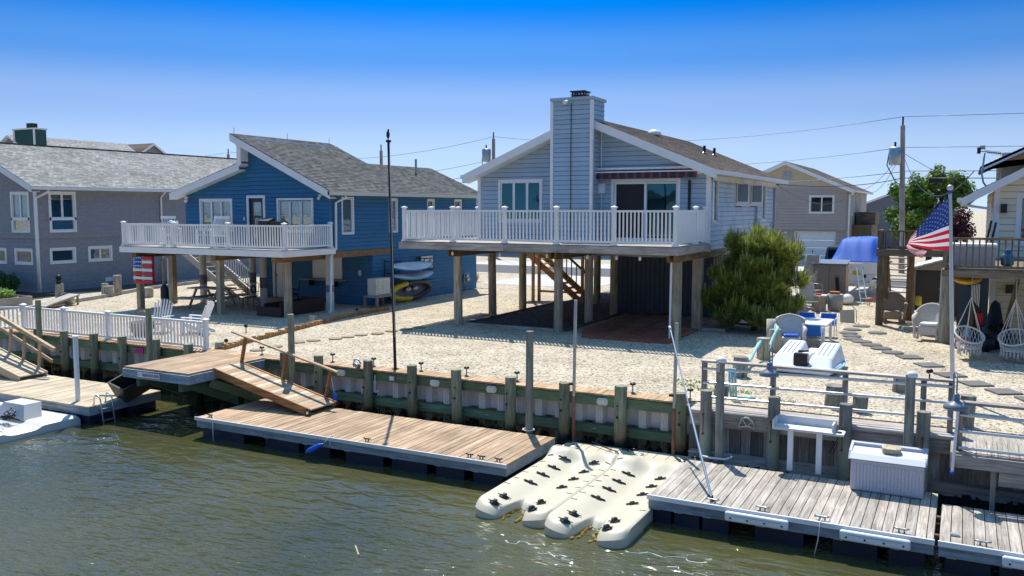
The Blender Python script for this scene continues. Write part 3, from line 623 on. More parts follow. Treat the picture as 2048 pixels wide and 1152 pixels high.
# ---- deck with posts
DK = T('deck', 'high weathered timber deck with white vinyl railing on the pale blue house', 'deck', (-11.5, 24.8, 0))
for i in range(25):
    y = 23.12+i*.1405; B('deck_board', DK, W_greyx, -16.12, -6.98, y, y+.133, 2.66, 2.70) if y < 26.4 else None
for a, b in ((-16.15, -12.35), (-12.345, -10.2), (-10.195, -6.97)): B('rim_joist', DK, W_greyx, a, b, 23.06, 23.115, 2.46, 2.662)
B('rim_joist', DK, W_greyx, -6.978, -6.93, 23.06, 26.49, 2.46, 2.662); B('rim_joist', DK, W_greyx, -16.19, -16.14, 23.06, 28.2, 2.46, 2.662)
for i in range(22): B('joist', DK, W_browny, -15.9+i*.42, -15.86+i*.42, 23.12, 26.4, 2.47, 2.655)
for i in range(12): B('deck_board', DK, W_greyx, -16.12, -15.25, 26.55+i*.1405, 26.683+i*.1405, 2.66, 2.70)
for x in (-14.4, -10.85, -7.2):
    B('beam', DK, W_browny, x-.13, x-.06, 23.35, 29.0, 2.24, 2.455); B('beam', DK, W_browny, x+.06, x+.13, 23.35, 29.0, 2.24, 2.455)
for x, ys in ((-14.4, (23.8, 26.1, 28.4, 31.5, 34.6)), (-10.85, (23.8, 26.2, 28.5)), (-12.7, (31.5, 35.5))):
    for y in ys: Cy('round_post', DK, P_dry, (x, y, -.3), (x+rng.uniform(-.03, .03), y, 2.45 if y < 30 else 2.4), .145, 14, .93)
for x, y in ((-7.2, 23.8), (-7.2, 26.1), (-7.2, 28.6)): B('square_post', DK, W_post, x-.14, x+.14, y-.14, y+.14, -.3, 2.24)
Cy('white_pipe', DK, m_trim, (-7.30, 23.62, .02), (-7.28, 23.62, 2.24), .03, 8)
for x in (-14.3, -12.6, -11.0, -9.7, -8.8, -8.1):
    bo = G().lathe([(.03, 0), (.045, .05), (.04, .1), (.012, .14)], (x, 23.3, 2.28), 8).o('string_bulb', DK, m_trim)
RL = T('deck_railing', 'white vinyl railing round the pale blue house deck', 'railing', (-11.5, 23.2, 2.7))
railing(RL, (-16.05, 23.2, 2.7), (-7.05, 23.2, 2.7), [0, 1.83, 3.67, 5.4, 7.2, 9.0], 1.0, 1.13)
railing(RL, (-16.05, 23.2, 2.7), (-16.05, 28.0, 2.7), [0, 1.6, 3.36, 4.75], 1.0, 1.13, first=False)
railing(RL, (-7.05, 23.2, 2.7), (-7.05, 26.3, 2.7), [0, 2.0, 3.05], 1.0, 1.13, first=False, sp=.075, bw=.066)
# ---- store room and platform under the house
SR = T('store_room', 'dark navy panelled store room under the pale blue house', 'shed', (-9.2, 30.5, 0))
pn = 22
for i in range(pn):
    a = -10.95+i*3.75/pn; B('panel', SR, m_navy, a+.006, a+3.75/pn-.006, 29.18, 29.22, .05, 2.2)
B('wall', SR, m_navy, -10.95, -7.2, 29.22, 33.5, .0, 2.19); B('corner_trim', SR, m_trim, -11.0, -10.952, 29.14, 29.24, .05, 2.2)
for i in range(20): B('panel', SR, m_navy, -7.198, -7.16, 29.24+i*.21, 29.24+i*.21+.2, .05, 2.19)
PF = T('patio_platform', 'low reddish brown plank platform under the pale blue house deck', 'platform', (-8.8, 26, 0))
for i in range(25):
    x = -10.25+i*.125; a = 23.05+max(0, (-9.75-x)*2.2)
    if a < 25.5: B('plank', PF, W_red, x, x+.118, a, 25.6, .03, .075)
    B('plank', PF, W_redold, x, x+.118, 25.61, 28.9, .03, .075)
B('edge_board', PF, W_red, -9.75, -7.12, 23.01, 23.045, .0, .07)
for i in range(9): B('plank', PF, W_greyx, -7.1, -6.35, 26.2+i*.14, 26.33+i*.14, .05, .09)
B('edge_board', PF, W_greyx, -7.1, -6.35, 26.15, 26.195, .0, .088)
bt = T('bed_edging', 'weathered timber edging of the dark stone bed under the deck', 'edging', (-12.4, 23.9, 0))
B('timber', bt, W_greyx, -14.3, -10.75, 23.86, 23.98, 0, .07); B('timber', bt, W_dkx, -10.74, -10.66, 24.0, 29.0, 0, .07); B('timber', bt, W_dkx, -14.34, -14.27, 24.05, 31.0, 0, .06)
# stairs under the house
ST = T('wooden_stairs', 'brown wooden stairs with railing under the pale blue house', 'stairs', (-14.6, 32, 0))
n = 12
for i in range(n):
    x = -13.5-i*.235; z = .18+i*.19
    B('tread', ST, W_tanx, x-.27, x, 31.55, 32.5, z-.04, z)
for y in (31.52, 32.53): L('stringer', ST, W_orange, (-13.4, y, .05), (-16.3, y, 2.4), .04, .24)
for y in (31.5,):
    for i in range(0, 9): x = -13.6-i*.22; L('baluster', ST, W_dkz, (x, 32.56, .25+i*.178), (x, 32.56, 1.05+i*.178), .035, .035)
L('handrail', ST, W_dkx, (-13.4, 32.56, .95), (-15.6, 32.56, 2.73), .05, .09)
for x, y in ((-15.2, 30.9), (-13.3, 31.45), (-15.2, 31.45)): B('post', ST, W_orangez, x-.05, x+.05, y-.05, y+.05, 0, 2.3)
B('cross_rail', ST, W_orange, -15.15, -13.35, 31.42, 31.47, .38, .46)
# ============================================================= the deep blue house (left of centre)
BH = T('blue_house', 'deep blue raised house with split gable roof and white trim', 'house', (-23.8, 30, 0))
S, E = PL('S', 24.5), PL('E', -20.2)
bo = [(-26.53, -24.95, 2.95, 4.05), (-24.02, -23.3, 2.42, 4.14), (-22.55, -20.98, 2.95, 4.05)]
wall(BH, m_blue, S, [(-27.4, 2.2), (-24.1, 2.2), (-24.1, 5.32), (-27.4, 4.28)], bo[:1])
wall(BH, m_blue, S, [(-24.1, 2.2), (-20.2, 2.2), (-20.2, 4.3), (-24.1, 6.12)], bo[1:])
window(BH, S, *bo[0], cols=3, fill='slat'); window(BH, S, *bo[2], cols=3, fill='blind')
d = G(); u0, u1, z0, z1 = bo[1]
gb(d, S, u0-.1, u0, z0, z1+.1, -.06, .05); gb(d, S, u1, u1+.1, z0, z1+.1, -.06, .05); gb(d, S, u0, u1, z1, z1+.1, -.06, .047)
do = d.o('door', BH, m_trim)
m_doorn = M('navy_door', (.012, .016, .035), .4)
g = G(); gb(g, S, u0+.004, u0+.15, z0, z1-.004, -.06, -.02); gb(g, S, u1-.15, u1-.004, z0, z1-.004, -.06, -.02); gb(g, S, u0+.15, u1-.15, z0, z0+.2, -.06, -.02); gb(g, S, u0+.15, u1-.15, z1-.15, z1-.004, -.06, -.02); g.o('leaf', do, m_doorn)
pb('glazing', do, m_glass, S, u0+.15, u1-.15, z0+.2, z1-.15, -.045, -.04); pb('lining', do, m_curtain, S, u0+.15, u1-.15, z0+.2, z1-.15, -.1, -.09)
pb('door_bell', BH, m_trim, S, -24.3, -24.24, 3.3, 3.42, .02, .05)
fl = pb('floodlight', BH, m_trim, S, -27.34, -27.2, 4.12, 4.22, .02, .1); Cy('lamp', fl, m_trim, S(-27.2, 4.08, .1), S(-27.16, 4.03, .22), .06, 10)
fl = pb('floodlight', BH, m_trim, S, -20.62, -20.5, 4.17, 4.25, .02, .08); Cy('lamp', fl, m_trim, S(-20.56, 4.17, .08), S(-20.56, 4.09, .16), .05, 10)
eo = [(25.22, 25.82, 2.85, 4.12), (28.15, 28.62, 2.85, 4.1), (30.9, 31.35, 3.72, 4.1), (33.1, 33.6, 3.72, 4.1)]
wall(BH, m_blue, E, [(24.5, 2.2), (35.0, 2.2), (35.0, 4.25), (24.5, 4.25)], eo)
for o in eo: window(BH, E, *o, fill='blind' if o[0] > 28 else 'dark', casing=.055)
wall(BH, m_blue, E, [(27.0, 0.02), (35.0, .02), (35.0, 2.2), (27.0, 2.2)], [(30.3, 31.15, 1.3, 1.68)])
window(BH, E, 30.3, 31.15, 1.3, 1.68, cols=2, casing=.06)
LS = PL('S', 27.0)
wall(BH, m_blue, LS, [(-25.95, .02), (-20.2, .02), (-20.2, 2.2), (-25.95, 2.2)], [(-25.12, -24.35, .12, 2.0)])
wall(BH, m_blue, PL('W', -25.95), [(27.0, .02), (35.0, .02), (35.0, 2.2), (27.0, 2.2)], [], .3, single=False)
wall(BH, m_blue, PL('W', -27.4), [(24.5, 2.2), (35.0, 2.2), (35.0, 4.25), (24.5, 4.25)], [], .3, single=False)
B('overhang_soffit', BH, W_greyx, -27.38, -20.22, 24.52, 34.98, 2.1, 2.195)
B('beam', BH, W_brown, -20.24, -20.17, 24.6, 28.4, 1.96, 2.19)
d = G(); gb(d, LS, -25.24, -25.12, .05, 2.1, -.06, .05); gb(d, LS, -24.35, -24.25, .05, 2.1, -.06, .05); gb(d, LS, -25.12, -24.35, 2.0, 2.1, -.06, .047); do = d.o('door', BH, m_trim)
pb('leaf', do, m_white, LS, -25.115, -24.355, .12, 1.995, -.05, -.01)
for a in (-25.03, -24.68):
    for z in ((.25, .75), (.85, 1.45), (1.55, 1.85)): pb('panel', do, m_white, LS, a, a+.26, *z, -.01, .003)
Cy('handle', do, m_black, LS(-25.05, 1.02, -.01), LS(-25.05, 1.02, .05), .03, 8); pb('step', BH, W_tanx, LS, -25.3, -24.0, .0, .12, .02, .7)
sh = pb('shutter', BH, m_white, LS, -23.1, -21.64, .98, 1.86, .02, .05)
for a, b in ((-23.1, -23.0), (-21.74, -21.64), (-22.4, -22.34)): pb('frame', sh, m_trim, LS, a, b, .98, 1.86, .05, .07)
sf = pb('shelf', BH, W_tanx, LS, -23.55, -21.45, .92, .97, .02, .4)
for a in (-23.1, -21.9): pb('bracket', sf, m_black, LS, a-.015, a+.015, .68, .92, .02, .3)
pb('outlet_box', BH, m_galv, LS, -20.8, -20.66, 1.15, 1.35, .02, .1)
g = G()
slope(g, (-19.83, 24.12, 4.36), (-19.83, 30.0, 4.36), (-24.55, 24.12, 6.56), (-24.55, 29.9, 6.56)); slope(g, (-19.83, 30.0, 4.36), (-19.83, 35.3, 4.36), (-22.6, 29.95, 5.651), (-22.6, 34.85, 5.651))
slope(g, (-27.85, 24.12, 4.36), (-27.85, 35.3, 4.36), (-24.0, 24.12, 5.5), (-24.0, 35, 5.5)); slope(g, (-27.85, 30.0, 4.34), (-27.85, 35.3, 4.34), (-22.62, 30, 5.64), (-22.62, 34.85, 5.64))
rf = g.o('roof', BH, m_rf_blue)
g = G(); g.box(-24.32, -24.1, 24.5, 29.9, 5.3, 6.4); g.o('clerestory_wall', BH, m_trim)
def rake(par, a, b, y, hb=.2, ht=.06, th=.035, sof=.36, mat=None):
    a, b = V((a[0], y, a[1])), V((b[0], y, b[1])); mat = mat or m_trim
    G().prism([a+V((0, 0, -hb)), b+V((0, 0, -hb)), b+V((0, 0, ht)), a+V((0, 0, ht))], (0, th, 0)).o('rake_board', par, mat)
    G().prism([a+V((0, th, -hb+.01)), b+V((0, th, -hb+.01)), b+V((0, th, -hb+.03)), a+V((0, th, -hb+.03))], (0, sof, 0)).o('soffit', par, mat)
rake(rf, (-19.85, 4.29), (-24.55, 6.48), 24.1); rake(rf, (-27.85, 4.29), (-24.12, 5.38), 24.1)
G().prism([(-24.3, 24.095, 5.26), (-24.0, 24.095, 5.36), (-24.0, 24.095, 6.2), (-24.45, 24.095, 6.42), (-24.2, 24.095, 6.05), (-24.2, 24.095, 5.45)], (0, .4, 0)).o('clerestory_trim', rf, m_trim)
m_gut = M('cream_gutter', (.72, .66, .52), .5, .05)
G().box(-19.92, -19.76, 24.1, 35.3, 4.22, 4.36).o('gutter', rf, m_gut); B('soffit', rf, m_trim, -20.16, -19.93, 24.5, 35.2, 4.24, 4.27)
G().tube([(-19.84, 25.0, 4.22), (-19.84, 25.0, 4.14), (-20.1, 24.75, 3.95), (-20.1, 24.72, 2.3), (-20.04, 24.35, 2.05), (-20.04, 24.3, .12), (-19.95, 24.1, .04)], .048, 8).o('downspout', BH, m_trim)
vp = Cy('vent_pipe', rf, m_galv, (-21.9, 32.6, 5.3), (-21.9, 32.6, 5.95), .05, 8)
for y in (24.3, 27.2, 29.8): Cy('lightning_rod', rf, m_alum, (-24.5, y, 6.5), (-24.5, y, 6.78), .012, 6)
pb('corner_board', BH, m_blue, E, 24.46, 24.6, 2.2, 4.25, .02, .035)
wp = pb('black_window_rack', BH, m_black, E, 30.2, 30.24, 1.2, 1.75, .05, .1)
for z in (1.22, 1.76): pb('arm', wp, m_black, E, 30.1, 31.4, z-.012, z+.012, .06, .09)
gm = T('gas_meter', 'small grey gas meter with pipes on the blue house wall', 'meter', (-20.05, 33.9, .1))
G().cyl((-20.05, 33.75, .55), (-20.05, 34.0, .55), .12, n=12).tube([(-20.05, 33.7, .05), (-20.05, 33.7, .8), (-20.05, 34.05, .8), (-20.05, 34.05, .5)], .025, 6).box(-20.12, -19.98, 33.8, 33.95, .62, .74).o('meter_body', gm, m_galv)
# deck
BD = T('deck', 'white skirted timber deck on the front of the deep blue house', 'deck', (-23.9, 23.2, 0))
for i in range(19): B('deck_board', BD, W_greyx, -27.92, -19.97, 21.88+i*.138, 22.01+i*.138, 2.32, 2.36)
B('fascia', BD, m_white, -27.97, -19.93, 21.82, 21.875, 2.13, 2.335); B('fascia', BD, m_white, -19.968, -19.92, 21.82, 24.48, 2.13, 2.335); B('fascia', BD, m_white, -27.975, -27.93, 21.83, 24.48, 2.13, 2.335)
for i in range(16): B('joist', BD, W_browny, -27.6+i*.5, -27.56+i*.5, 21.9, 24.4, 2.15, 2.315)
for x in (-27.35, -23.3, -20.5): B('beam', BD, W_browny, x-.1, x+.1, 21.95, 24.6, 1.93, 2.145)
for x, y in ((-27.31, 22.15), (-27.8, 24.1), (-23.3, 22.25), (-20.5, 22.6)): B('square_post', BD, W_post, x-.1, x+.1, y-.1, y+.1, -.3, 1.93)
m_wpost = M('painted_white_post', (.60, .58, .52), .7, .12, 4)
m_band = M('grey_band', (.16, .16, .17), .6)
for x, y in ((-26.95, 24.85), (-23.75, 24.85), (-26.0, 26.6)):
    po = Cy('round_post', BD, m_wpost, (x, y, -.3), (x, y, 2.1), .14, 14); Cy('band', po, m_band, (x, y, .72), (x, y, 1.12), .145, 14)
po = B('square_post', BD, m_wpost, -20.33, -20.13, 24.4, 24.6, -.3, 2.1); B('band', po, m_band, -20.335, -20.125, 24.395, 24.605, .75, 1.0)
BR = T('deck_railing', 'white vinyl railing round the deep blue house deck', 'railing', (-23.9, 21.9, 2.36))
railing(BR, (-27.83, 21.93, 2.36), (-19.98, 21.93, 2.36), [0, 2.65, 5.3, 7.85], .83, .93)
railing(BR, (-19.98, 21.93, 2.36), (-19.98, 24.3, 2.36), [0, 2.35], .83, .93, first=False); railing(BR, (-27.83, 21.93, 2.36), (-27.83, 24.3, 2.36), [0, 2.2], .83, .93, first=False)
# outside stairs
BS = T('stairs', 'tan stairs with white railing beside the deep blue house', 'stairs', (-28, 26.5, 0))
m_tanp = M('tan_paint', (.42, .37, .30), .6, .08, 4)
for y in (26.1, 27.05):
    L('stringer', BS, m_tanp, (-26.3, y, .0), (-30.1, y, 2.3), .05, .26)
for i in range(12): x = -26.5-i*.3; z = .2+i*.182; B('tread', BS, m_tanp, x-.3, x, 26.12, 27.03, z-.04, z)
L('handrail', BS, m_white, (-26.4, 27.1, 1.0), (-30.0, 27.1, 3.18), .06, .08); L('bottom_rail', BS, m_white, (-26.4, 27.1, .3), (-30.0, 27.1, 2.45), .05, .05)
for i in range(26): x = -26.5-i*.135; L('baluster', BS, m_white, (x, 27.1, .3+(-26.4-x)*.6), (x, 27.1, 1.0+(-26.4-x)*.605), .034, .034)
# ============================================================= the grey house (far left)
GH = T('grey_house', 'grey shake-sided two storey house with light grey roof at the left edge', 'house', (-41, 33, 0))
S, E = PL('S', 24.3), PL('E', -36.5)
so_ = [(-38.1, -36.98, 2.76, 4.4), (-38.05, -36.95, 1.32, 1.86), (-39.9, -38.85, 1.32, 1.86), (-41.2, -40.0, 2.76, 4.4)]
def shake(par, pl, poly, ops): wall(par, m_gray, pl, poly, ops, .17, .02, single=False)
shake(GH, S, [(-45.5, .0), (-36.5, 0), (-36.5, 2.4), (-45.5, 2.4)], so_[1:3]); shake(GH, PL('S', 24.26), [(-45.5, 2.4), (-36.46, 2.4), (-36.46, 4.85), (-41, 6.8), (-45.5, 4.85)], [so_[0], so_[3]])
eo = [(24.95, 26.1, 2.76, 4.42), (24.92, 26.02, 1.34, 1.88), (26.85, 27.95, 1.34, 1.88)]
shake(GH, E, [(24.3, 0), (42, 0), (42, 2.4), (24.3, 2.4)], eo[1:]); shake(GH, PL('E', -36.46), [(24.26, 2.4), (42, 2.4), (42, 4.75), (24.26, 4.75)], eo[:1])
S2, E2 = PL('S', 24.26), PL('E', -36.46)
def tallwin(pl, o): window(GH, pl, o[0], o[1], o[2]+.56, o[3], cols=2, fill='slat', casing=.1); window(GH, pl, o[0], o[1], o[2], o[2]+.5, fill='slat', casing=.09)
tallwin(S2, so_[0]); tallwin(S2, so_[3]); tallwin(E2, eo[0])
window(GH, S, *so_[1], casing=.1); window(GH, S, *so_[2], casing=.1); window(GH, E, *eo[1], casing=.1); window(GH, E, *eo[2], casing=.1, cols=2)
g = G(); slope(g, (-36.05, 23.85, 4.72), (-36.05, 42.4, 4.72), (-41, 23.85, 6.86), (-41, 42.4, 6.86)); slope(g, (-45.95, 23.85, 4.72), (-45.95, 42.4, 4.72), (-41, 23.85, 6.86), (-41, 42.4, 6.86)); rf = g.o('roof', GH, m_rf_gray)
G().box(-41.1, -40.9, 23.85, 42.4, 6.86, 6.90).o('ridge_cap', rf, m_rf_blue)
rake(rf, (-36.1, 4.66), (-41, 6.78), 23.83, sof=.4); rake(rf, (-45.9, 4.66), (-41, 6.78), 23.83, sof=.4)
G().box(-36.12, -35.95, 23.83, 42.3, 4.58, 4.71).o('gutter', rf, m_trim); B('soffit', rf, m_trim, -36.44, -36.13, 24.2, 42, 4.6, 4.63)
G().tube([(-36.04, 24.6, 4.58), (-36.04, 24.6, 4.48), (-36.4, 24.2, 4.2), (-36.4, 24.2, 2.45), (-36.44, 24.22, 2.3), (-36.44, 24.22, .02)], .06, 8).o('downspout', GH, m_trim); G().tube([(-36.04, 30.95, 4.58), (-36.38, 30.95, 4.3), (-36.38, 30.95, .05)], .05, 8).o('downspout', GH, m_trim)
B('corner_board', GH, m_trim, -36.52, -36.4, 24.2, 24.3, 0, 4.65); pb('wall_vent', GH, m_trim, E, 27.6, 28.0, .25, .45, .02, .06)
# ============================================================= houses behind
def backhouse(name, label, x0, x1, y0, y1, eh, ph, mw, mr, axis='y'):
    h = T(name, label, 'house', ((x0+x1)/2, (y0+y1)/2, 0)); g = G(); g.box(x0, x1, y0, y1, 0, eh); xm, ym = (x0+x1)/2, (y0+y1)/2
    if axis == 'y': g.prism([(x0, y0, eh), (x1, y0, eh), (xm, y0, ph)], (0, y1-y0, 0))
    else: g.prism([(x1, y0, eh), (x1, y1, eh), (x1, ym, ph)], (x0-x1, 0, 0))
    g.o('wall', h, mw); g = G(); o = .35; zo = eh-.12
    if axis == 'y':
        slope(g, (x1+o, y0-o, zo), (x1+o, y1+o, zo), (xm, y0-o, ph+.1), (xm, y1+o, ph+.1), .3); slope(g, (x0-o, y0-o, zo), (x0-o, y1+o, zo), (xm, y0-o, ph+.1), (xm, y1+o, ph+.1), .3)
    else:
        slope(g, (x0-o, y0-o, zo), (x1+o, y0-o, zo), (x0-o, ym, ph+.1), (x1+o, ym, ph+.1), .3); slope(g, (x0-o, y1+o, zo), (x1+o, y1+o, zo), (x0-o, ym, ph+.1), (x1+o, ym, ph+.1), .3)
    r = g.o('roof', h, mr)
    if axis == 'y':
        rake(r, (x1+o, zo-.02), (xm, ph+.06), y0-o-.02, .16, .04, sof=.3); rake(r, (x0-o, zo-.02), (xm, ph+.06), y0-o-.02, .16, .04, sof=.3)
    else:
        for ya in (y0-o, y1+o):
            a, b = V((x1+o, ya, zo)), V((x1+o, ym, ph+.06)); G().prism([a+V((0, 0, -.2)), b+V((0, 0, -.2)), b+V((0, 0, .04)), a+V((0, 0, .04))], (.03, 0, 0)).o('rake_board', r, m_trim)
    return h, r
m_chimg = M('dark_green_panel', (.012, .07, .065), .6, .1, 3)
h1, r1 = backhouse('house_behind', 'house behind the grey house with a dark green boxed chimney on its roof', -84, -72.5, 50, 62, 7.2, 10.4, m_gray, m_rf_gray)
cb = B('chimney', h1, m_chimg, -77.3, -74.3, 49.7, 50.8, 8, 10.85); B('cap', cb, m_trim, -77.42, -74.18, 49.6, 50.9, 10.85, 10.97); B('flue', cb, m_black, -75.9, -75.2, 50, 50.6, 10.97, 11.45)
for x in (-77.25, -74.35): B('corner_board', cb, m_trim, x-.1, x+.1, 49.62, 49.7, 8, 10.85)
h2, r2 = backhouse('house_behind', 'brown roofed house with a small front gable beyond the grey house', -98, -77.5, 60, 70, 7.4, 10.6, m_gray, m_rf_main, 'x')
TH = T('taupe_house', 'taupe sided house with white garage door across the street', 'house', (-11, 68, 0))
S, E = PL('S', 62.0), PL('E', -7.0)
to = [(-9.4, -7.95, 3.5, 4.55)]
wall(TH, m_tan, S, [(-15.2, 2.3), (-7.0, 2.3), (-7.0, 5.15), (-15.2, 5.15)], to, .2, .045, .03, single=False)
wall(TH, m_tanstone, PL('S', 62.02), [(-15.2, 5.15), (-7.0, 5.15), (-11.1, 6.85)], [], .5, .004, single=False)
wall(TH, m_tan, PL('S', 62.15), [(-15.2, 0), (-7.0, 0), (-7.0, 2.3), (-15.2, 2.3)], [(-10.3, -7.85, .02, 2.1)], .2, .045, .03, single=False)
wall(TH, m_tan, E, [(62.0, 0), (74, 0), (74, 5.0), (62, 5.0)], [(64, 64.6, 3.3, 4.7), (66, 66.6, 3.6, 4.7), (69.5, 70, 3.6, 4.7)], .2, single=False)
for o in ((64, 64.6, 3.3, 4.7), (66, 66.6, 3.6, 4.7), (69.5, 70, 3.6, 4.7)): window(TH, E, *o, casing=.06)
window(TH, S, *to[0], cols=2, casing=.09, glass=glass_mat('dark_window_glass', (.12, .15, .18), .5))
gd = G(); SG = PL('S', 62.15); gb(gd, SG, -10.42, -10.3, 0, 2.2, -.1, .05); gb(gd, SG, -7.85, -7.73, 0, 2.2, -.1, .05); gb(gd, SG, -10.3, -7.85, 2.1, 2.2, -.1, .047); gdo = gd.o('garage_door', TH, m_gut)
for i in range(4): pb('door_panel', gdo, m_trim, SG, -10.29, -7.86, .03+i*.52, .03+i*.52+.505, -.08, -.03)
Cy('handle', gdo, m_black, SG(-9.2, .75, -.03), SG(-9.2, .9, 0), .03, 6)
pb('gable_vent', TH, m_galv, PL('S', 62.02), -11.25, -10.75, 5.75, 6.25, .0, .06)
fl = pb('floodlight', TH, m_trim, SG, -11.1, -10.9, 2.05, 2.15, .05, .15)
g = G(); slope(g, (-6.6, 61.6, 4.98), (-6.6, 74.4, 4.98), (-11.1, 61.6, 6.98), (-11.1, 74.4, 6.98), .2); slope(g, (-15.6, 61.6, 4.98), (-15.6, 74.4, 4.98), (-11.1, 61.6, 6.98), (-11.1, 74.4, 6.98), .2); rf = g.o('roof', TH, m_rf_main)
rake(rf, (-6.6, 4.93), (-11.1, 6.93), 61.57, .2, .05); rake(rf, (-15.6, 4.93), (-11.1, 6.93), 61.57, .2, .05)
G().box(-6.66, -6.52, 61.6, 74.4, 4.84, 4.96).o('gutter', rf, m_trim); G().tube([(-6.6, 61.9, 4.85), (-6.9, 61.9, 4.6), (-6.9, 61.9, .1)], .06, 6).o('downspout', TH, m_trim)
sb = B('stair_enclosure', TH, W_dkz, -6.98, -5.7, 64.5, 69, .02, 2.6); B('landing_rail', sb, W_dkx, -6.9, -5.6, 66, 69, 2.6, 3.5)
m_bgrey = M('blue_grey_siding', (.12, .145, .185), .6)
h3, r3 = backhouse('house_behind', 'blue-grey gabled house behind the green tree', -10.5, -.5, 92, 104, 3.6, 5.6, m_bgrey, m_rf_blue)
w3 = window(h3, PL('S', 92), -5.9, -5.0, 1.6, 3.2, casing=.15)
h4, r4 = backhouse('house_across', 'pale house across the street seen under the deck', -36, -24, 62, 72, 4.6, 6.4, m_main, m_rf_gray)
# ============================================================= waterfront: bulkheads
m_vinyl = M('grey_vinyl_sheet', (.74, .71, .69), .5, .06, 3)
m_tide = M('tide_stained_sheet', (.42, .29, .14), .7, .25, 5, dirt=((.02, .02, .016), 7, .5))
m_weed = M('dark_mussel_growth', (.010, .011, .010), .8, .5, 20, bump=1.0, bs=30)
m_bolt = M('rusty_bolt', (.03, .022, .02), .7, .3, 20)
BK = T('bulkhead', 'vinyl sheet bulkhead with green timber walers, plank cap and round piles', 'bulkhead', (-15, 16.2, -1.2))
x = -30.0; k = 0
m_sheetw = m_vinyl
shape = [(0, 0), (.15, 0), (.21, .16), (.40, .16), (.46, 0)]
def sheet_piece(z0, z1, name):
    g = G()
    for (a, da), (b, db) in zip(shape, shape[1:]):
        g.add([(a, da, z0), (b, db, z0), (b, db, z1), (a, da, z1), (a, da+.012, z0), (b, db+.012, z0), (b, db+.012, z1), (a, da+.012, z1)], [(0, 1, 2, 3), (7, 6, 5, 4), (3, 2, 6, 7)])
    for a in (.05, .10): g.box(a, a+.012, -.014, 0, z0, z1)
    return g
v0 = sheet_piece(-.62, -.02, 'x'); v1 = sheet_piece(-1.5, -.62, 'x')
def mesh_of(g, name, mat):
    me = bpy.data.meshes.new(name); me.from_pydata(g.v, [], g.f); me.materials.append(mat); me.update(); return me
me0, me1 = mesh_of(v0, 'sheet', m_vinyl), mesh_of(v1, 'sheet_foot', m_tide)
while x < -4.6:
    a = link(bpy.data.objects.new('vinyl_sheet', me0), BK, Mx.Translation((x, 16.215, 0))); link(bpy.data.objects.new('sheet_foot', me1), BK, Mx.Translation((x, 16.215, 0)))
    x += .46; k += 1
g = G()
for i in range(120):
    a = -30+i*.213; h = rng.uniform(.04, .2); g.prism([(a, 16.21, -1.3), (a+.22, 16.21, -1.3), (a+.2, 16.21, -1.12+h*.7), (a+.11, 16.21, -1.1+h), (a+.03, 16.21, -1.12+h*.6)], (0, .08, 0))
tag(g.o('mussel_growth', BK, m_weed), kind='stuff')
for a, b in ((-30, -24.1), (-24.09, -20.4), (-20.39, -16.2), (-16.19, -12.0), (-11.99, -8.35), (-8.34, -4.55)):
    B('waler', BK, W_green, a, b, 16.03, 16.20, -.22, -.02); B('waler', BK, W_green, a, b, 16.05, 16.22, -.80, -.63)
for i in range(178):
    a = -30+i*.1425
    if a < -4.6: B('cap_board', BK, W_cap, a, a+.135, 16.0, 16.47, 0, .032+rng.uniform(0, .006))
for xx in (-24.1, -22.9, -21.6, -20.4, -19.1, -17.9, -14.6, -13.5, -12.1, -10.82, -9.65, -8.37, -7.12, -5.9, -4.65):
    p = Cy('pile', BK, P_green, (xx, 15.9, -2.5), (xx+rng.uniform(-.045, .045), 15.9, .24+rng.uniform(-.03, .03)), .122*rng.uniform(.93, 1.07), 16, .96)
    Cy('bolt', p, m_bolt, (xx-.01, 15.765, -.35), (xx-.01, 15.80, -.35), .028, 8); Cy('bolt', p, m_bolt, (xx-.01, 15.77, -.12), (xx-.01, 15.80, -.12), .02, 8)
for xx in (-13.2, -11.3, -9.0, -6.5): Cy('tie_rod', BK, m_galv, (xx-.05, 16.03, -.7), (xx+.05, 16.03, -.7), .015, 6)
TB = T('timber_bulkhead', 'old grey plank bulkhead with rust-stained piles at the right', 'bulkhead', (-1, 15.9, -1.2))
W_old = wood('old_sheeting', (.21, .19, .17), (.38, .345, .30), 'z', .45, stain=((.13, .16, .13), .55))
x = -4.5
while x < 4:
    wd = rng.uniform(.17, .24); B('sheeting_plank', TB, W_old, x, x+wd-.008, 15.9+rng.uniform(0, .02), 15.97, -2.2, -.05); x += wd
for a, b in ((-4.45, -1.7), (-1.69, 4)):
    B('waler', TB, W_greyx, a, b, 15.74, 15.89, -.30, -.05); B('waler', TB, W_old if 0 else W_greyx, a, b, 15.72, 15.885, -1.0, -.80)
    B('cap', TB, W_greyx, a, b, 15.68, 15.99, -.045, .0); B('cap', TB, W_greyx, a, b, 16.0, 16.3, -.045, .004)
g = G()
for i in range(44): a = -4.5+i*.2; g.prism([(a, 15.68, -1.4), (a+.21, 15.68, -1.4), (a+.17, 15.70, -1.05+rng.uniform(0, .12)), (a+.05, 15.70, -1.05+rng.uniform(0, .12))], (0, .22, 0))
tag(g.o('mussel_growth', TB, m_weed), kind='stuff')
P_old = pile_mat('old_pile', (.22, .215, .18), (.32, .345, .27), -.35, (.035, .032, .026), -.98)
m_ruststain = M('rust_streak', (.16, .06, .022), .85, .4, 12)
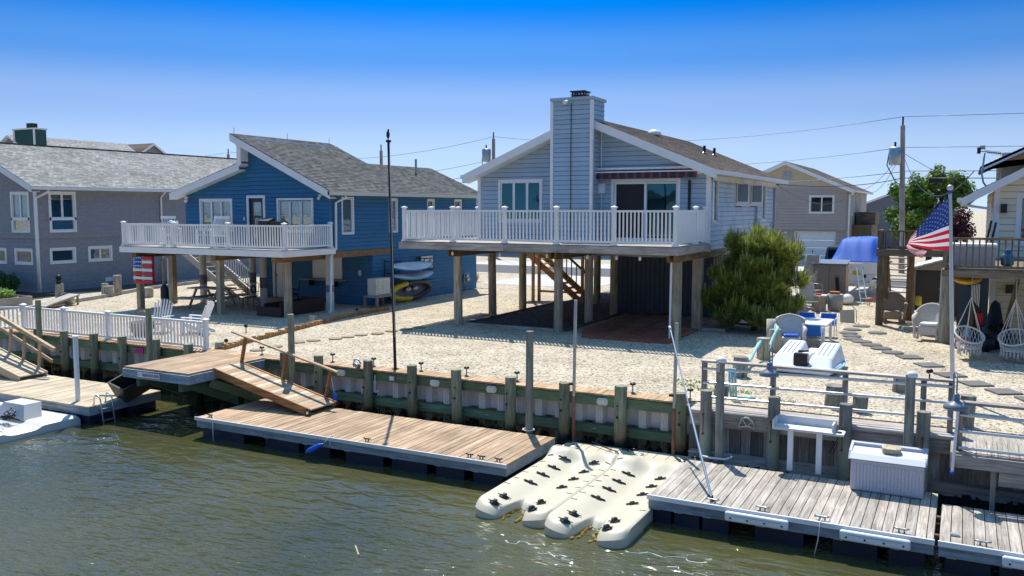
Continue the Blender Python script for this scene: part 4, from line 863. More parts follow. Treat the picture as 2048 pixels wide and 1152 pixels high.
for xx in (-4.1, -2.88, -1.69, -.45):
    p = Cy('pile', TB, P_old, (xx, 15.58, -2.5), (xx+rng.uniform(-.03, .03), 15.58, .41), .11, 16, .97)
    for z in (-.02, -.38): Cy('bolt', p, m_ruststain, (xx-.02, 15.452, z), (xx-.02, 15.49, z), .024, 8); 
    G().prism([(xx-.03, 15.470, -.04), (xx-.008, 15.468, -.04), (xx-.014, 15.468, -.36), (xx-.024, 15.468, -.36)], (0, .01, 0)).o('rust_streak', p, m_ruststain)
# free-standing mooring piles
for xx, yy, zt, lb, mt in ((-13.98, 15.5, 1.27, 'tall green round pile beside the gangway', P_green), (-7.69, 15.45, 1.29, 'tall round pile at the end of the brown floating dock', P_grey), (-23.35, 15.45, 1.15, 'tall green pile behind the left ramp', P_green), (-18.8, 15.45, 1.16, 'tall green pile in front of the white fence', P_green), (-3.77, 15.35, 1.03, 'tall pile with a white cap and hanging tag at the grey dock corner', P_grey), (-.66, 15.38, 1.04, 'tall pile with a white cap behind the dock box', P_grey)):
    t = T('mooring_pile', lb, 'pile', (xx, yy, -2.5)); Cy('shaft', t, mt, (xx, yy, -2.5), (xx+rng.uniform(-.02, .02), yy, zt), .08, 16, .95)
    if zt < 1.1 and zt > 1: 
        G().lathe([(.088, 0), (.088, .05), (.04, .09), (.001, .10)], (xx, yy, zt-.03), 14).o('cap', t, m_trim)
    if xx == -3.77:
        B('tag', t, m_alum, xx-.06, xx-.01, yy-.092, yy-.078, .83, .93); G().tube([(xx-.045+.03*math.cos(a*.9), yy-.088, .955+.03*math.sin(a*.9)) for a in range(7)], .009, 6, closed=True).o('ring', t, m_white)
    if yy == 15.45 and xx > -8: G().tube([(xx+.12*math.cos(a), yy-.02+.11*math.sin(a), -.725) for a in [i*math.pi/5 for i in range(10)]], .013, 6, closed=True).o('pile_hoop', t, m_trim)
    if xx == -3.77: G().tube([(xx-.28, yy-.17, -.72), (xx-.1, yy-.22, -.72), (xx+.15, yy-.2, -.72), (xx+.22, yy, -.72), (xx+.15, yy+.15, -.72)], .02, 6).o('pile_hoop', t, m_trim)
# steel pipes driven at the jet-ski docks
for xx, yy, zt, lb in ((-6.82, 15.72, 1.94, 'upright steel pipe with rusty foot behind the left jet-ski dock'), (-4.72, 15.62, 1.62, 'upright steel pipe with rusty foot behind the right jet-ski dock')):
    t = T('steel_pipe', lb, 'pipe', (xx, yy, -2)); Cy('upper_pipe', t, m_galv, (xx+.005, yy, .0), (xx+.03, yy, zt), .032, 10); Cy('rusty_foot', t, m_rust, (xx, yy, -2), (xx+.005, yy, .0), .034, 10)
    B('clamp', t, m_black, xx-.09, xx+.0, yy-.04, yy+.04, .22, .26)
# ============================================================= docks
def dock(name, label, x0, x1, y0, y1, zt, mp, mf, wd, floats, edge=None, gap=.011, fh=.18):
    t = T(name, label, 'dock', ((x0+x1)/2, (y0+y1)/2, -1.2)); x = x0
    while x < x1-.02:
        w_ = min(wd*rng.uniform(.98, 1.02), x1-x); B('plank', t, mp, x+gap/2, x+w_-gap/2, y0+rng.uniform(-.004, .004), y1+rng.uniform(-.006, .006), zt-.035, zt+rng.uniform(-.004, .003)); x += w_
    B('fascia', t, mf, x0, x1, y0+.015, y0+.055, zt-.035-fh, zt-.037); B('fascia', t, mf, x0, x1, y1-.055, y1-.015, zt-.035-fh, zt-.037)
    B('fascia', t, mf, x0+.005, x0+.045, y0+.056, y1-.056, zt-.035-fh, zt-.037); B('fascia', t, mf, x1-.045, x1-.005, y0+.056, y1-.056, zt-.035-fh, zt-.037)
    for a, b in floats:
        f = B('float', t, m_navyplast, a, b, y0+.09, y0+.9, -1.42, zt-.04-fh); bevel(f, .0)
        B('float', t, m_navyplast, a, b, y1-.9, y1-.09, -1.42, zt-.04-fh)
        B('float_flange', t, m_galv, a+.02, a+.14, y0+.012, y0+.09, zt-.045-fh, zt-.036-fh)
    if edge: B('edge_strip', t, edge, x0-.01, x1+.01, y0-.035, y0-.005, zt-.06, zt+.012); 
    return t
def cleat(par, x, y, z, l=.2, mat=None, ax='x'):
    g = G(); d = V((1, 0, 0)) if ax == 'x' else V((0, 1, 0)); c = V((x, y, z))
    g.tube([c-d*l/2+V((0, 0, .055)), c-d*l/4+V((0, 0, .048)), c+d*l/4+V((0, 0, .048)), c+d*l/2+V((0, 0, .055))], .014, 6); g.cyl(c-d*l*.18, c-d*l*.18+V((0, 0, .05)), .013, n=6); g.cyl(c+d*l*.18, c+d*l*.18+V((0, 0, .05)), .013, n=6)
    return g.o('cleat', par, mat or m_black)
W_fasc = wood('dock_fascia_skylight_tint', (.20, .235, .265), (.32, .37, .41), 'x', .1)  # grey wood with the blue of the skylight tinted into its colour
MD = dock('floating_dock', 'brown plank floating dock with blue fender below the plank capped bulkhead', -14.6, -6.98, 13.13, 15.2, -.75, W_dock, W_fasc, .141, [(-14.5, -13.3), (-12.7, -11.8), (-11.65, -11.0), (-10.6, -9.7), (-9.5, -8.7), (-8.5, -7.9), (-7.7, -7.1)], m_rope)
for xx in (-14.3, -10.1, -7.8, -7.55, -7.2): cleat(MD, xx, 13.25, -.745, .16)
RD = dock('floating_dock', 'weathered grey floating dock with white bumpers and grey dock box', -4.25, -.19, 12.77, 14.95, -.75, W_grey, W_fasc, .142, [(-4.2, -3.9), (-3.85, -3.45), (-3.4, -3.0), (-2.6, -1.9), (-1.5, -.9), (-.75, -.3)], m_white)
RD2 = dock('floating_dock', 'weathered grey floating dock cut by the right edge of the picture', -.13, 4.0, 12.77, 14.45, -.75, W_grey, W_fasc, .142, [(-.05, .5), (.6, 1.1), (1.3, 1.9)], m_white)
for p_, xx in ((RD, -3.25), (RD, -2.5), (RD, -1.65), (RD, -.6), (RD2, .4)): cleat(p_, xx, 12.87, -.745, .2, m_galv)
B('dock_fitting', RD, m_galv, -1.78, -1.66, 12.98, 13.05, -.745, -.72); B('dock_fitting', RD2, m_galv, .0, .12, 13.05, 13.12, -.745, -.72)
for y in (13.1, 13.9): Cy('dock_hinge', RD, m_rust, (-.2, y, -.8), (-.1, y, -.8), .035, 8)
for p_, a, b in ((RD, -3.02, -2.09), (RD, -1.39, -.47), (RD2, .62, 1.6)):
    g = G(); g.box(a, b, 12.66, 12.74, -.93, -.78); bo = bevel(g.o('dock_bumper', p_, m_white), .035, 3)
    for i in range(4): xx = a+.09+(b-a-.18)*i/3; Cy('screw_hole', bo, m_black, (xx, 12.652, -.87), (xx, 12.664, -.87), .014, 8)
    B('groove', bo, m_galv, a+.1, b-.1, 12.655, 12.662, -.832, -.826)
LD = dock('floating_dock', 'sun bleached floating dock with swim ladder at the left', -27.5, -17.5, 12.67, 14.68, -.75, W_tan, W_fasc, .142, [(-27, -25), (-24.5, -23), (-22.5, -21.2), (-20.6, -19.6), (-19, -17.6)])
# swim ladder on the left dock
SL = T('swim_ladder', 'small metal swim ladder on the end of the left dock', 'ladder', (-17.45, 13.05, -1.3))
for y in (12.95, 13.25):
    G().tube([(-17.68, y, -.75), (-17.68, y, -.62), (-17.63, y, -.55), (-17.53, y, -.55), (-17.46, y, -.64), (-17.44, y, -.8), (-17.36, y, -1.35)], .017, 8).o('side_rail', SL, m_alum)
for z in (-.86, -1.12): B('rung', SL, m_alum, -17.45+(-.8-z)*.12*-1-.03, -17.45+.03-(-.8-z)*.12*-1+.0, 12.95, 13.25, z-.01, z+.01)
# landing platform with gangway
PFm = T('landing_platform', 'raised plank landing at the head of the gangway', 'platform', (-16.4, 15, -1.2))
x = -17.45
while x < -15.35:
    B('plank', PFm, W_dock, x+.003, x+.138, 13.62+rng.uniform(-.004, .004), 16.0, .005, .045); x += .141
B('fascia', PFm, W_fasc, -17.47, -15.28, 13.57, 13.615, -.2, .0); B('fascia', PFm, W_fasc, -15.33, -15.285, 13.617, 15.98, -.2, .0); B('fascia', PFm, W_fasc, -17.47, -17.43, 13.617, 15.98, -.2, .0)
for y in (14.2, 15.0): B('joist', PFm, W_green, -17.4, -15.35, y, y+.06, -.2, -.0)
for xx in (-17.1, -15.7):
    L('brace', PFm, W_greeny, (xx, 13.75, -.2), (xx, 15.85, -1.15), .09, .2); B('beam', PFm, W_greeny, xx-.06, xx+.06, 13.7, 15.95, -.42, -.2)
    Cy('post', PFm, P_green, (xx, 15.5, -2), (xx, 15.5, -.2), .1, 12)
L('brace', PFm, W_green, (-15.5, 14.4, -.3), (-14.3, 15.6, -1.0), .1, .2)
tc_ = bpy.data.curves.new('lettering', 'FONT'); tc_.body = 'FREEPORTED BLVD'; tc_.size = .105; tc_.extrude = .002
to_ = bpy.data.objects.new('tmp_text', tc_); C.objects.link(to_); dg = bpy.context.evaluated_depsgraph_get(); tm = bpy.data.meshes.new_from_object(to_.evaluated_get(dg)); C.objects.unlink(to_); bpy.data.objects.remove(to_)
m_redink = M('red_lettering', (.32, .02, .04), .6); tm.materials.clear(); tm.materials.append(m_redink)
tw = max(v.co.x for v in tm.vertices) or 1
sgn = T('dock_sign', 'narrow white street sign with red lettering on the landing fascia', 'sign', (-16.55, 13.56, -.14))
B('board', sgn, m_white, -16.93, -16.2, 13.556, 13.568, -.155, -.035)
link(bpy.data.objects.new('lettering', tm), sgn, Mx.Translation((-16.77, 13.553, -.128)) @ Mx.Diagonal((.55/tw, 1, .92, 1)) @ Mx.Rotation(R(90), 4, 'X'))
G().tube([(-16.9, 13.553, -.095), (-16.85, 13.553, -.075), (-16.8, 13.553, -.095), (-16.85, 13.553, -.115)], .006, 5, closed=True).o('emblem', sgn, m_redink)
GW = T('gangway', 'wooden gangway ramp with one handrail and wheels on the floating dock', 'gangway', (-13.9, 14.8, -.75))
a, b = V((-15.35, 0, .03)), V((-12.48, 0, -.64)); n = 21
for i in range(n):
    p, q = a.lerp(b, i/n), a.lerp(b, (i+1)/n-.003); L('plank', GW, W_dock if i % 3 else W_tan, (p.x, 14.8, p.z), (q.x, 14.8, q.z), .86, .03)
for y in (14.36, 15.24): L('stringer', GW, W_orange, (-15.35, y, -.02), (-12.5, y, -.685), .04, .17)
for x0_, z0_, x1_, z1_ in ((-15.4, -.07, -15.22, .66), (-14.12, -.38, -13.93, .36), (-12.83, -.66, -12.64, .06)): L('rail_post', GW, W_orange, (x0_, 15.28, z0_), (x1_, 15.28, z1_), .04, .09, (0, 1, 0))
L('handrail', GW, W_tanx, (-15.65, 15.28, .77), (-12.45, 15.28, .06), .09, .035)
for y in (14.3, 15.24):
    wo = Cy('wheel', GW, m_black, (-12.5, y, -.68), (-12.5, y+.05, -.68), .07, 16); Cy('hub', wo, m_alum, (-12.5, y-.004, -.68), (-12.5, y+.054, -.68), .035, 12)
B('hinge', GW, m_rust, -15.4, -15.32, 14.4, 15.2, -.06, .01)
m_bluef = M('blue_fender_vinyl', (.01, .10, .50), .35, .05)
def fender(label, p, q, rope, r=.055):
    p, q = V(p), V(q); t = T('boat_fender', label, 'fender', (p+q)/2); d = (q-p); m = d.to_track_quat('Z', 'Y').to_matrix().to_4x4(); l = d.length
    G().lathe([(.015, 0), (.02, .03), (r*.8, .06), (r, .12), (r, l-.12), (r*.8, l-.06), (.02, l-.03), (.015, l)], p, 14, m=m).o('body', t, m_bluef); G().tube(rope, .009, 6).o('rope', t, m_rope); return t
fender('blue fender hanging from the front edge of the brown dock', (-11.35, 12.9, -1.05), (-11.0, 13.03, -.86), [(-11.0, 13.03, -.86), (-10.93, 13.08, -.76), (-10.9, 13.2, -.73), (-11.0, 13.3, -.73), (-10.95, 13.18, -.72), (-10.88, 13.1, -.74), (-10.87, 13.07, -.9)])
fender('blue fender hanging from the gangway rail post', (-12.55, 15.33, -.68), (-12.6, 15.33, -.42), [(-12.6, 15.33, -.42), (-12.66, 15.32, -.1), (-12.7, 15.3, -.02)])
t = T('mooring_line', 'white mooring line hanging at the left end of the brown dock', 'rope', (-14.2, 13.1, -1.1)); G().tube([(-14.3, 13.3, -.73), (-14.15, 13.2, -.72), (-14.05, 13.09, -.75), (-14.04, 13.07, -.95), (-14.03, 13.07, -1.2)], .011, 6).o('rope', t, m_rope)
t = T('mooring_line', 'pale line trailing from the grey dock cleat into the water', 'rope', (-1.65, 12.7, -1.1)); G().tube([(-1.65, 12.87, -.71), (-1.66, 12.72, -.74), (-1.68, 12.7, -1.0), (-1.72, 12.68, -1.22)], .008, 6).o('rope', t, m_rope)
# left ramp
LR = T('gangway', 'light tan composite ramp with two-rail handrail at the left', 'gangway', (-23, 14.2, -.75))
m_tanramp = M('tan_composite', (.50, .40, .27), .7, .08, 4, rnd=.05)
a, b = V((-25.6, 0, .25)), V((-21.78, 0, -.66)); n = 18
for i in range(n):
    p, q = a.lerp(b, i/n), a.lerp(b, (i+1)/n-.004); L('tread_board', LR, m_tanramp, (p.x, 14.18, p.z), (q.x, 14.18, q.z), .74, .03)
for y in (13.8, 14.57): L('side_board', LR, m_tanramp, (-25.6, y, .2), (-21.78, y, -.72), .035, .2)
for x0_, z0_ in ((-23.35, -.3), (-22.75, -.45), (-22.1, -.58)): L('rail_post', LR, W_tanx, (x0_-.08, 14.6, z0_-.1), (x0_+.06, 14.6, z0_+.72), .09, .04, (0, 1, 0))
L('handrail', LR, W_tanx, (-24.6, 14.62, 1.0), (-21.5, 14.62, -.02), .09, .1); L('mid_rail', LR, W_tanx, (-24.6, 14.62, .68), (-21.6, 14.62, -.34), .04, .09)
# black tub tipped on the left dock
tb = G()
def tubshape(g):
    t0, t1, b0, b1, h, th = .62, .42, .5, .3, .36, .03
    o = [(-t0/2, -t1/2, h), (t0/2, -t1/2, h), (t0/2, t1/2, h), (-t0/2, t1/2, h)]; u = [(-b0/2, -b1/2, 0), (b0/2, -b1/2, 0), (b0/2, b1/2, 0), (-b0/2, b1/2, 0)]
    oi = [(x*.9, y*.87, h) for x, y, z in o]; ui = [(x*.9, y*.87, .04) for x, y, z in u]
    g.add(o+u+oi+ui, [(0, 1, 5, 4), (1, 2, 6, 5), (2, 3, 7, 6), (3, 0, 4, 7), (4, 5, 6, 7), (8, 12, 13, 9), (9, 13, 14, 10), (10, 14, 15, 11), (11, 15, 12, 8), (12, 15, 14, 13), (0, 8, 9, 1), (1, 9, 10, 2), (2, 10, 11, 3), (3, 11, 8, 0)])
tubshape(tb); tt = T('storage_tub', 'black plastic tub tipped over on the left dock corner', 'tub', (-17.55, 14.0, -.75))
tb.o('tub_body', tt, M('black_tub', (.02, .02, .022), .5, .3, 8, dirt=((.12, .12, .11), 14, .6)), world=Mx.Translation((-17.55, 13.95, -.66)) @ Mx.Rotation(R(-6), 4, 'Z') @ Mx.Rotation(R(20), 4, 'X') @ Mx.Rotation(R(15), 4, 'Y') @ Mx.Rotation(R(90), 4, 'Z') @ Mx.Diagonal((1.45, 1.35, 1.25, 1)))
t = T('coiled_rope', 'dark green rope lying beside the black tub', 'rope', (-18.2, 13.6, -.75)); G().tube([(-18.4+.03*i+.07*math.sin(i*1.1), 13.45+.02*i+.06*math.cos(i*.9), -.735) for i in range(22)], .016, 6).o('rope', t, m_teal)
# ============================================================= jet-ski docks
m_jet = M('cream_polyethylene', (.55, .495, .37), .5, .06, 2, dirt=((.52, .44, .28), 3, .66))
m_roll = M('roller_rubber', (.05, .05, .055), .6); m_slot = M('roller_slot', (.045, .042, .03), .8)
m_algae = M('yellow_algae', (.30, .19, .02), .8, .4, 18, bump=.6, bs=40)
def jetdock(label, cx, yf, yr):
    t = T('jet_ski_dock', label, 'jet-ski dock', (cx, (yf+yr)/2, -1.2)); hw = .672; g = G(); nu, nv = 44, 56
    def top(u, v):
        x = (u*2-1)*hw; ax = abs(x)
        notch = .62*math.exp(-(x/.16)**4); q = min(1, abs(ax-.42)/.26); lob = .24*(1-math.sqrt(max(0, 1-q*q)))
        y0_ = yf+notch+lob*(1-math.exp(-(x/.12)**2)); y = y0_+(yr-y0_)*v
        d = (y-y0_)
        z = -.955
        cr = math.exp(-(x/.34)**2); vv = (y-yf)/(yr-yf)
        z -= .13*cr*(1-max(0, min(1, (vv-.74)/.10)))                      # keel groove
        z += .10*math.exp(-((vv-.80)/.05)**2)*(1-.35*math.cos(ax*6))*(.3+.7*min(1, ax/.3)) + .05*max(0, min(1, (vv-.78)/.06))
        z -= .11*max(0, 1-d/.20)**2                                     # bow rolls down to the water
        z -= .02*max(0, (ax-(hw-.03))/.03)**2
        z += .012*math.sin(vv*60)*max(0, 1-abs(ax-.55)/.1)*(vv > .3)
        return V((cx+x, y, z))
    g.sheet(top, nu, nv)
    ring = [top(i/nu, 0) for i in range(nu+1)]+[top(1, j/nv) for j in range(1, nv+1)]+[top(1-i/nu, 1) for i in range(1, nu+1)]+[top(0, 1-j/nv) for j in range(1, nv)]
    n = len(ring); g.add(ring+[V((p.x, p.y, -1.45)) for p in ring], [(i, n+i, n+(i+1) % n, (i+1) % n) for i in range(n)], 0, True)
    g.o('deck_shell', t, m_jet)
    for s in (-1, 1):
        for k, y in enumerate((yf+.22, yf+.55, yf+1.45, yf+1.95, yf+2.42, yf+2.9)):
            x = cx+s*(.30 if k > 1 else .34); z = -1.0 if k > 1 else -1.04
            u = (x-cx)/hw/2+.5; zz = max(top(u, j/60).z for j in range(61) if abs(top(u, j/60).y-y) < .05) if any(abs(top(u, j/60).y-y) < .05 for j in range(61)) else z
            tilt = s*.33; m = Mx.Translation((x, y, zz+.006)) @ Mx.Rotation(-tilt, 4, 'Y') @ Mx.Rotation(s*R(-14), 4, 'Z')
            if k > 1:
                sl = G().lathe([(.001, .0), (.14, .0), (.125, .012), (.001, .014)], (0, 0, 0), 14); sl.v = [tuple(m @ V((a, b_*.2, c))) for a, b_, c in sl.v]; so_ = sl.o('roller_slot', t, m_slot)
            else:
                sl = G().lathe([(.001, .0), (.09, .0), (.08, .012), (.001, .014)], (0, 0, 0), 12); sl.v = [tuple(m @ V((a, b_*.8, c))) for a, b_, c in sl.v]; so_ = sl.o('roller_slot', t, m_slot)
            Cy('roller', so_, m_roll, m @ V((-.03, 0, .018)), m @ V((.03, 0, .018)), .032 if k > 1 else .05, 12); Cy('axle', so_, m_black, m @ V((-.12, 0, .018)), m @ V((.12, 0, .018)), .007, 6)
    for s in (-1, 1):
        G().lathe([(.001, 0), (.09, 0), (.085, .008), (.001, .01)], (cx+s*.42, yr-.3, top(.5+s*.32, .95).z+.006), 14).o('socket_plate', t, m_galv)
        G().tube([(cx+s*.6-.07, yr-.12, -.885), (cx+s*.6, yr-.12, -.87), (cx+s*.6+.07, yr-.12, -.885)], .02, 6).o('coupling', t, m_black)
    for s in (-1, 1):
        for i in range(7): y = yf+1.1+i*.36; L('moulded_rib', t, m_jet, top(.5+s*.40, (y-yf)/(yr-yf))+V((0, 0, .002)), top(.5+s*.47, (y-yf-.06)/(yr-yf))+V((0, 0, .002)), .03, .02)
        for i in range(3): B('shelf_seam', t, m_slot, cx+s*.12+s*i*.18-.004, cx+s*.12+s*i*.18+.004, yr-.42, yr-.06, -.905+.0, top(.5+s*(.12+i*.18)/hw/2, .95).z+.003)
    B('waterline_stain', t, m_algae, cx-hw-.002, cx+hw+.002, yf+.9, yr+.002, -1.23, -1.175)
    g = G()
    for s in (-1, 1):
        for i in range(9): a = yf+.1+i*.085; x = cx+s*(.06+.10*rng.random()); g.ell((x+s*.02, a, -1.195), (.03, .045, .018+.012*rng.random()), 7, 5, jit=.3)
    tag(g.o('algae_fringe', t, m_algae), kind='stuff')
    return t
jetdock('cream drive-on jet-ski dock beside the brown floating dock', -6.22, 11.72, 15.6); jetdock('cream drive-on jet-ski dock beside the grey floating dock', -4.87, 11.5, 15.65)
t = T('dock_bungee', 'dark cord lying across the back of the jet-ski docks', 'cord', (-6.1, 15.2, -.9)); G().tube([(-6.35, 15.55, -.84), (-6.0, 15.35, -.855), (-5.72, 15.2, -.86), (-5.62, 15.1, -.87), (-5.60, 14.8, -.9)], .014, 6).o('cord', t, m_black)
# white drive-on dock at the left
m_wjet = M('white_polyethylene', (.62, .60, .55), .45, .04, 2, dirt=((.55, .45, .32), 4, .7))
LP = T('drive_on_dock', 'low white plastic drive-on dock beside the left floating dock', 'jet-ski dock', (-20, 11.8, -1.2))
g = G()
def wtop(u, v):
    x = -23.5+u*5.65; y = 10.75+v*1.95
    z = -.97 - (.09*max(0, 1-abs((y-11.35)/.45)**4) if abs(y-11.35) < .45 else 0)*(1 if x < -18.4 else .8) - .05*max(0, (abs(v-.5)-.46)/.04) - .05*max(0, (u-.985)/.015)
    return V((x, y, z))
g.sheet(wtop, 60, 34, sm=True); ring = [wtop(i/60, 0) for i in range(61)]+[wtop(1, j/34) for j in range(1, 35)]+[wtop(1-i/60, 1) for i in range(1, 61)]+[wtop(0, 1-j/34) for j in range(1, 34)]
n = len(ring); g.add(ring+[V((p.x, p.y, -1.45)) for p in ring], [(i, n+i, n+(i+1) % n, (i+1) % n) for i in range(n)]); g.o('deck_shell', LP, m_wjet)
G().prism([(-19.55, 11.75, -.98), (-18.45, 11.75, -.98), (-18.62, 11.87, -.66), (-19.35, 11.87, -.66)], (0, .42, 0)).o('bow_stop', LP, m_wjet); G().prism([(-20.0, 11.7, -.98), (-19.58, 11.7, -.98), (-19.62, 11.75, -.78), (-19.95, 11.75, -.78)], (0, .4, 0)).o('side_block', LP, m_wjet)
G().lathe([(.001, 0), (.16, 0), (.15, .012), (.001, .014)], (-18.2, 10.95, -.965), 16).o('socket_plate', LP, m_galv)
t = T('coiled_rope', 'white and black rope bundled on the white drive-on dock', 'rope', (-18.9, 11.6, -.97)); G().tube([(-18.95+.16*math.sin(i*1.3)+.01*i, 11.6+.08*math.cos(i*1.9), -.95+.004*i+.12*(i > 20)*math.sin(i)) for i in range(34)], .014, 6).o('rope', t, m_black)
t = T('dock_pole', 'white pipe pole standing in the left dock corner', 'pole', (-18.29, 12.98, -1.5)); Cy('pipe', t, m_trim, (-18.3, 12.98, -1.9), (-18.29, 12.98, .75), .055, 12); Cy('pole_cap', t, m_trim, (-18.29, 12.98, .75), (-18.29, 12.98, .80), .065, 12)
# ============================================================= right dock furniture
m_box = M('lavender_grey_resin', (.50, .50, .55), .5, .04, 3); m_lid = M('pale_grey_resin', (.58, .60, .62), .5, .05, 4)
DBx = T('dock_box', 'pale grey ribbed resin storage box on the grey dock', 'storage box', (-.92, 14.75, -.75))
bevel(G().box(-1.46, -.39, 14.5, 14.98, -.745, -.22).o('box_body', DBx, m_box), .03)
for i in range(20): a = -1.41+i*.0505; B('rib', DBx, m_box, a, a+.036, 14.492, 14.502, -.70, -.30)
G().prism([(-1.47, 14.46, -.22), (-1.47, 14.56, -.15), (-1.47, 15.0, -.10), (-1.47, 15.0, -.22)], (1.09, 0, 0)).o('lid', DBx, m_lid)
for x_ in (-1.5, -.4): G().prism([(x_, 14.50, -.24), (x_, 14.62, -.13), (x_, 15.01, -.06), (x_, 15.01, -.24)], (.04, 0, 0)).o('lid_side', DBx, m_box)
B('lid_back', DBx, m_box, -1.46, -.4, 14.9, 15.01, -.12, -.065)
t = T('wood_block', 'cut wooden block lying on the dock box lid', 'block', (-.85, 14.75, -.1)); G().prism([(-1.0, 14.66, -.125), (-.82, 14.64, -.125), (-.74, 14.70, -.12), (-.76, 14.84, -.10), (-.98, 14.86, -.10), (-1.03, 14.75, -.11)], (0, 0, .075)).o('block', t, W_tan)
FT = T('fish_cleaning_table', 'white fish cleaning table on two legs at the grey dock', 'table', (-2.25, 15.2, -.75))
m_worn = M('worn_white_paint', (.66, .66, .64), .6, .1, 6, dirt=((.42, .42, .42), 9, .58))
B('table_top', FT, m_worn, -2.77, -1.8, 15.05, 15.42, -.04, .0); B('side_lip', FT, m_worn, -2.80, -2.77, 15.05, 15.45, -.04, .12); B('back_board', FT, m_worn, -2.77, -1.8, 15.42, 15.45, -.04, .14); B('side_lip', FT, m_worn, -1.84, -1.81, 15.12, 15.42, .001, .12)
B('side_shelf', FT, m_worn, -1.8, -1.64, 15.08, 15.4, -.05, -.015); Cy('hose_ring', FT, m_black, (-1.73, 15.2, -.013), (-1.73, 15.2, .0), .05, 10)
for x_ in (-2.5, -2.03): B('leg', FT, m_white, x_-.045, x_+.045, 15.1, 15.19, -.745, -.04)
G().tube([(-1.72, 15.1, -.05), (-1.78, 15.08, -.2), (-1.86, 15.08, -.34), (-1.80, 15.08, -.36), (-1.73, 15.1, -.15)], .007, 5).o('hose', FT, m_black)
# railings
m_rail = M('weathered_rail', (.24, .225, .21), .8, .15, 6, stretch=(.3, 3, 3))
RR = T('pipe_railing', 'grey post railing with three aluminium pipes above the old plank bulkhead', 'railing', (-2.2, 15.95, 0))
for x_, zb in ((-4.26, -.05), (-2.99, -.05), (-1.75, -.05), (-.50, -.05), (-.08, -.4)): B('post', RR, W_greyz, x_-.045, x_+.045, 16.0, 16.09, zb, .86)
B('top_rail', RR, W_greyx, -4.3, -.03, 15.94, 16.1, .86, .90)
for z in (.74, .47, .2): Cy('pipe', RR, m_alum, (-4.26, 15.97, z), (-.06, 15.97, z+.05), .026, 10)
R2 = T('pipe_railing', 'grey railing with aluminium pipes on the small right platform', 'railing', (1.5, 14.9, 0))
for x_ in (.06, 1.45, 2.8): B('post', R2, W_greyz, x_-.045, x_+.045, 14.86, 14.95, -.2, .74)
B('top_rail', R2, W_greyx, .0, 3.2, 14.82, 14.98, .74, .78)
for z in (.58, .32, .06): Cy('pipe', R2, m_alum, (.06, 14.83, z), (3.2, 14.83, z), .026, 10)
P2 = T('plank_platform', 'small weathered plank platform on posts at the right edge', 'platform', (1.8, 15.4, -.2))
x = .02
while x < 3.6: B('plank', P2, W_grey, x, x+.14, 14.75, 16.3, -.03, .005); x += .146
B('fascia', P2, W_greyx, .0, 3.7, 14.70, 14.745, -.22, -.03); B('fascia', P2, W_greyz, -.05, -.005, 14.72, 15.6, -.25, .0)
for x_ in (.55, 1.05): B('leg', P2, W_greyz, x_-.035, x_+.035, 14.8, 14.88, -1.6, -.22)
B('brace_board', P2, W_greyx, .62, .98, 14.76, 14.80, -.45, -.24)
def lamp(label, base, px, py, pz, rad):
    t = T('gooseneck_lamp', label, 'lamp', base); bx, by, bz = base
    G().tube([(bx, by, bz), (bx, by-.02, pz+.30), (bx, by-.05, pz+.44), ((bx+px)/2, (by+py)/2, pz+.50), (px, py, pz+.42), (px, py, pz+.16)], .012, 8).o('arm', t, m_lampb); 
    G().lathe([(rad, 0), (rad*1.02, .035), (rad*.75, .085), (rad*.32, .12), (.05, .13), (.045, .22), (.03, .24), (.001, .245)], (px, py, pz-.03), 22).lathe([(rad*.97, 0.001), (rad*.7, .07), (.04, .11)], (px, py, pz-.03), 22, 1).o('shade', t, m_lampb, m_white)
    G().ell((px, py, pz+.0), (.045, .045, .055), 10, 6).o('bulb', t, m_glassb); return t
m_lampb = M('slate_enamel', (.16, .19, .24), .4, .06, 5); m_glassb = M('bulb_glass', (.8, .8, .76), .2)
lamp('blue-grey gooseneck lamp on the middle of the pipe railing', (-2.99, 15.93, .5), -2.97, 15.55, .82, .17); lamp('blue-grey gooseneck lamp at the corner of the right railing', (-.05, 15.3, .4), .0, 14.8, .70, .18)
t = T('lamp_post', 'slim white post under the right gooseneck lamp', 'post', (.0, 14.66, -.25)); Cy('pipe', t, m_trim, (-.01, 14.66, -.28), (.03, 14.66, .68), .022, 8); Cy('foot', t, m_bluef, (-.01, 14.66, -.33), (-.01, 14.66, -.28), .03, 8)
t = T('aluminium_pole', 'long thin aluminium pole leaning from the grey dock to the steel pipe', 'pole', (-3.27, 12.95, -.75))
Cy('lower_tube', t, m_alum, (-3.27, 12.92, -.74), (-4.06, 14.3, .40), .022, 8); Cy('upper_tube', t, m_alum, (-4.06, 14.3, .40), (-4.80, 15.58, 1.50), .014, 8); Cy('tip', t, m_trim, (-4.80, 15.58, 1.50), (-4.83, 15.63, 1.54), .025, 8); Cy('base_clamp', t, m_black, (-3.27, 12.92, -.745), (-3.31, 12.98, -.68), .035, 8)
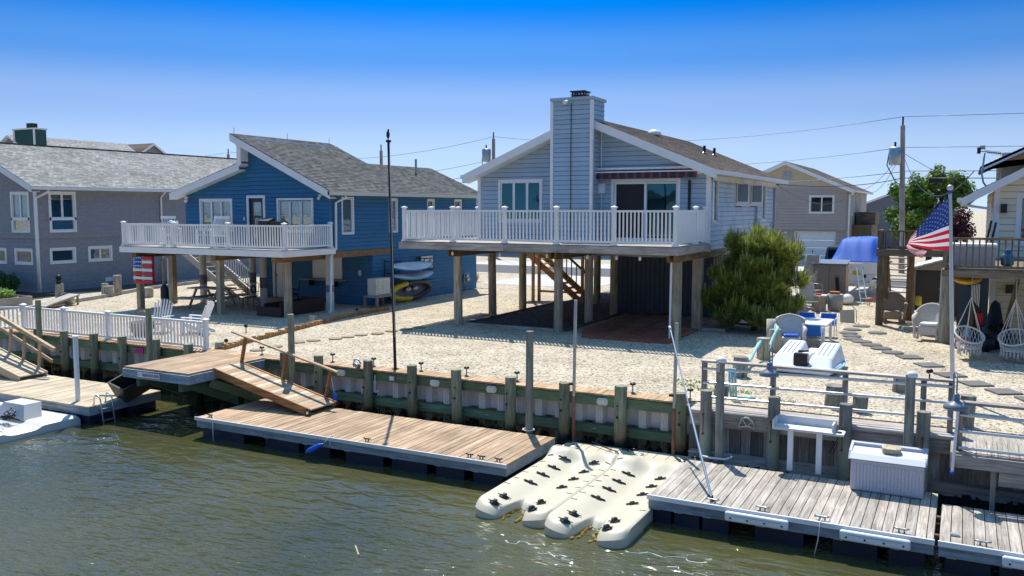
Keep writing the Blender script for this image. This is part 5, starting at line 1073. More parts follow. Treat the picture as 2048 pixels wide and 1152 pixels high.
# ============================================================= small things along the cap
m_lens = M('warm_lens', (.75, .68, .42), .25, .1, 20); m_sol = M('solar_cap', (.03, .028, .028), .4)
def first_or(lst): return lst
sol = None
where = ['beside the gangway head', 'second from the gangway', 'between the gangway and the black pole', 'just right of the black pole', 'second right of the black pole', 'left of the tall round pile', 'behind the right jet-ski dock', 'nearest the pipe railing']
for i, x_ in enumerate((-15.77, -13.49, -12.24, -10.92, -9.70, -8.44, -5.81, -4.62)):
    lb = 'black mushroom path light on the plank cap '+where[i]
    if sol is None:
        sol = T('path_light', lb, 'path light', (x_, 16.38, .03), 'mushroom path lights along the bulkhead cap')
        Cy('stem', sol, m_sol, (x_, 16.38, .03), (x_, 16.38, .2), .012, 8); G().lathe([(.045, 0), (.065, .012), (.06, .04), (.03, .055), (.001, .058)], (x_, 16.38, .195), 14).o('cap', sol, m_sol); Cy('foot', sol, m_sol, (x_, 16.38, .034), (x_, 16.38, .044), .05, 10)
    else: dup(sol, label=lb, at=(x_, 16.38+rng.uniform(-.02, .02), .03))
bl = None
for x_, w_ in ((-12.93, 'nearest the gangway'), (-10.3, 'second from the gangway'), (-8.86, 'left of the tall round pile'), (-6.31, 'behind the right jet-ski dock')):
    lb = 'white oval caged bulkhead light on the green waler '+w_
    if bl is None:
        bl = T('bulkhead_light', lb, 'wall light', (x_, 16.0, -.12), 'oval lights on the bulkhead')
        def octo(a, b_, y0_, y1_): return G().prism([(x_-a, y0_, -.12-b_*.45), (x_-a*.72, y0_, -.12-b_), (x_+a*.72, y0_, -.12-b_), (x_+a, y0_, -.12-b_*.45), (x_+a, y0_, -.12+b_*.45), (x_+a*.72, y0_, -.12+b_), (x_-a*.72, y0_, -.12+b_), (x_-a, y0_, -.12+b_*.45)], (0, y1_-y0_, 0))
        octo(.115, .07, 15.975, 16.028).o('housing', bl, m_trim); octo(.085, .042, 15.945, 15.974).o('lens', bl, m_lens)
        B('guard_bar', bl, m_trim, x_-.09, x_+.09, 15.938, 15.945, -.126, -.114); 
        for dx in (-.03, .03): B('guard_bar', bl, m_trim, x_+dx-.005, x_+dx+.005, 15.938, 15.945, -.165, -.075)
    else: dup(bl, label=lb, at=(x_, 16.0, -.12))
t = T('flag_post', 'tall slim black pole with a bird finial on the bulkhead cap', 'pole', (-11.58, 16.3, 0))
Cy('shaft', t, m_black, (-11.58, 16.3, 0), (-11.69, 16.3, 5.25), .038, 10, .8); Cy('truck', t, m_black, (-11.69, 16.3, 5.25), (-11.69, 16.3, 5.30), .06, 10)
G().ell((-11.70, 16.3, 5.42), (.035, .05, .09), 8, 6).ell((-11.69, 16.3, 5.52), (.02, .03, .03), 8, 6).cyl((-11.7, 16.3, 5.3), (-11.7, 16.3, 5.4), .012).o('bird_finial', t, m_black); G().tube([(-11.62, 16.24, 5.2), (-11.56, 16.24, 2.0), (-11.54, 16.24, .8)], .006, 5).o('halyard', t, m_rope); B('foot_plate', t, m_black, -11.64, -11.52, 16.24, 16.36, .036, .05)
t = T('outlet_box', 'grey electrical outlet box on the bulkhead waler', 'outlet', (-11.45, 15.99, -.12)); B('box', t, m_galv, -11.52, -11.38, 15.97, 16.028, -.17, -.06); B('cover', t, m_trim, -11.50, -11.40, 15.96, 15.97, -.15, -.08)
t = T('spot_lamp', 'grey floodlight clamped to the top of a bulkhead pile', 'lamp', (-12.2, 15.8, .2)); G().tube([(-12.35, 15.75, .12), (-12.33, 15.74, .28), (-12.22, 15.74, .3), (-12.15, 15.75, .2)], .02, 6).cyl((-12.3, 15.7, .2), (-12.15, 15.68, .14), .05, .06).o('fixture', t, m_galv)
t = T('hose_bib', 'white pipe with tap beside a bulkhead pile', 'tap', (-11.92, 15.98, -.5)); G().tube([(-11.93, 15.98, -.08), (-11.93, 15.98, -.42), (-11.9, 15.95, -.5), (-11.82, 15.95, -.42)], .014, 6).o('pipe', t, m_trim); Cy('valve', t, m_black, (-11.93, 15.93, -.5), (-11.85, 15.93, -.52), .03, 8)
t = T('pink_sign', 'small magenta sign on the bulkhead behind the left dock', 'sign', (-19.9, 15.99, -.12)); B('panel', t, M('magenta_plastic', (.62, .015, .30), .5), -20.04, -19.73, 16.0, 16.025, -.2, -.06)
for z in (-.10, -.13, -.16): B('print_line', t, M('magenta_print', (.30, .01, .16), .6), -20.0, -19.77, 15.996, 16.0, z-.006, z+.006)
t = T('life_ring_hook', 'white plastic hose holder on the old plank bulkhead', 'hose holder', (-3.4, 15.7, -.1)); G().tube([(-3.52, 15.71, -.24), (-3.46, 15.68, -.06), (-3.36, 15.66, -.04), (-3.27, 15.68, -.1), (-3.22, 15.71, -.24), (-3.36, 15.66, -.2)], .02, 6, closed=True).tube([(-3.46, 15.68, -.06), (-3.36, 15.64, -.2), (-3.27, 15.68, -.1)], .012, 6).o('hook', t, m_rope)
# ============================================================= furniture builders (built at the origin, then placed)
def place(t, loc, rz=0, s=1.0, tilt=None):
    m = Mx.Translation(loc) @ Mx.Rotation(rz, 4, 'Z') @ (tilt or I4) @ Mx.Scale(s, 4); t.matrix_basis = m; WM[t.name] = m; return t
def adirondack(label, loc, rz, mat, s=1.0):
    t = T('adirondack_chair', label, 'chair', (0, 0, 0), 'white adirondack chairs')
    for i in range(5): L('seat_slat', t, mat, (-.26, -.28+i*.11, .36-i*.03), (.26, -.28+i*.11, .36-i*.03), .1, .02)
    for i in range(7):
        x = -.27+i*.09; h = 1.02-.9*(x*x)*2.2; L('back_slat', t, mat, (x*.92, .2, .22), (x*1.1, .2+.36*h, .2+h*.86), .082, .02, (1, 0, 0))
    for sx in (-1, 1):
        L('arm', t, mat, (sx*.34, -.34, .56), (sx*.34, .36, .52), .13, .025); L('leg', t, mat, (sx*.30, -.3, 0), (sx*.30, -.3, .55), .03, .1, (0, 1, 0)); L('leg', t, mat, (sx*.28, -.32, .34), (sx*.28, .55, .02), .03, .11)
    return place(t, loc, rz, s)
def rocker(label, loc, rz, mat):
    t = T('rocking_chair', label, 'rocking chair', (0, 0, 0), 'white rocking chairs on the blue house deck')
    for i in range(5): B('seat_slat', t, mat, -.25, .25, -.25+i*.1, -.16+i*.1, .40, .42)
    for i in range(6): L('back_slat', t, mat, (-.2+i*.08, .24, .42), (-.22+i*.088, .46, 1.08), .05, .015, (1, 0, 0))
    L('crest_rail', t, mat, (-.27, .45, 1.06), (.27, .45, 1.06), .03, .1)
    for sx in (-1, 1):
        L('arm', t, mat, (sx*.29, -.3, .63), (sx*.29, .34, .66), .07, .025)
        for y in (-.25, .25): L('leg', t, mat, (sx*.27, y, .05), (sx*.27, y, .64), .04, .04)
        G().tube([(sx*.27, -.45, .07), (sx*.27, -.2, .02), (sx*.27, .2, .02), (sx*.27, .6, .10)], .02, 6).o('rocker', t, mat)
    return place(t, loc, rz)
def sling(label, loc, rz, fm, mm, s=1.0, tilt=None, h=1.0, group=None):
    t = T('patio_chair', label, 'chair', (0, 0, 0), group)
    G().prism([(-.24, -.24, .40), (.24, -.24, .40), (.24, .22, .36), (-.24, .22, .36)], (0, 0, .02)).o('seat', t, fm); G().prism([(-.24, .22, .38), (.24, .22, .38), (.24, .40, h), (-.24, .40, h)], (0, .02, 0)).o('backrest', t, fm)
    for sx in (-1, 1):
        x = sx*.26; G().tube([(x, -.28, 0), (x, -.26, .42), (x, -.22, .60), (x, .26, .62)], .014, 6).o('arm_frame', t, mm); G().tube([(x, .36, 0), (x, .24, .38), (x, .42, h+.02)], .014, 6).o('leg', t, mm)
    G().tube([(-.26, .42, h+.02), (.26, .42, h+.02)], .014, 6).o('top_bar', t, mm); return place(t, loc, rz, s, tilt)
def iron(label, loc, rz):
    t = T('iron_chair', label, 'chair', (0, 0, 0), 'black iron patio chairs'); G().lathe([(.001, 0), (.23, 0), (.23, .03), (.001, .03)], (0, 0, .42), 16).o('seat', t, m_black)
    for sx in (-1, 1):
        G().tube([(sx*.22, -.2, 0), (sx*.2, -.18, .42), (sx*.26, -.18, .64), (sx*.26, .2, .62)], .014, 6).o('leg', t, m_black); G().tube([(sx*.24, .28, 0), (sx*.2, .2, .42), (sx*.22, .28, .9), (sx*.1, .3, .97), (0, .3, .98)], .014, 6).o('back_post', t, m_black)
    g = G()
    for i in range(7):
        a = i*.9; g.tube([(.13*math.cos(a+j*.9)*(.4+.1*j), .27, .70+.2*math.sin(a+j*.9)*(.4+.1*j)) for j in range(6)], .008, 5)
    g.o('scrollwork', t, m_black); return place(t, loc, rz)
m_wickw = M('white_wicker', (.62, .58, .52), .8, .2, 40, bump=.8, bs=120); m_wickb = M('brown_rattan', (.36, .27, .18), .75, .2, 30, bump=.6, bs=90)
def wicker(label, loc, rz, mat, fan=False, s=1.0, cushion=None):
    t = T('wicker_chair', label, 'chair', (0, 0, 0))
    bevel(G().box(-.26, .26, -.26, .24, .12, .38).o('seat_base', t, mat), .04)
    g = G(); n = 12
    def back(u, v):
        a = math.pi*(u-.5)*.95; r = .34+.06*v; z = .34+v*(.62-.12*abs(u-.5)*2) if not fan else .34+v*(.58*math.cos((u-.5)*2.2))
        return V((r*math.sin(a), .02+r*.85*math.cos(a)*(.55+.45*v)-.0+.1*v, z))
    g.sheet(back, n, 8); g.sheet(lambda u, v: back(u, v)*1.05+V((0, .02, -.015)), n, 8); g.o('backrest', t, mat)
    G().tube([back(i/16, 1)*1.03+V((0, .01, 0)) for i in range(17)], .035, 8).o('rolled_edge', t, mat)
    for sx in (-1, 1):
        G().tube([(sx*.32, -.28, .02), (sx*.34, -.27, .35), (sx*.36, -.26, .56), (sx*.40, -.05, .62), (sx*.38, .2, .68)], [.035, .04, .055, .06, .04], 8).o('arm', t, mat); Cy('leg', t, mat, (sx*.25, -.24, 0), (sx*.25, -.24, .14), .035, 8); Cy('leg', t, mat, (sx*.25, .24, 0), (sx*.25, .24, .14), .035, 8)
    if cushion: bevel(G().box(-.22, .22, -.22, .2, .38, .46).o('cushion', t, cushion), .03)
    return place(t, loc, rz, s)
# ============================================================= left yard and blue deck
adirondack('white adirondack chair facing the fire tub behind the left fence', (-21.6, 18.1, 0), R(25), m_white, .9); adirondack('white adirondack chair seen from the side right of the fire tub', (-20.5, 18.55, 0), R(-65), m_white, .9)
rocker('white rocking chair folded toward the left end of the blue house deck', (-26.2, 22.7, 2.36), R(60), m_white); rocker('white rocking chair below the left window of the blue house', (-25.0, 23.3, 2.36), R(-70), m_white); rocker('white rocking chair beside the navy door of the blue house', (-23.6, 22.6, 2.36), R(35), m_white)
t = T('patio_umbrella', 'closed white umbrella leaning on the blue house deck railing', 'umbrella', (-25.9, 22.4, 2.36)); Cy('folded_canopy', t, m_white, (-25.9, 22.5, 2.75), (-25.2, 22.1, 3.26), .03, 8, 2.2); Cy('handle', t, m_white, (-26.0, 22.56, 2.66), (-25.9, 22.5, 2.75), .015, 6)
t = T('barbecue_grill', 'black covered gas grill on the blue house deck', 'grill', (-21.6, 23.0, 2.36)); B('cart', t, m_black, -22.0, -21.2, 22.75, 23.25, 2.4, 3.1); G().prism([(-21.95, 22.72, 3.1), (-21.95, 22.8, 3.32), (-21.95, 23.1, 3.42), (-21.95, 23.28, 3.1)], (.45, 0, 0)).o('lid', t, m_blackpl); B('side_shelf', t, m_black, -21.49, -20.95, 22.8, 23.2, 3.08, 3.3)
FPt = T('fire_tub', 'round wooden half barrel fire tub behind the left fence', 'tub', (-21.45, 17.4, 0))
G().lathe([(.24, 0), (.34, .25), (.36, .42), (.33, .42), (.30, .2), (.001, .18)], (-21.45, 17.4, 0), 18).o('barrel', FPt, W_brown); G().tube([(-21.7, 17.4, .42), (-21.6, 17.4, .66), (-21.35, 17.4, .74), (-21.15, 17.4, .6), (-21.1, 17.4, .42)], .025, 6).o('hoop_handle', FPt, W_orange); Cy('iron_band', FPt, m_rust, (-21.45, 17.4, .26), (-21.45, 17.4, .31), .355, 18)
iron('black iron patio chair under the blue house deck', (-23.75, 24.15, 0), R(20)); iron('black iron patio chair beside the white basement door', (-23.0, 25.6, 0), R(-50))
PT = T('picnic_table', 'weathered grey picnic table under the blue house deck', 'picnic table', (-25.2, 23.6, 0))
for i in range(5): L('top_plank', PT, W_greyx, (-26.1, 23.3+i*.15, .74), (-24.4, 23.45+i*.15, .74), .14, .04)
for y in (22.95, 24.45): L('bench', PT, W_greyx, (-26.1, y-.05, .42), (-24.4, y+.1, .42), .26, .04)
for x in (-25.8, -24.7):
    for s in (-1, 1): L('leg', PT, W_greyz, (x, 23.7+s*.65, 0), (x, 23.7+s*.25, .72), .04, .1, (1, 0, 0))
    L('cross_beam', PT, W_greyx, (x, 23.0, .39), (x, 24.4, .39), .04, .1)
PFl = T('pallet_flag', 'wooden pallet painted as a stars and stripes flag under the blue house deck', 'flag', (-27, 22, .97))
m_pr, m_pw, m_pb = M('red_paint', (.55, .02, .03), .6, .1, 8), M('pallet_white_paint', (.70, .68, .66), .6, .1, 8), M('blue_paint', (.01, .12, .45), .6, .1, 8)
for i in range(7):
    z = 1.93-i*.15; m_ = m_pr if i % 2 == 0 else m_pw
    if i < 3:
        B('slat', PFl, m_pb, -27.47, -26.98, 21.98, 22.0, z-.05, z+.05); B('slat', PFl, m_, -26.978, -26.45, 21.98, 22.0, z-.05, z+.05); g = G()
        for k in range(5): g.box(-27.44+k*.095, -27.40+k*.095, 21.974, 21.979, z-.02, z+.02)
        g.o('star_row', PFl, m_white)
    else: B('slat', PFl, m_, -27.47, -26.45, 21.98, 22.0, z-.05, z+.05)
for x in (-27.45, -27.0, -26.5): B('stringer', PFl, m_pr if x > -26.6 else m_pw, x-.0, x+.05, 22.001, 22.1, .97, 1.98)
t = T('mooring_bumper', 'black ribbed dock bumper hanging behind the pallet flag', 'bumper', (-26.2, 22.3, .15)); G().lathe([(.04, 0), (.13, .08), (.15, .4), (.14, .7), (.06, .85)], (-26.2, 22.3, .1), 12).o('body', t, m_blackpl); Cy('brace_post', BD, W_post, (-26.35, 22.4, 0), (-26.35, 22.4, 1.9), .05, 8); Cy('drain_pipe', BD, m_trim, (-26.15, 22.45, .0), (-26.15, 22.45, 1.92), .03, 8)
PB = T('raised_planter', 'long dark brown open timber box under the blue house deck', 'planter', (-21.3, 23.6, 0)); m_choc = M('chocolate_panel', (.045, .02, .015), .6, .1, 3)
B('side_panel', PB, m_choc, -20.78, -20.74, 22.5, 24.8, .02, .5); B('side_panel', PB, m_choc, -21.9, -21.86, 22.9, 24.8, .02, .4); B('end_panel', PB, m_choc, -21.86, -20.78, 22.5, 22.54, .02, .34); B('end_panel', PB, m_choc, -21.86, -20.78, 24.76, 24.8, .02, .5)
AC = T('air_conditioner', 'pale grey air conditioner condenser on a timber stand', 'air conditioner', (-19.7, 26.8, .45)); m_acw = M('ac_casing', (.62, .60, .55), .5)
B('casing', AC, m_acw, -19.95, -19.55, 26.35, 27.25, .47, 1.1); g = G()
for i in range(10): g.box(-19.548, -19.53, 26.5, 27.2, .52+i*.057, .545+i*.057)
for i in range(3): g.box(-19.545, -19.525, 26.55+i*.28, 26.57+i*.28, .5, 1.08)
g.o('grille', AC, m_trim)
AS = T('equipment_stand', 'weathered timber stand under the air conditioner', 'stand', (-19.7, 26.8, 0)); B('top', AS, W_greyx, -20.05, -19.4, 26.2, 27.4, .40, .46)
for x, y in ((-20, 26.25), (-19.45, 26.25), (-20, 27.35), (-19.45, 27.35)): B('leg', AS, W_greyz, x-.045, x+.045, y-.045, y+.045, 0, .4)
KR = T('kayak_rack', 'black steel kayak rack arms on the blue house wall', 'rack', (-19.9, 28.8, .8))
for y in (27.7, 29.9):
    Cy('upright', KR, m_black, (-20.12, y, .75), (-20.12, y, 1.75), .02, 8)
    for z in (.82, 1.2, 1.68): Cy('arm', KR, m_black, (-20.12, y, z), (-19.3, y, z+.04), .016, 8)
def kayak(label, x, y0, y1, z, mh, md, w=.36, h=.14):
    t = T('kayak', label, 'kayak', (x, (y0+y1)/2, z), 'kayaks stacked on the rack'); l = y1-y0
    def prof(v): return max(.02, math.sin(math.pi*min(1, max(0, v)))**.6)
    def hull(u, v): a = math.pi*(u-1); p = prof(v); return V((x+w*p*math.cos(a), y0+v*l, z+h+.05*(2*v-1)**2+h*p*math.sin(a)))
    def deck(u, v): p = prof(v); c = u*2-1; return V((x+w*p*c, y0+v*l, z+h+.05*(2*v-1)**2+.07*p*(1-c*c)*(1 if abs(v-.5) > .16 else .2)))
    G().sheet(hull, 10, 20).o('hull', t, mh); G().sheet(deck, 8, 20).o('deck', t, md); G().tube([deck(0, i/20) for i in range(21)], .02, 6).tube([deck(1, i/20) for i in range(21)], .02, 6).o('gunwale', t, mh); t.matrix_basis = Mx.Translation((x, (y0+y1)/2, z+.1)) @ Mx.Rotation(R(24), 4, 'Y'); WM[t.name] = t.matrix_basis.copy(); return t
kayak('white kayak with a blue hull on the upper rack arms', -19.65, 27.35, 30.3, 1.22, M('royal_blue_plastic', (.02, .16, .50), .4), m_white); kayak('white kayak with a turquoise hull on the lower rack arms', -19.65, 27.4, 30.35, .86, M('turquoise_plastic', (.02, .30, .42), .4), m_white)
IK = T('inflatable_boat', 'yellow and black inflatable kayak standing on its side by the blue wall', 'inflatable boat', (-19.6, 28.9, 0)); m_yel = M('yellow_vinyl', (.62, .50, .015), .4); m_dkv = M('dark_grey_vinyl', (.035, .037, .042), .4)
ringp = [(-19.75+.12*math.sin(a), 28.95+1.32*math.cos(a), .46+.34*math.sin(a)) for a in [i*2*math.pi/26 for i in range(26)]]
G().tube(ringp, .11, 10, closed=True).o('side_tube', IK, m_dkv); G().tube([ringp[i] for i in range(8, 21)], .118, 10).o('yellow_bow', IK, m_yel); G().sheet(lambda u, v: V((-19.82, 27.75+u*2.4, .2+v*.5)), 4, 2).box(-19.9, -19.83, 27.8, 30.1, .2, .68).o('floor', IK, M('blue_grey_vinyl', (.06, .10, .18), .5))
for a in (28.7, 29.2): G().ell((-19.7, a, .52), (.08, .2, .12), 10, 6).o('seat', IK, m_galv)
LE = T('log_edging', 'row of short orange-brown log stakes edging the shell yard', 'edging', (-18.2, 21, 0), kind=None)
pts = [V(p) for p in ((-17.34, 16.55, 0), (-17.58, 17.43, 0), (-17.91, 19.05, 0), (-18.29, 20.90, 0), (-18.73, 23.18, 0), (-18.86, 25.03, 0), (-18.8, 26.2, 0))]
for p, q in zip(pts, pts[1:]):
    n = round((q-p).length/.135)
    for i in range(n): c = p.lerp(q, i/n); hh = rng.choice((.11, .15, .13)); Cy('log_stake', LE, W_orangez, (c.x, c.y, -.1), (c.x+rng.uniform(-.01, .01), c.y, hh), .062, 8)
def stone(label, x, y, r, mat, group, sx=1.0): t = T('stepping_stone', label, 'stepping stone', (0, 0, 0), group); G().lathe([(r, -.02), (r, .022), (r*.94, .034), (.001, .036)], (0, 0, 0), 18).o('slab', t, mat); return place(t, (x, y, 0), rng.uniform(0, 3))
m_stt = M('tan_stepping_stone', (.33, .25, .16), .9, .15, 12, bump=.5, bs=60, rnd=.1); m_stg = M('grey_stepping_stone', (.14, .138, .13), .9, .12, 12, bump=.4, bs=60, rnd=.12)
nth = ['first', 'second', 'third', 'fourth', 'fifth', 'sixth', 'seventh', 'eighth', 'ninth', 'tenth', 'eleventh', 'twelfth', 'thirteenth', 'fourteenth']
for i, (x, y) in enumerate(((-16.48, 16.95), (-16.47, 17.62), (-16.45, 18.5), (-16.28, 18.95), (-15.94, 19.5), (-15.85, 19.95), (-15.75, 20.45), (-15.48, 20.9), (-15.43, 21.55), (-15.22, 22.05), (-15.11, 22.6))): stone('round tan stepping stone, %s from the gangway landing' % nth[i], x, y, .2, m_stt, 'tan stepping stones')
for i, (x, y) in enumerate(((-2.79, 29.4), (-2.95, 28.42), (-2.2, 28.0), (-2.97, 27.56), (-2.81, 26.94), (-2.71, 26.34), (-2.44, 25.95), (-2.13, 25.41), (-1.85, 24.89), (-1.53, 24.33))): stone('grey oval stepping stone, %s counted from the tipped beige chair' % nth[i], x, y, .27, m_stg, 'grey stepping stones')
for i, (x, y, a) in enumerate(((-1.1, 23.75, 25), (-.62, 22.75, 30), (-.15, 21.6, 32), (.35, 20.75, 30), (.85, 20.1, 28), (1.35, 19.5, 24), (-.05, 22.3, 30))): 
    if i == 6: continue
    t = T('paving_slab', 'square grey paving slab, %s of the row leading to the right railing' % nth[i], 'paving slab', (0, 0, 0), 'square paving slabs'); bevel(G().box(-.26, .26, -.26, .26, -.02, .035).o('slab', t, m_stg), .008); place(t, (x, y, 0), R(a))
stub_i = 0
m_stub = P_dry
for x, y, h, r, lb in ((-17.5, 16.62, .2, .13, 'short grey pile stub at the corner of the white fence'), (-18.9, 22.0, .24, .13, 'short pile stub beside the log edging'), (-32.0, 22.1, .75, .16, 'old grey pile stump with a black lantern near the grey house'), (-32.65, 25.3, .85, .18, 'tallest old stump beside the grey house wall'), (-33.1, 25.0, .5, .15, 'leaning short stump beside the tallest stump'), (-32.3, 24.6, .45, .22, 'mossy squat stump in front of the tallest stump'), (-30.6, 25.2, .4, .2, 'squat stump behind the pallet flag'), (-4.34, 21.9, .52, .16, 'grey pile stub with a split top nearest the pedal boat'), (-4.3, 23.2, .58, .15, 'upright grey pile stub between the concrete pot and the split stub'), (-4.35, 19.3, .45, .17, 'weathered stub behind the pipe railing at its left end'), (-4.2, 17.0, .25, .15, 'low stub at the foot of the tall capped pile'), (-2.05, 17.1, .42, .2, 'mossy square-cut stub behind the pipe railing'), (-1.6, 16.9, .3, .14, 'low leaning stub beside the mossy stub'), (-1.08, 19.2, .35, .13, 'short brown stub on the gravel behind the pipe railing'), (.15, 16.6, .55, .13, 'green stub at the right end of the pipe railing')):
    t = T('pile_stub', lb, 'stump', (x, y, 0)); Cy('log', t, P_dry if x < -10 or y > 20 else P_grey, (x, y, -.2), (x+rng.uniform(-.03, .05), y, h), r, 14, .95)
    Cy('cut_face', t, W_greyz, (x+.01, y, h-.004), (x+.01, y, h+.006), r*.93, 14)
t = T('lantern', 'small black lantern on an old stump', 'lantern', (-32, 22.1, .75)); Cy('body', t, m_black, (-32, 22.1, .76), (-32, 22.1, 1.0), .1, 10); G().lathe([(.14, 0), (.05, .1), (.001, .12)], (-32, 22.1, 1.0), 10).o('roof', t, m_black)
GB = T('garden_edging', 'weathered timber border along the grey house bed', 'edging', (-32, 23, 0)); 
for p, q in (((-30.6, 19.6), (-31.2, 21.5)), ((-31.2, 21.52), (-32.0, 24.0)), ((-32.0, 24.02), (-33.5, 27.4)), ((-33.5, 27.42), (-34.0, 31))): L('timber', GB, W_greyx, (*p, .07), (*q, .07), .14, .14)
PX = T('plant_box', 'old timber planter box at the left edge', 'planter', (-32.3, 20, 0)); B('front', PX, W_greyx, -33.6, -31.6, 19.3, 19.36, 0, .4); B('side', PX, W_greyx, -31.66, -31.6, 19.37, 20.7, 0, .4); B('back', PX, W_greyx, -33.6, -31.67, 20.7, 20.76, 0, .4); B('soil', PX, m_soil, -33.58, -31.68, 19.38, 20.68, .05, .34)
CH = T('cornhole_board', 'tilted pale wooden cornhole board beside the timber border', 'game board', (-30.5, 21, 0)); G().prism([(-30.75, 20.2, .08), (-30.1, 20.2, .08), (-30.6, 22.0, .36), (-31.25, 22.0, .36)], (0, 0, .05)).o('board', CH, W_grey); 
for x in (-30.65, -31.2): B('leg', CH, W_greyz, x-.03, x+.03, 21.9, 21.96, 0, .36)
t = T('driftwood', 'pale driftwood pile by the old stump with the lantern', 'driftwood', (-31.5, 22, 0)); G().tube([(-31.9, 21.9, .1), (-31.6, 21.8, .35), (-31.4, 21.75, .5)], [.08, .07, .03], 7).tube([(-31.6, 21.7, .05), (-31.5, 21.8, .3), (-31.3, 21.9, .45)], [.09, .06, .02], 7).o('branches', t, W_greyz); t = T('bucket', 'cream plastic bucket beside the driftwood', 'bucket', (-31.15, 22, 0)); Cy('pail', t, m_gut, (-31.15, 22.0, .0), (-31.15, 22.0, .32), .14, 12, 1.1)
for i, (x, y, lb) in enumerate(((-19.2, 19.3, 'small black solar spike light near the shadow of the blue deck'), (-18.95, 24.4, 'small black solar lantern at the far end of the log edging'), (-17.55, 16.9, 'low round solar puck beside the white fence corner'))):
    t = T('solar_light', lb, 'garden light', (x, y, 0)); Cy('stake', t, m_black, (x, y, 0), (x, y, .18), .015, 6); G().lathe([(.05, 0), (.06, .05), (.02, .09), (.001, .1)], (x, y, .16), 10).o('head', t, m_black)
# left fence
LF = T('fence', 'white vinyl baluster fence along the left bulkhead', 'fence', (-21.4, 16.2, .03))
railing(LF, (-25.35, 16.3, .035), (-17.6, 16.3, .035), [0, 1.9, 3.85, 7.7], .74, .84, sp=.125, zb=.07); railing(LF, (-25.35, 16.3, .035), (-26.8, 15.2, .035), [0, 1.8], .74, .84, first=False, sp=.125)
# ============================================================= cream house and deck (right edge)
CHs = T('cream_house', 'cream sided house with white corner boards at the right edge', 'house', (4, 33, 0))
S, W_ = PL('S', 29.5), PL('W', .78)
co = [(1.35, 1.75, 2.9, 4.15)]
wall(CHs, m_cream, S, [(.78, .02), (7.5, .02), (7.5, 4.5), (4.2, 6.35), (.78, 4.45)], [(1.42, 2.4, 2.75, 4.1)], .19)
window(CHs, S, 1.42, 2.4, 2.75, 4.1, casing=.1)
wall(CHs, m_cream, W_, [(29.5, .02), (40, .02), (40, 4.3), (29.5, 4.3)], [(31, 31.9, 2.42, 4.1)], .19, single=False); window(CHs, W_, 31, 31.9, 2.42, 4.1, casing=.1, fill='blind')
pb('corner_board', CHs, m_trim, S, .74, .90, .02, 4.4, .0, .04); pb('wall_speaker', CHs, m_black, S, .92, 1.08, 3.62, 3.88, .04, .2); pb('shell_lamp', CHs, m_black, S, 1.15, 1.4, 1.25, 1.5, .03, .14)
g = G(); slope(g, (-.12, 29.05, 4.06), (-.12, 40.4, 4.06), (4.2, 29.05, 6.45), (4.2, 40.4, 6.45)); slope(g, (8.5, 29.05, 4.06), (8.5, 40.4, 4.06), (4.2, 29.05, 6.45), (4.2, 40.4, 6.45)); rf = g.o('roof', CHs, m_rf_blue)
rake(rf, (-.12, 4.0), (4.2, 6.4), 29.02, .2, .05, sof=.45); G().box(-.24, -.1, 29.05, 40, 3.95, 4.07).o('gutter', rf, m_trim)
G().tube([(-.17, 29.2, 3.95), (-.1, 29.3, 3.86), (.6, 29.45, 3.75), (.72, 29.45, 3.5), (.72, 29.45, 2.6)], .04, 8).o('downspout', CHs, m_trim)
dm = CHs; m_soff = M('orange_tan_soffit', (.50, .24, .10), .7, .1)
B('upper_wall', dm, m_cream, 1.0, 7.4, 33.3, 39, 4.2, 5.6); G().prism([(.4, 32.7, 4.98), (4.2, 32.7, 6.85), (4.2, 32.7, 7.0), (.4, 32.7, 5.13)], (0, .05, 0)).o('rake_board', dm, m_trim); G().prism([(.45, 32.76, 5.0), (4.2, 32.76, 6.84), (4.2, 32.76, 5.55), (1.0, 32.76, 5.3)], (0, .06, 0)).o('soffit', dm, m_soff)
g = G(); slope(g, (.38, 32.7, 5.12), (.38, 39, 5.12), (4.2, 32.7, 7.02), (4.2, 39, 7.02)); g.o('upper_roof', dm, m_rf_blue); window(dm, PL('W', 1.0), 34, 36.2, 4.55, 5.0, cols=4, casing=.05)
AN = T('tv_antenna', 'old television antenna on a bent mast above the cream house eave', 'antenna', (.4, 30.6, 4.3)); G().tube([(.62, 30.6, 4.32), (.45, 30.6, 4.55), (.40, 30.6, 4.8), (.45, 30.6, 5.45)], .028, 8).o('mast', AN, m_galv); Cy('boom', AN, m_black, (.25, 30.55, 5.52), (.9, 30.7, 5.43), .014, 6)
for i in range(8): a = V((.5, 30.6, 5.49)).lerp(V((.9, 30.7, 5.43)), i/7); L('element', AN, m_black, a+V((-.05, -.12, .05)), a+V((.05, .12, -.05)), .012, .012)
B('reflector', AN, m_black, .24, .34, 30.4, 30.7, 5.44, 5.62); B('vane', AN, m_galv, .32, .46, 30.52, 30.56, 5.56, 5.68)
D2 = T('deck', 'brown timber deck with baluster rail on the cream house', 'deck', (1.8, 26.8, 0))
for i in range(39): B('deck_board', D2, W_dkx, -.4, 4.5, 24.03+i*.14, 24.165+i*.14, 2.24, 2.28)
B('rim_joist', D2, W_dkx, -.42, 4.5, 23.96, 24.02, 2.06, 2.236); B('rim_joist', D2, W_dkx, -.46, -.405, 24.02, 29.4, 2.06, 2.236)
Cy('round_post', D2, P_grey, (-.35, 26.9, -.2), (-.35, 26.9, 2.06), .2, 14, .92); L('brace', D2, W_dkz, (1.05, 27.6, .0), (1.35, 26.4, 2.1), .09, .09); B('post', D2, W_dkz, 2.7, 2.85, 24.2, 24.35, 0, 2.06); L('brace', D2, W_dkz, (1.15, 27.8, .0), (.95, 27.8, 1.1), .09, .05)
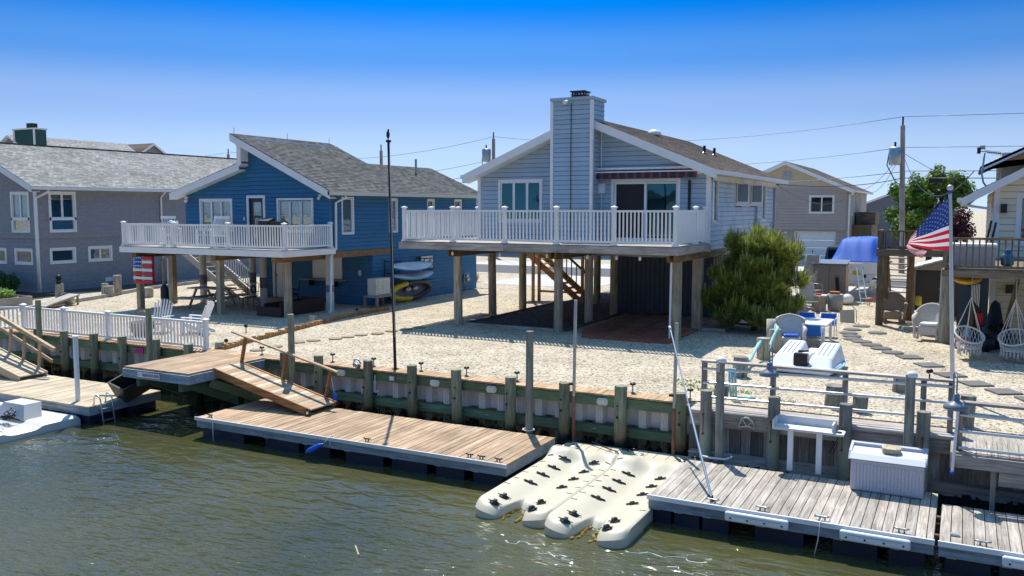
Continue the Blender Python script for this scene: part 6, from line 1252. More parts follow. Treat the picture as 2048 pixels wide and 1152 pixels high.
railing(D2, (-.4, 24.05, 2.28), (4.5, 24.05, 2.28), [0, 1.9, 3.8], .76, .80, mat=W_dkz, sp=.14, cap=False, zb=.04, pw=.1); railing(D2, (-.4, 24.05, 2.28), (-.4, 29.3, 2.28), [0, 2.6, 5.2], .76, .80, mat=W_dkz, sp=.14, cap=False, zb=.04, pw=.1, first=False)
LG = T('stair_landing', 'brown timber stair landing with open steps left of the cream house', 'deck', (-1.5, 30.6, 0))
for i in range(9): B('deck_board', LG, W_dkx, -2.42, -.45, 30.03+i*.14, 30.165+i*.14, 2.46, 2.5)
B('rim_joist', LG, W_dkx, -2.44, -.44, 29.97, 30.02, 2.24, 2.456); B('rim_joist', LG, W_dkx, -2.48, -2.43, 30.02, 31.3, 2.24, 2.456)
for x, y in ((-2.33, 30.1), (-1.55, 31.9), (-2.3, 31.4)): B('post', LG, W_dkz, x-.11, x+.11, y-.09, y+.09, -.2, 2.3)
railing(LG, (-2.4, 30.05, 2.5), (-.5, 30.05, 2.5), [0, 1.9], .56, .62, mat=W_dkz, sp=.13, cap=False, zb=.03, pw=.1); railing(LG, (-2.4, 30.05, 2.5), (-2.4, 31.2, 2.5), [0, 1.1], .56, .62, mat=W_dkz, sp=.13, cap=False, zb=.03, pw=.1, first=False)
for x in (-2.25, -1.62): L('stringer', LG, W_dkz, (x, 31.3, 2.3), (x, 34.2, .05), .06, .22)
for i in range(10): y = 31.4+i*.28; z = 2.12-i*.215; B('tread', LG, W_greyx, -2.22, -1.65, y, y+.26, z-.035, z)
TUB = T('hot_tub_box', 'long white lidded chest on the cream house deck', 'chest', (.1, 25.3, 2.28)); m_chw = M('grey_white_chest', (.46, .45, .46), .6, .1, 4); B('body', TUB, m_chw, -.3, .72, 24.9, 25.6, 2.29, 2.78); bevel(G().box(-.34, .76, 24.86, 25.64, 2.78, 2.86).o('lid', TUB, m_white), .03)
t = T('propane_cylinder', 'blue propane cylinder on the cream house deck', 'gas cylinder', (1.0, 25.3, 2.28)); G().lathe([(.10, 0), (.15, .05), (.15, .25), (.08, .34), (.001, .36)], (1.0, 25.3, 2.29), 14).lathe([(.09, 0), (.09, .1)], (1.0, 25.3, 2.62), 12).o('tank', t, M('teal_blue_paint', (.015, .17, .30), .5))
t = T('folded_chair', 'dark folding chair leaning against the cream house door', 'chair', (.7, 28.6, 2.28)); L('frame', t, m_black, (.62, 28.6, 2.3), (.8, 28.7, 3.35), .04, .05); L('frame', t, m_black, (.5, 28.6, 2.3), (.68, 28.7, 3.4), .04, .05); L('seat', t, m_black, (.55, 28.6, 2.6), (.85, 28.6, 2.7), .3, .03)
t = T('stowed_kayak', 'yellow kayak slung under the cream house deck', 'kayak', (.1, 25.5, 1.75)); G().ell((.12, 25.7, 1.92), (.36, 1.3, .14), 14, 10).o('hull', t, M('amber_yellow_plastic', (.55, .28, .01), .4)); 
for y in (25.1, 26.3): G().tube([(-.26, y, 2.05), (-.2, y, 1.85), (.12, y, 1.76), (.44, y, 1.85), (.5, y, 2.05)], .012, 6).o('strap', t, m_black)
def hangchair(label, x, y, a):
    t = T('hanging_chair', label, 'hanging chair', (0, 0, 0), 'white macrame hanging chairs'); m_cord = m_rope; N_ = 22; rr, zt = .33, .62
    rim = lambda k: V((rr*math.cos(k), rr*math.sin(k), zt+.17*math.sin(k)))
    base = lambda k: V((.26*math.cos(k), .24*math.sin(k)-.03, .30))
    G().tube([rim(i*2*math.pi/28) for i in range(28)], .022, 7, closed=True).o('rim', t, m_cord); G().tube([base(i*2*math.pi/24) for i in range(24)], .018, 6, closed=True).o('base_ring', t, m_cord)
    g = G()
    for i in range(N_):
        for d in (-1, 1):
            k0 = i*2*math.pi/N_; g.tube([rim(k0+d*.0).lerp(base(k0+d*.55), s)*(1+0*s)+V((0, 0, -.03*math.sin(s*math.pi))) for s in (0, .33, .66, 1)], .007, 4, caps=False)
    g.o('net', t, m_cord); G().lathe([(.001, 0), (.25, 0), (.25, .02), (.001, .025)], (0, -.03, .285), 16).o('seat', t, m_rope)
    g = G()
    for i in range(20): k = i*2*math.pi/20; b_ = base(k); g.cyl(b_, b_+V((0, 0, -.13-.03*(i % 3))), .014, .022, 6)
    tag(g.o('fringe', t, m_cord), kind='stuff'); apex = V((0, 0, 1.55))
    for k in (.5, 1.25, 2.1, 2.8, 4.0, 5.4): Cy('cord', t, m_cord, rim(k), apex, .008, 6)
    Cy('chain', t, m_galv, apex, (0, 0, 2.05), .008, 6); return place(t, (x, y, .0), a)
hangchair('white macrame hanging chair beside the flagpole', .22, 24.2, R(25)); hangchair('white macrame hanging chair at the right edge of the picture', 1.18, 24.2, R(-15))
t = T('rubbish_bags', 'black rubbish bags piled under the cream house deck', 'rubbish bags', (.6, 26, 0)); g = G()
for c, r in (((.75, 26.2, .3), (.3, .28, .34)), ((1.0, 26.4, .3), (.26, .25, .36)), ((.35, 26.6, .25), (.26, .25, .3)), ((.6, 25.7, .22), (.24, .2, .24))): g.ell(c, r, 12, 8, jit=.1)
g.o('bags', t, M('black_bag', (.008, .009, .012), .3, .2, 8, bump=1.0, bs=14)); t = T('crate', 'red plastic crate on the gravel under the left hanging chair', 'crate', (.05, 26.05, 0)); g = G().box(-.1, .2, 25.9, 26.2, 0, .03)
for q in ((-.1, .2, 25.9, 25.92), (-.1, .2, 26.18, 26.2), (-.1, -.08, 25.92, 26.18), (.18, .2, 25.92, 26.18)): g.box(*q, .03, .28)
g.o('crate_body', t, m_pr); t = T('fuel_can', 'red can on the shelf under the cream house deck', 'can', (.47, 27, 0)); B('shelf', t, W_dkx, .3, .65, 26.85, 27.15, .0, .5); bevel(G().box(.38, .56, 26.9, 27.1, .5, .88).o('can_body', t, m_pr), .03); Cy('spout', t, m_black, (.47, 27, .88), (.47, 27, .97), .03, 8)
t = T('demijohn', 'large clear grey bottle under the cream house deck', 'bottle', (.2, 26.4, 0)); G().lathe([(.14, 0), (.17, .06), (.17, .35), (.05, .52), (.045, .62), (.001, .62)], (.2, 26.4, 0), 16).o('bottle', t, m_galv)
t = T('covered_mower', 'tall shape under a navy cover beside the cream house wall', 'cover', (.85, 27.6, 0)); G().lathe([(.2, 0), (.21, .3), (.17, .8), (.1, 1.1), (.001, 1.2)], (.85, 27.6, 0), 12).o('cloth', t, M('navy_cloth', (.012, .025, .06), .8, bump=.6, bs=12))
B('under_deck_panel', D2, m_navy, -.1, .7, 28.6, 28.66, 0, 2.0); B('under_deck_post', D2, W_dkz, .25, .33, 28.4, 28.5, 0, 2.0)
t = T('wind_chime', 'silver tube wind chime hanging under the cream house deck', 'wind chime', (.36, 27.4, 1.0)); Cy('disc', t, W_dkx, (.36, 27.4, 1.65), (.36, 27.4, 1.68), .12, 12)
for i in range(5): Cy('tube', t, m_alum, (.28+.04*i, 27.4, 1.2-.05*i), (.28+.04*i, 27.4, 1.65), .012, 6)
RT = T('round_table', 'white round garden table behind the wicker rocker', 'table', (-.75, 28.6, 0)); G().lathe([(.001, 0), (.48, 0), (.5, .02), (.5, .05), (.001, .06)], (-.75, 28.6, .62), 22).o('top', RT, m_wickw)
for a in (0, 2.1, 4.2): Cy('leg', RT, m_wickw, (-.75+.3*math.cos(a), 28.6+.3*math.sin(a), 0), (-.75+.25*math.cos(a), 28.6+.25*math.sin(a), .62), .03, 8)
t = T('glass_jug', 'green glass jug on the round garden table', 'jug', (-.6, 28.5, .68)); G().lathe([(.08, 0), (.11, .04), (.1, .14), (.04, .22), (.035, .29), (.001, .29)], (-.6, 28.5, .68), 14).o('jug', t, M('green_glass', (.01, .30, .18), .1))
wicker('white rattan rocking chair behind the flagpole', (-.78, 27.2, .05), R(-8), m_wickw, True, 1.0, m_white); wicker('natural rattan armchair below the landing steps', (-2.0, 31.0, 0), R(10), m_wickb, True, 1.0)
wicker('white wicker armchair with a blue cushion beside the white table', (-4.0, 23.75, 0), R(15), m_wickw, False, .9, m_bluef)
S2 = T('garden_shed', 'dark brown double-door shed behind the landing posts', 'shed', (-.8, 34, 0)); m_brd = M('dark_brown_door', (.055, .042, .042), .6, .08, 2)
B('wall', S2, M('taupe_shed_wall', (.28, .22, .17), .7), -1.65, .35, 33.25, 35.4, 0, 1.62)
for a in (-1.42, -.66): B('door', S2, m_brd, a, a+.74, 33.2, 33.245, .06, 1.6)
B('frame', S2, M('tan_shed_trim', (.34, .27, .2), .7), -1.66, -1.44, 33.19, 33.248, 0, 1.62); G().prism([(-1.75, 33.15, 1.62), (.45, 33.15, 1.62), (-.65, 33.15, 1.95)], (0, 2.3, 0)).o('gable', S2, M('tan_gable_board', (.34, .27, .2), .7)); g = G(); slope(g, (-1.8, 33.1, 1.62), (-1.8, 35.5, 1.62), (-.65, 33.1, 1.99), (-.65, 35.5, 1.99), .3, .04); slope(g, (.5, 33.1, 1.62), (.5, 35.5, 1.62), (-.65, 33.1, 1.99), (-.65, 35.5, 1.99), .3, .04); g.o('roof', S2, m_lid); Cy('starfish_handle', S2, m_galv, (-.7, 33.17, .95), (-.55, 33.17, 1.1), .02, 6)
t = T('hanging_lantern', 'yellow wire lantern hanging in front of the brown shed', 'lantern', (-1.2, 31.4, .5)); G().lathe([(.06, 0), (.1, .04), (.1, .26), (.06, .32)], (-1.25, 31.4, .55), 12).o('basket', t, M('lantern_yellow', (.72, .55, .04), .5)); Cy('hook', t, m_black, (-1.25, 31.4, .87), (-1.25, 31.4, 1.05), .008, 6)
t = T('storage_shed', 'taupe resin storage shed with horizontal ribs beside the blue covered boat', 'shed', (-4.7, 37, 0)); m_res = M('taupe_resin', (.27, .225, .19), .6, .05, 3)
B('body', t, m_res, -5.35, -4.12, 36.5, 37.6, 0, 1.52)
for a in (-5.34, -4.72):
    d_ = B('door', t, m_res, a, a+.595, 36.46, 36.499, .06, 1.5)
    for i in range(12): B('rib', d_, m_res, a+.03, a+.565, 36.447, 36.459, .12+i*.112, .19+i*.112)
G().prism([(-5.42, 36.4, 1.52), (-4.06, 36.4, 1.52), (-4.06, 36.4, 1.56), (-5.42, 36.4, 1.56)], (0, 1.25, .1)).o('roof', t, m_lampb); B('corner_post', t, W_tan, -4.11, -4.0, 36.46, 36.6, 0, 1.5); Cy('black_tube', t, m_black, (-4.3, 36.2, .0), (-4.42, 36.38, 1.0), .07, 8)
# boat under the blue cover
BT = T('motor_boat', 'white motor boat under a bright blue cover on a trailer', 'boat', (-3.95, 41, 0)); m_hull = M('white_gelcoat', (.84, .83, .81), .3, .04, 2, coat=.3); m_cov = M('blue_tarpaulin', (.012, .11, .52), .7, .06, 2, bump=.25, bs=3); xc, y0, y1 = -3.97, 38.0, 44.8
def hullf(u, v):
    w_ = 1.02*(1-max(0, (v-.5)/.5)**2.2); a = (u-.5)*2; s = 1 if a > 0 else -1; b = abs(a)
    if b < .45: return V((xc+s*w_*.75*(b/.45), y0+v*(y1-y0), .55+.28*(b/.45)+.5*max(0, v-.6)))
    k = (b-.45)/.55; return V((xc+s*w_*(.75+.25*k), y0+v*(y1-y0), .83+.72*k+.35*max(0, v-.55)))
G().sheet(hullf, 16, 20).o('hull', BT, m_hull); G().prism([hullf(i/16, 0) for i in range(17)], (0, .05, 0)).o('transom', BT, m_hull)
def cov(u, v):
    a = (u-.5)*2; w_ = 1.08*(1-max(0, (v-.55)/.45)**2.4); y = y0+.12+v*(y1-y0); k = min(1, v/.15)*(1-.45*max(0, v-.5)); c = max(0, min(1, (1-abs(a))/.44))
    fold = .03*math.sin(a*14+v*26)*c*(1-c*.5)+.035*math.exp(-(a/.09)**2)*k
    return V((xc+a*w_, y, 1.46+.35*max(0, v-.55)+1.02*k*c+fold))
G().sheet(cov, 24, 24).sheet(lambda u, v: V((xc+(u-.5)*2.1, y0+.18-.02*v, 1.42+.16*(1-v))), 12, 1).o('cover', BT, m_cov)
B('swim_platform', BT, m_gut, xc-.95, xc+.95, y0-.45, y0+.0, .62, .72); Cy('grab_rail', BT, m_alum, (xc-.35, y0-.06, 1.5), (xc+.3, y0-.06, 1.5), .02, 8); G().lathe([(.001, 0), (.16, 0), (.16, .008), (.001, .009)], (xc+.1, y0-.004, 1.12), 16, m=Mx.Rotation(R(90), 4, 'X') @ Mx.Diagonal((1, .6, 1, 1))).o('emblem', BT, m_yel); Cy('exhaust_port', BT, m_black, (xc+.42, y0-.03, .98), (xc+.42, y0, .98), .07, 10); B('vent', BT, m_black, xc+.72, xc+.88, y0-.014, y0, .86, .93); Cy('tow_eye', BT, m_galv, (xc-.1, y0-.02, 1.33), (xc-.1, y0, 1.33), .03, 8); Cy('tow_eye', BT, m_galv, (xc+.35, y0-.02, 1.33), (xc+.35, y0, 1.33), .03, 8); B('rub_strip', BT, m_galv, xc-1.0, xc+1.0, y0-.012, y0, 1.06-.02, 1.06)
for s in (-1, 1): Cy('trailer_wheel', BT, m_black, (xc+s*.85, 40.6, .3), (xc+s*1.05, 40.6, .3), .3, 16); B('trailer_beam', BT, m_galv, xc+s*.6-.05, xc+s*.6+.05, 38.2, 45, .38, .5)
t = T('step_ladder', 'aluminium ladder leaning on the boat stern', 'ladder', (-3.6, 36.9, 0))
for a, b in (((-3.82, 37.45, 1.35), (-3.48, 36.2, 0)), ((-3.62, 37.45, 1.35), (-3.25, 36.2, 0))): L('side_rail', t, m_alum, a, b, .03, .07)
for i in range(5): p, q = V((-3.82, 37.45, 1.35)).lerp(V((-3.48, 36.2, 0)), .12+i*.18), V((-3.62, 37.45, 1.35)).lerp(V((-3.25, 36.2, 0)), .12+i*.18); L('rung', t, m_alum, p, q, .05, .03)
t = T('parked_car', 'dark off-road car parked behind the blue boat cover', 'car', (-6.0, 47, 0)); CAR = t; m_car = M('black_car_paint', (.012, .016, .03), .3, coat=.4); bevel(G().box(-6.9, -5.1, 45.4, 49.2, .45, 1.15).o('body', t, m_car), .1); bevel(G().prism([(-6.75, 45.6, 1.15), (-5.25, 45.6, 1.15), (-5.35, 45.9, 1.85), (-6.65, 45.9, 1.85)], (0, 2.4, 0)).o('cabin', t, m_car), .08); B('rear_window', t, m_glasst, -6.55, -5.45, 45.66, 45.7, 1.25, 1.7)
for x in (-6.85, -5.15):
    for y in (46.2, 48.4): Cy('wheel', t, m_black, (x-.1, y, .38), (x+.1, y, .38), .38, 18)
    B('tail_light', t, m_pr, x-.08 if x < -6 else x-.06, x+.06 if x < -6 else x+.08, 45.36, 45.4, .8, 1.05)
CAR.matrix_basis = Mx.Translation((-5.45, 47, 0)); t = T('buoy_drum', 'white rounded drum on the gravel beside the ladder', 'drum', (-4.45, 36.3, 0)); G().ell((-3.95, 35.9, .22), (.24, .3, .22), 14, 8).o('drum', t, m_hull)
m_bei = M('beige_sling', (.50, .45, .37), .8, .08, 6); m_beim = M('beige_frame', (.42, .36, .28), .5)
sling('beige patio chair beside the round bin', (-4.85, 32.55, 0), R(30), m_bei, m_beim); sling('reclined grey patio chair behind the beige chair', (-5.0, 33.9, .25), R(70), m_galv, m_galv, 1.1); sling('pale lounge chair leaning upright behind the pine bush', (-5.55, 36.2, .35), R(-20), m_bei, m_beim, 1.15, None, 1.3)
sling('grey patio chair between the pine bush and the white table', (-4.5, 29.0, 0), R(65), m_galv, m_galv, .9)
sling('beige folding chair lying tipped over on the gravel', (-3.35, 29.9, .28), R(20), m_bei, M('olive_frame', (.30, .25, .12), .5), .95, Mx.Rotation(R(-105), 4, 'X') @ Mx.Rotation(R(25), 4, 'Y'))
m_blus = M('blue_canvas', (.015, .14, .55), .8, .06, 5)
for x, y, rz_, lb in ((-3.5, 24.35, 180, 'blue canvas chair in front of the white table'), (-4.0, 26.4, 10, 'blue canvas chair behind the white table, left'), (-3.45, 26.5, 0, 'blue canvas chair behind the white table, right')): sling(lb, (x, y, 0), R(rz_), m_blus, m_white, .9, None, .72, 'blue canvas chairs at the white table')
WT = T('garden_table', 'white slatted garden table on the gravel', 'table', (-3.7, 25.3, 0))
for i in range(7): B('top_slat', WT, m_white, -4.2, -3.2, 24.5+i*.22, 24.7+i*.22, .56, .6)
for x, y in ((-4.12, 24.55), (-3.28, 24.55), (-4.12, 25.95), (-3.28, 25.95)): B('leg', WT, m_white, x-.035, x+.035, y-.035, y+.035, 0, .56)
t = T('concrete_pot', 'tall round concrete pot under the pine bush', 'pot', (-4.55, 24.15, 0)); G().lathe([(.16, 0), (.17, .72), (.14, .72), (.13, .6), (.001, .6)], (-4.55, 24.15, 0), 18).o('pot', t, m_conc)
t = T('round_bin', 'round grey bin with an orange cushion on top', 'bin', (-4.1, 33.5, 0)); Cy('bin', t, M('bin_grey', (.34, .36, .33), .6, .15, 8), (-4.1, 33.5, 0), (-4.1, 33.5, .62), .26, 16, 1.1); t = T('cushion', 'orange cushion lying on the round grey bin', 'cushion', (-4.1, 33.5, .62)); bevel(G().box(-4.3, -3.95, 33.35, 33.6, .62, .72).o('pad', t, M('orange_cushion', (.45, .13, .03), .7)), .03)
t = T('side_cabinet', 'tan cabinet with a pale top beside the round bin', 'cabinet', (-4.6, 33.1, 0)); B('body', t, m_beim, -4.85, -4.4, 32.95, 33.4, 0, .55); B('top', t, m_lid, -4.9, -4.35, 32.9, 33.45, .55, .6); t = T('small_box', 'small red box on the tan cabinet', 'box', (-4.65, 33.1, .6)); bevel(G().box(-4.75, -4.55, 33.0, 33.2, .6, .66).o('box', t, m_pr), .01)
t = T('green_barrel', 'dark green barrel at the foot of the pine bush', 'barrel', (-5.15, 31.2, 0)); Cy('barrel', t, M('dark_green_plastic', (.012, .05, .05), .5), (-5.2, 31.4, 0), (-5.2, 31.4, .6), .24, 14)
t = T('plastic_flamingo', 'orange bird ornament under the boat stern', 'ornament', (-3.2, 36, 0)); G().ell((-3.15, 35.9, .22), (.16, .1, .1), 10, 6).tube([(-3.02, 35.9, .26), (-2.95, 35.9, .45), (-3.0, 35.9, .55), (-3.06, 35.9, .5)], .02, 6).cyl((-3.15, 35.9, 0), (-3.15, 35.9, .2), .012).o('bird', t, M('faded_orange_plastic', (.45, .14, .07), .6))
# aqua rope fence and pedal boat
t = T('rope_fence', 'thick aqua rope draped between pile stubs', 'rope', (-4.3, 21, 0)); pts = [(-4.45, 24.0, .62), (-4.4, 23.7, .35), (-4.3, 23.4, .28), (-4.25, 23.2, .60), (-4.25, 23.0, .55), (-4.3, 22.5, .25), (-4.33, 22.1, .30), (-4.36, 21.9, .50), (-4.4, 21.6, .4), (-4.4, 20.6, .15), (-4.35, 19.6, .3), (-4.35, 19.3, .44)]
fine = []
for i in range(len(pts)-1):
    for k in range(4): fine.append(V(pts[i]).lerp(V(pts[i+1]), k/4))
G().tube(fine, [.042+.008*math.sin(i*2.2) for i in range(len(fine))], 8).o('rope', t, m_aqua)
t = T('rope_tail', 'blue-green rope hanging in a knot behind the capped pile', 'rope', (-4.2, 17.2, 0)); g = G()
for i in range(3): g.tube([(-4.0+.05*i, 16.9, .62), (-3.98+.06*i, 16.88, .3), (-3.95+.05*i, 16.9, .05), (-3.8+.1*i, 17.0, .03), (-3.5-.1*i, 17.05+.08*i, .03)], .025, 6)
g.o('rope', t, m_aqua)
PBt = T('pedal_boat', 'white pedal boat with two covered seats and aqua trim on the gravel', 'pedal boat', (0, 0, 0)); m_pbw = M('pale_blue_white_plastic', (.66, .70, .76), .5, .06, 4)
bevel(G().prism([(-.72, -.95, .05), (.72, -.95, .05), (.8, .0, .05), (.7, 1.0, .05), (-.7, 1.0, .05), (-.8, 0, .05)], (0, 0, .16)).o('hull', PBt, m_pbw), .06, 3)
for s in (-1, 1):
    cx_ = s*.42; g = G(); a = [(cx_-.30, -.75, .2), (cx_+.30, -.75, .2), (cx_+.30, .85, .2), (cx_-.30, .85, .2)]; b = [(cx_-.24, -.5, .40), (cx_+.24, -.5, .40), (cx_+.22, .7, .62), (cx_-.22, .7, .62)]
    g.add(a+b, [(0, 1, 5, 4), (1, 2, 6, 5), (2, 3, 7, 6), (3, 0, 4, 7), (4, 5, 6, 7)]); so_ = bevel(g.o('seat_cover', PBt, m_pbw), .06, 3)
    for k in (-.11, 0, .11): L('groove', so_, m_lampb, (cx_+k, -.35, .43), (cx_+k, .55, .597), .016, .012)
B('console', PBt, m_pbw, -.11, .11, -.6, .8, .2, .42); B('pedal_unit', PBt, m_black, -.16, .16, -.78, -.62, .2, .5); Cy('steering_handle', PBt, m_black, (-.1, -.55, .52), (.14, -.58, .56), .03, 8); G().tube([(.75, -.9, .12), (.83, 0, .16), (.72, .95, .16), (0, 1.03, .16), (-.72, .95, .16), (-.83, 0, .16), (-.75, -.9, .12)], .025, 8).o('rub_rail', PBt, m_aqua); place(PBt, (-3.12, 20.9, .0), R(-4), .95)
# ============================================================= flagpole with flag
FP = T('flagpole', 'tall aluminium flagpole with a ball top at the right', 'flagpole', (-.07, 19.3, 0)); m_poleg = M('brushed_aluminium', (.55, .57, .6), .4, .04, 4, metal=.5)
Cy('shaft', FP, m_poleg, (-.07, 19.3, 0), (-.285, 19.3, 4.05), .045, 14, .75); G().ell((-.29, 19.3, 4.16), (.06, .06, .06), 14, 10).o('ball_top', FP, m_poleg); Cy('truck', FP, m_bluef, (-.286, 19.3, 4.03), (-.29, 19.3, 4.11), .035, 10); B('cleat', FP, m_trim, -.06, -.0, 19.24, 19.27, 1.0, 1.08)
FL = T('flag', 'stars and stripes flag hanging from the flagpole', 'flag', (-.6, 19.3, 2.75)); m_fr, m_fw, m_fb = leaf_mat('flag_red', (.62, .02, .045), (.62, .02, .045), .5), leaf_mat('flag_white', (.8, .78, .78), (.8, .78, .78), .5), leaf_mat('flag_blue', (.025, .06, .26), (.025, .06, .26), .4)
top = [(-.31, 3.97, 0), (-.60, 3.64, .05), (-.97, 3.16, .03), (-.93, 2.98, .16), (-.66, 2.88, .22)]; bot = [(-.255, 2.93, 0), (-.60, 2.93, .06), (-1.01, 3.02, .0), (-.97, 2.87, .14), (-.74, 2.74, .2)]
def cr_(P, t):
    n = len(P)-1; i = min(n-1, int(t*n)); f = t*n-i; p = [P[max(0, i-1)], P[i], P[i+1], P[min(n, i+2)]]
    return [.5*((2*p[1][k])+(-p[0][k]+p[2][k])*f+(2*p[0][k]-5*p[1][k]+4*p[2][k]-p[3][k])*f*f+(-p[0][k]+3*p[1][k]-3*p[2][k]+p[3][k])*f**3) for k in range(3)]
def fpt(u, v):
    a, b = cr_(top, u), cr_(bot, u); x, z, y = [a[k]+(b[k]-a[k])*v for k in range(3)]
    return V((x, 19.27+y+.05*math.sin(u*9+v*3.2)*min(1, u*4), z+.02*math.sin(u*7)*(1-v)))
g = G()
for (c0_, c1_, r0, r1) in ((0, 1, 0, 1),): g.sheet(fpt, 60, 52, mif=lambda u, v: (2 if (u < .4 and v < 7/13) else (0 if int(v*13) % 2 == 0 else 1)))
g.o('cloth', FL, m_fr, m_fw, m_fb); g = G()
for r_ in range(9):
    for k in range(6 if r_ % 2 == 0 else 5):
        u = .4*(k*2+1+(r_ % 2))/12; v = (7/13)*(r_+1)/10; c = fpt(u, v); du = (fpt(u+.01, v)-c).normalized(); dv = (fpt(u, v+.01)-c).normalized(); nn = du.cross(dv).normalized()
        for s in (-1, 1):
            st = [c+nn*s*.006+(du*math.cos(j*math.pi/5)+dv*-math.sin(j*math.pi/5))*(.026 if j % 2 == 0 else .011) for j in range(10)]; g.add(st, [tuple(range(10))])
g.o('stars', FL, m_fw)
# ============================================================= poles and wires
def upole(label, x, y, h, trans=None, lean=0.0):
    t = T('utility_pole', label, 'utility pole', (x, y, 0)); Cy('shaft', t, W_greyz, (x, y, 0), (x+lean, y, h), .17, 12, .75); Cy('pin', t, m_black, (x+lean, y, h), (x+lean, y, h+.5), .05, 8)
    if trans: z = h-trans; G().lathe([(.001, 0), (.3, 0), (.34, .08), (.36, .95), (.3, 1.02), (.001, 1.05)], (x-.58, y-.1, z-.9), 16).o('transformer', t, m_galv); Cy('bushing', t, m_black, (x-.6, y-.1, z+.1), (x-.6, y-.1, z+.42), .06, 8); G().tube([(x-.9, y-.1, z-.1), (x-1.0, y-.1, z-.9), (x-.5, y-.1, z-1.9), (x-.1, y, z-2.1)], .03, 6).o('leads', t, m_black)
    return t
upole('weathered utility pole with grey transformer in front of the green tree', -3.15, 55, 8.5, 1.35, -.25)
upole('distant utility pole with a rusty transformer behind the pale blue house', -33.0, 60, 9.2, .9); upole('distant bare utility pole behind the blue house roof', -43.8, 60, 8.6); upole('distant utility pole top behind the grey house roof', -61.3, 60, 8.8)
Pn = {'near': 'the near pole', 'mid': 'the pole behind the pale blue house', 'far': 'the distant pole behind the grey house', 'out': 'the right edge'}
def wire(lb, p, q, sag, r=.014, n=14):
    p, q = V(p), V(q); tag(G().tube([p.lerp(q, i/n)-V((0, 0, sag*4*(i/n)*(1-i/n))) for i in range(n+1)], r, 5).o('overhead_wire', None, m_black), lb, 'wire', 'overhead wires')
a_, b_, c_ = 'overhead wire between %s and %s' % (Pn['near'], Pn['mid']), 'overhead wire from %s to %s' % (Pn['near'], Pn['out']), 'overhead wire between the distant poles behind the blue house'
for z, s, k in ((9.0, .9, 'topmost '), (7.25, .9, 'second highest ')): wire(k+a_, (-3.4, 55, z), (-33, 60, z+.35), s); wire(k+b_, (-3.4, 55, z), (40, 52, z), .3); wire(k+c_, (-33, 60, z+.35), (-61, 60, z), 1.2); wire(k+'overhead wire leaving '+Pn['far'], (-61, 60, z), (-100, 60, z), 1.0)
wire('thick service wire from the near pole to the corner of the pale blue house', (-3.35, 55, 5.5), (-7.0, 37.05, 4.75), .25, .02); wire('lower '+a_, (-3.35, 55, 5.85), (-33, 60, 6.2), .8, .018); wire('lowest thick '+b_, (-3.35, 55, 5.5), (40, 52, 5.4), .2, .025); wire('second lowest '+b_, (-3.35, 55, 5.9), (40, 52, 5.8), .2, .018)
wire('steep service wire from the near pole to the taupe house eave', (-3.4, 55, 7.0), (-6.8, 66, 5.0), .5); wire('second steep service wire from the near pole to the taupe house roof', (-3.4, 55, 7.0), (-6.4, 70, 4.9), .6); wire('sagging service wire from the near pole to the cream house', (-3.4, 55, 7.1), (.2, 33.2, 5.0), 1.6, .016); wire('steep wire dropping from the near pole into the green tree', (-3.4, 55, 7.0), (2, 62, 4.5), .3); wire('service wire from the distant pole to the left eave of the pale blue house', (-33, 60, 6.4), (-15.4, 37, 4.85), .5, .02); wire('lower '+c_, (-33, 60, 6.6), (-61, 60, 6.3), 1.0, .02); wire('lowest '+c_, (-33, 60, 6.2), (-61, 60, 5.9), 1.0, .02)
wire('slack wire between the pale blue house corner and the taupe house', (-7.0, 37.0, 4.75), (-7.4, 62, 4.3), .5, .014)
t = T('splice_box', 'small black box hanging on the cable right of the near utility pole', 'splice box', (-1.55, 55, 5.2)); B('case', t, m_black, -1.9, -1.2, 54.9, 55.1, 5.2, 5.42); B('clip', t, m_black, -1.6, -1.5, 54.97, 55.03, 5.42, 5.5)
# ============================================================= trees and plants
def branch_tree(name, label, cat, base, lobes, trunk_r, mat_leaf, leaf_fn, n_leaf, bark, group=None, kindname='crown'):
    t = T(name, label, cat, base, group); bx, by, bz = base; g = G()
    top = max(l[0][2] for l in lobes); g.tube([(bx, by, bz-.1), (bx+.05, by, bz+.3*(top-bz)), (bx, by+.05, bz+.75*(top-bz))], [trunk_r, trunk_r*.75, trunk_r*.3], 8)
    for c, r in lobes: m_ = V((bx, by, bz+(c[2]-bz)*rng.uniform(.25, .6))); mid = m_.lerp(V(c), .5)+V((rng.uniform(-.1, .1), rng.uniform(-.1, .1), -.08)); g.tube([m_, mid, c], [trunk_r*.4, trunk_r*.25, trunk_r*.08], 6)
    g.o('trunk', t, bark); g = G(); tot = sum(r[0]*r[1]+r[1]*r[2]+r[0]*r[2] for c, r in lobes)
    for c, r in lobes:
        for _ in range(int(n_leaf*(r[0]*r[1]+r[1]*r[2]+r[0]*r[2])/tot)):
            d = V((rng.gauss(0, 1), rng.gauss(0, 1), rng.gauss(0, 1))).normalized(); k = rng.uniform(.35, 1.08)**.6; p = V((c[0]+d.x*r[0]*k, c[1]+d.y*r[1]*k, c[2]+d.z*r[2]*k))
            leaf_fn(g, p, d)
    tag(g.o(kindname, t, *mat_leaf), kind='stuff'); return t
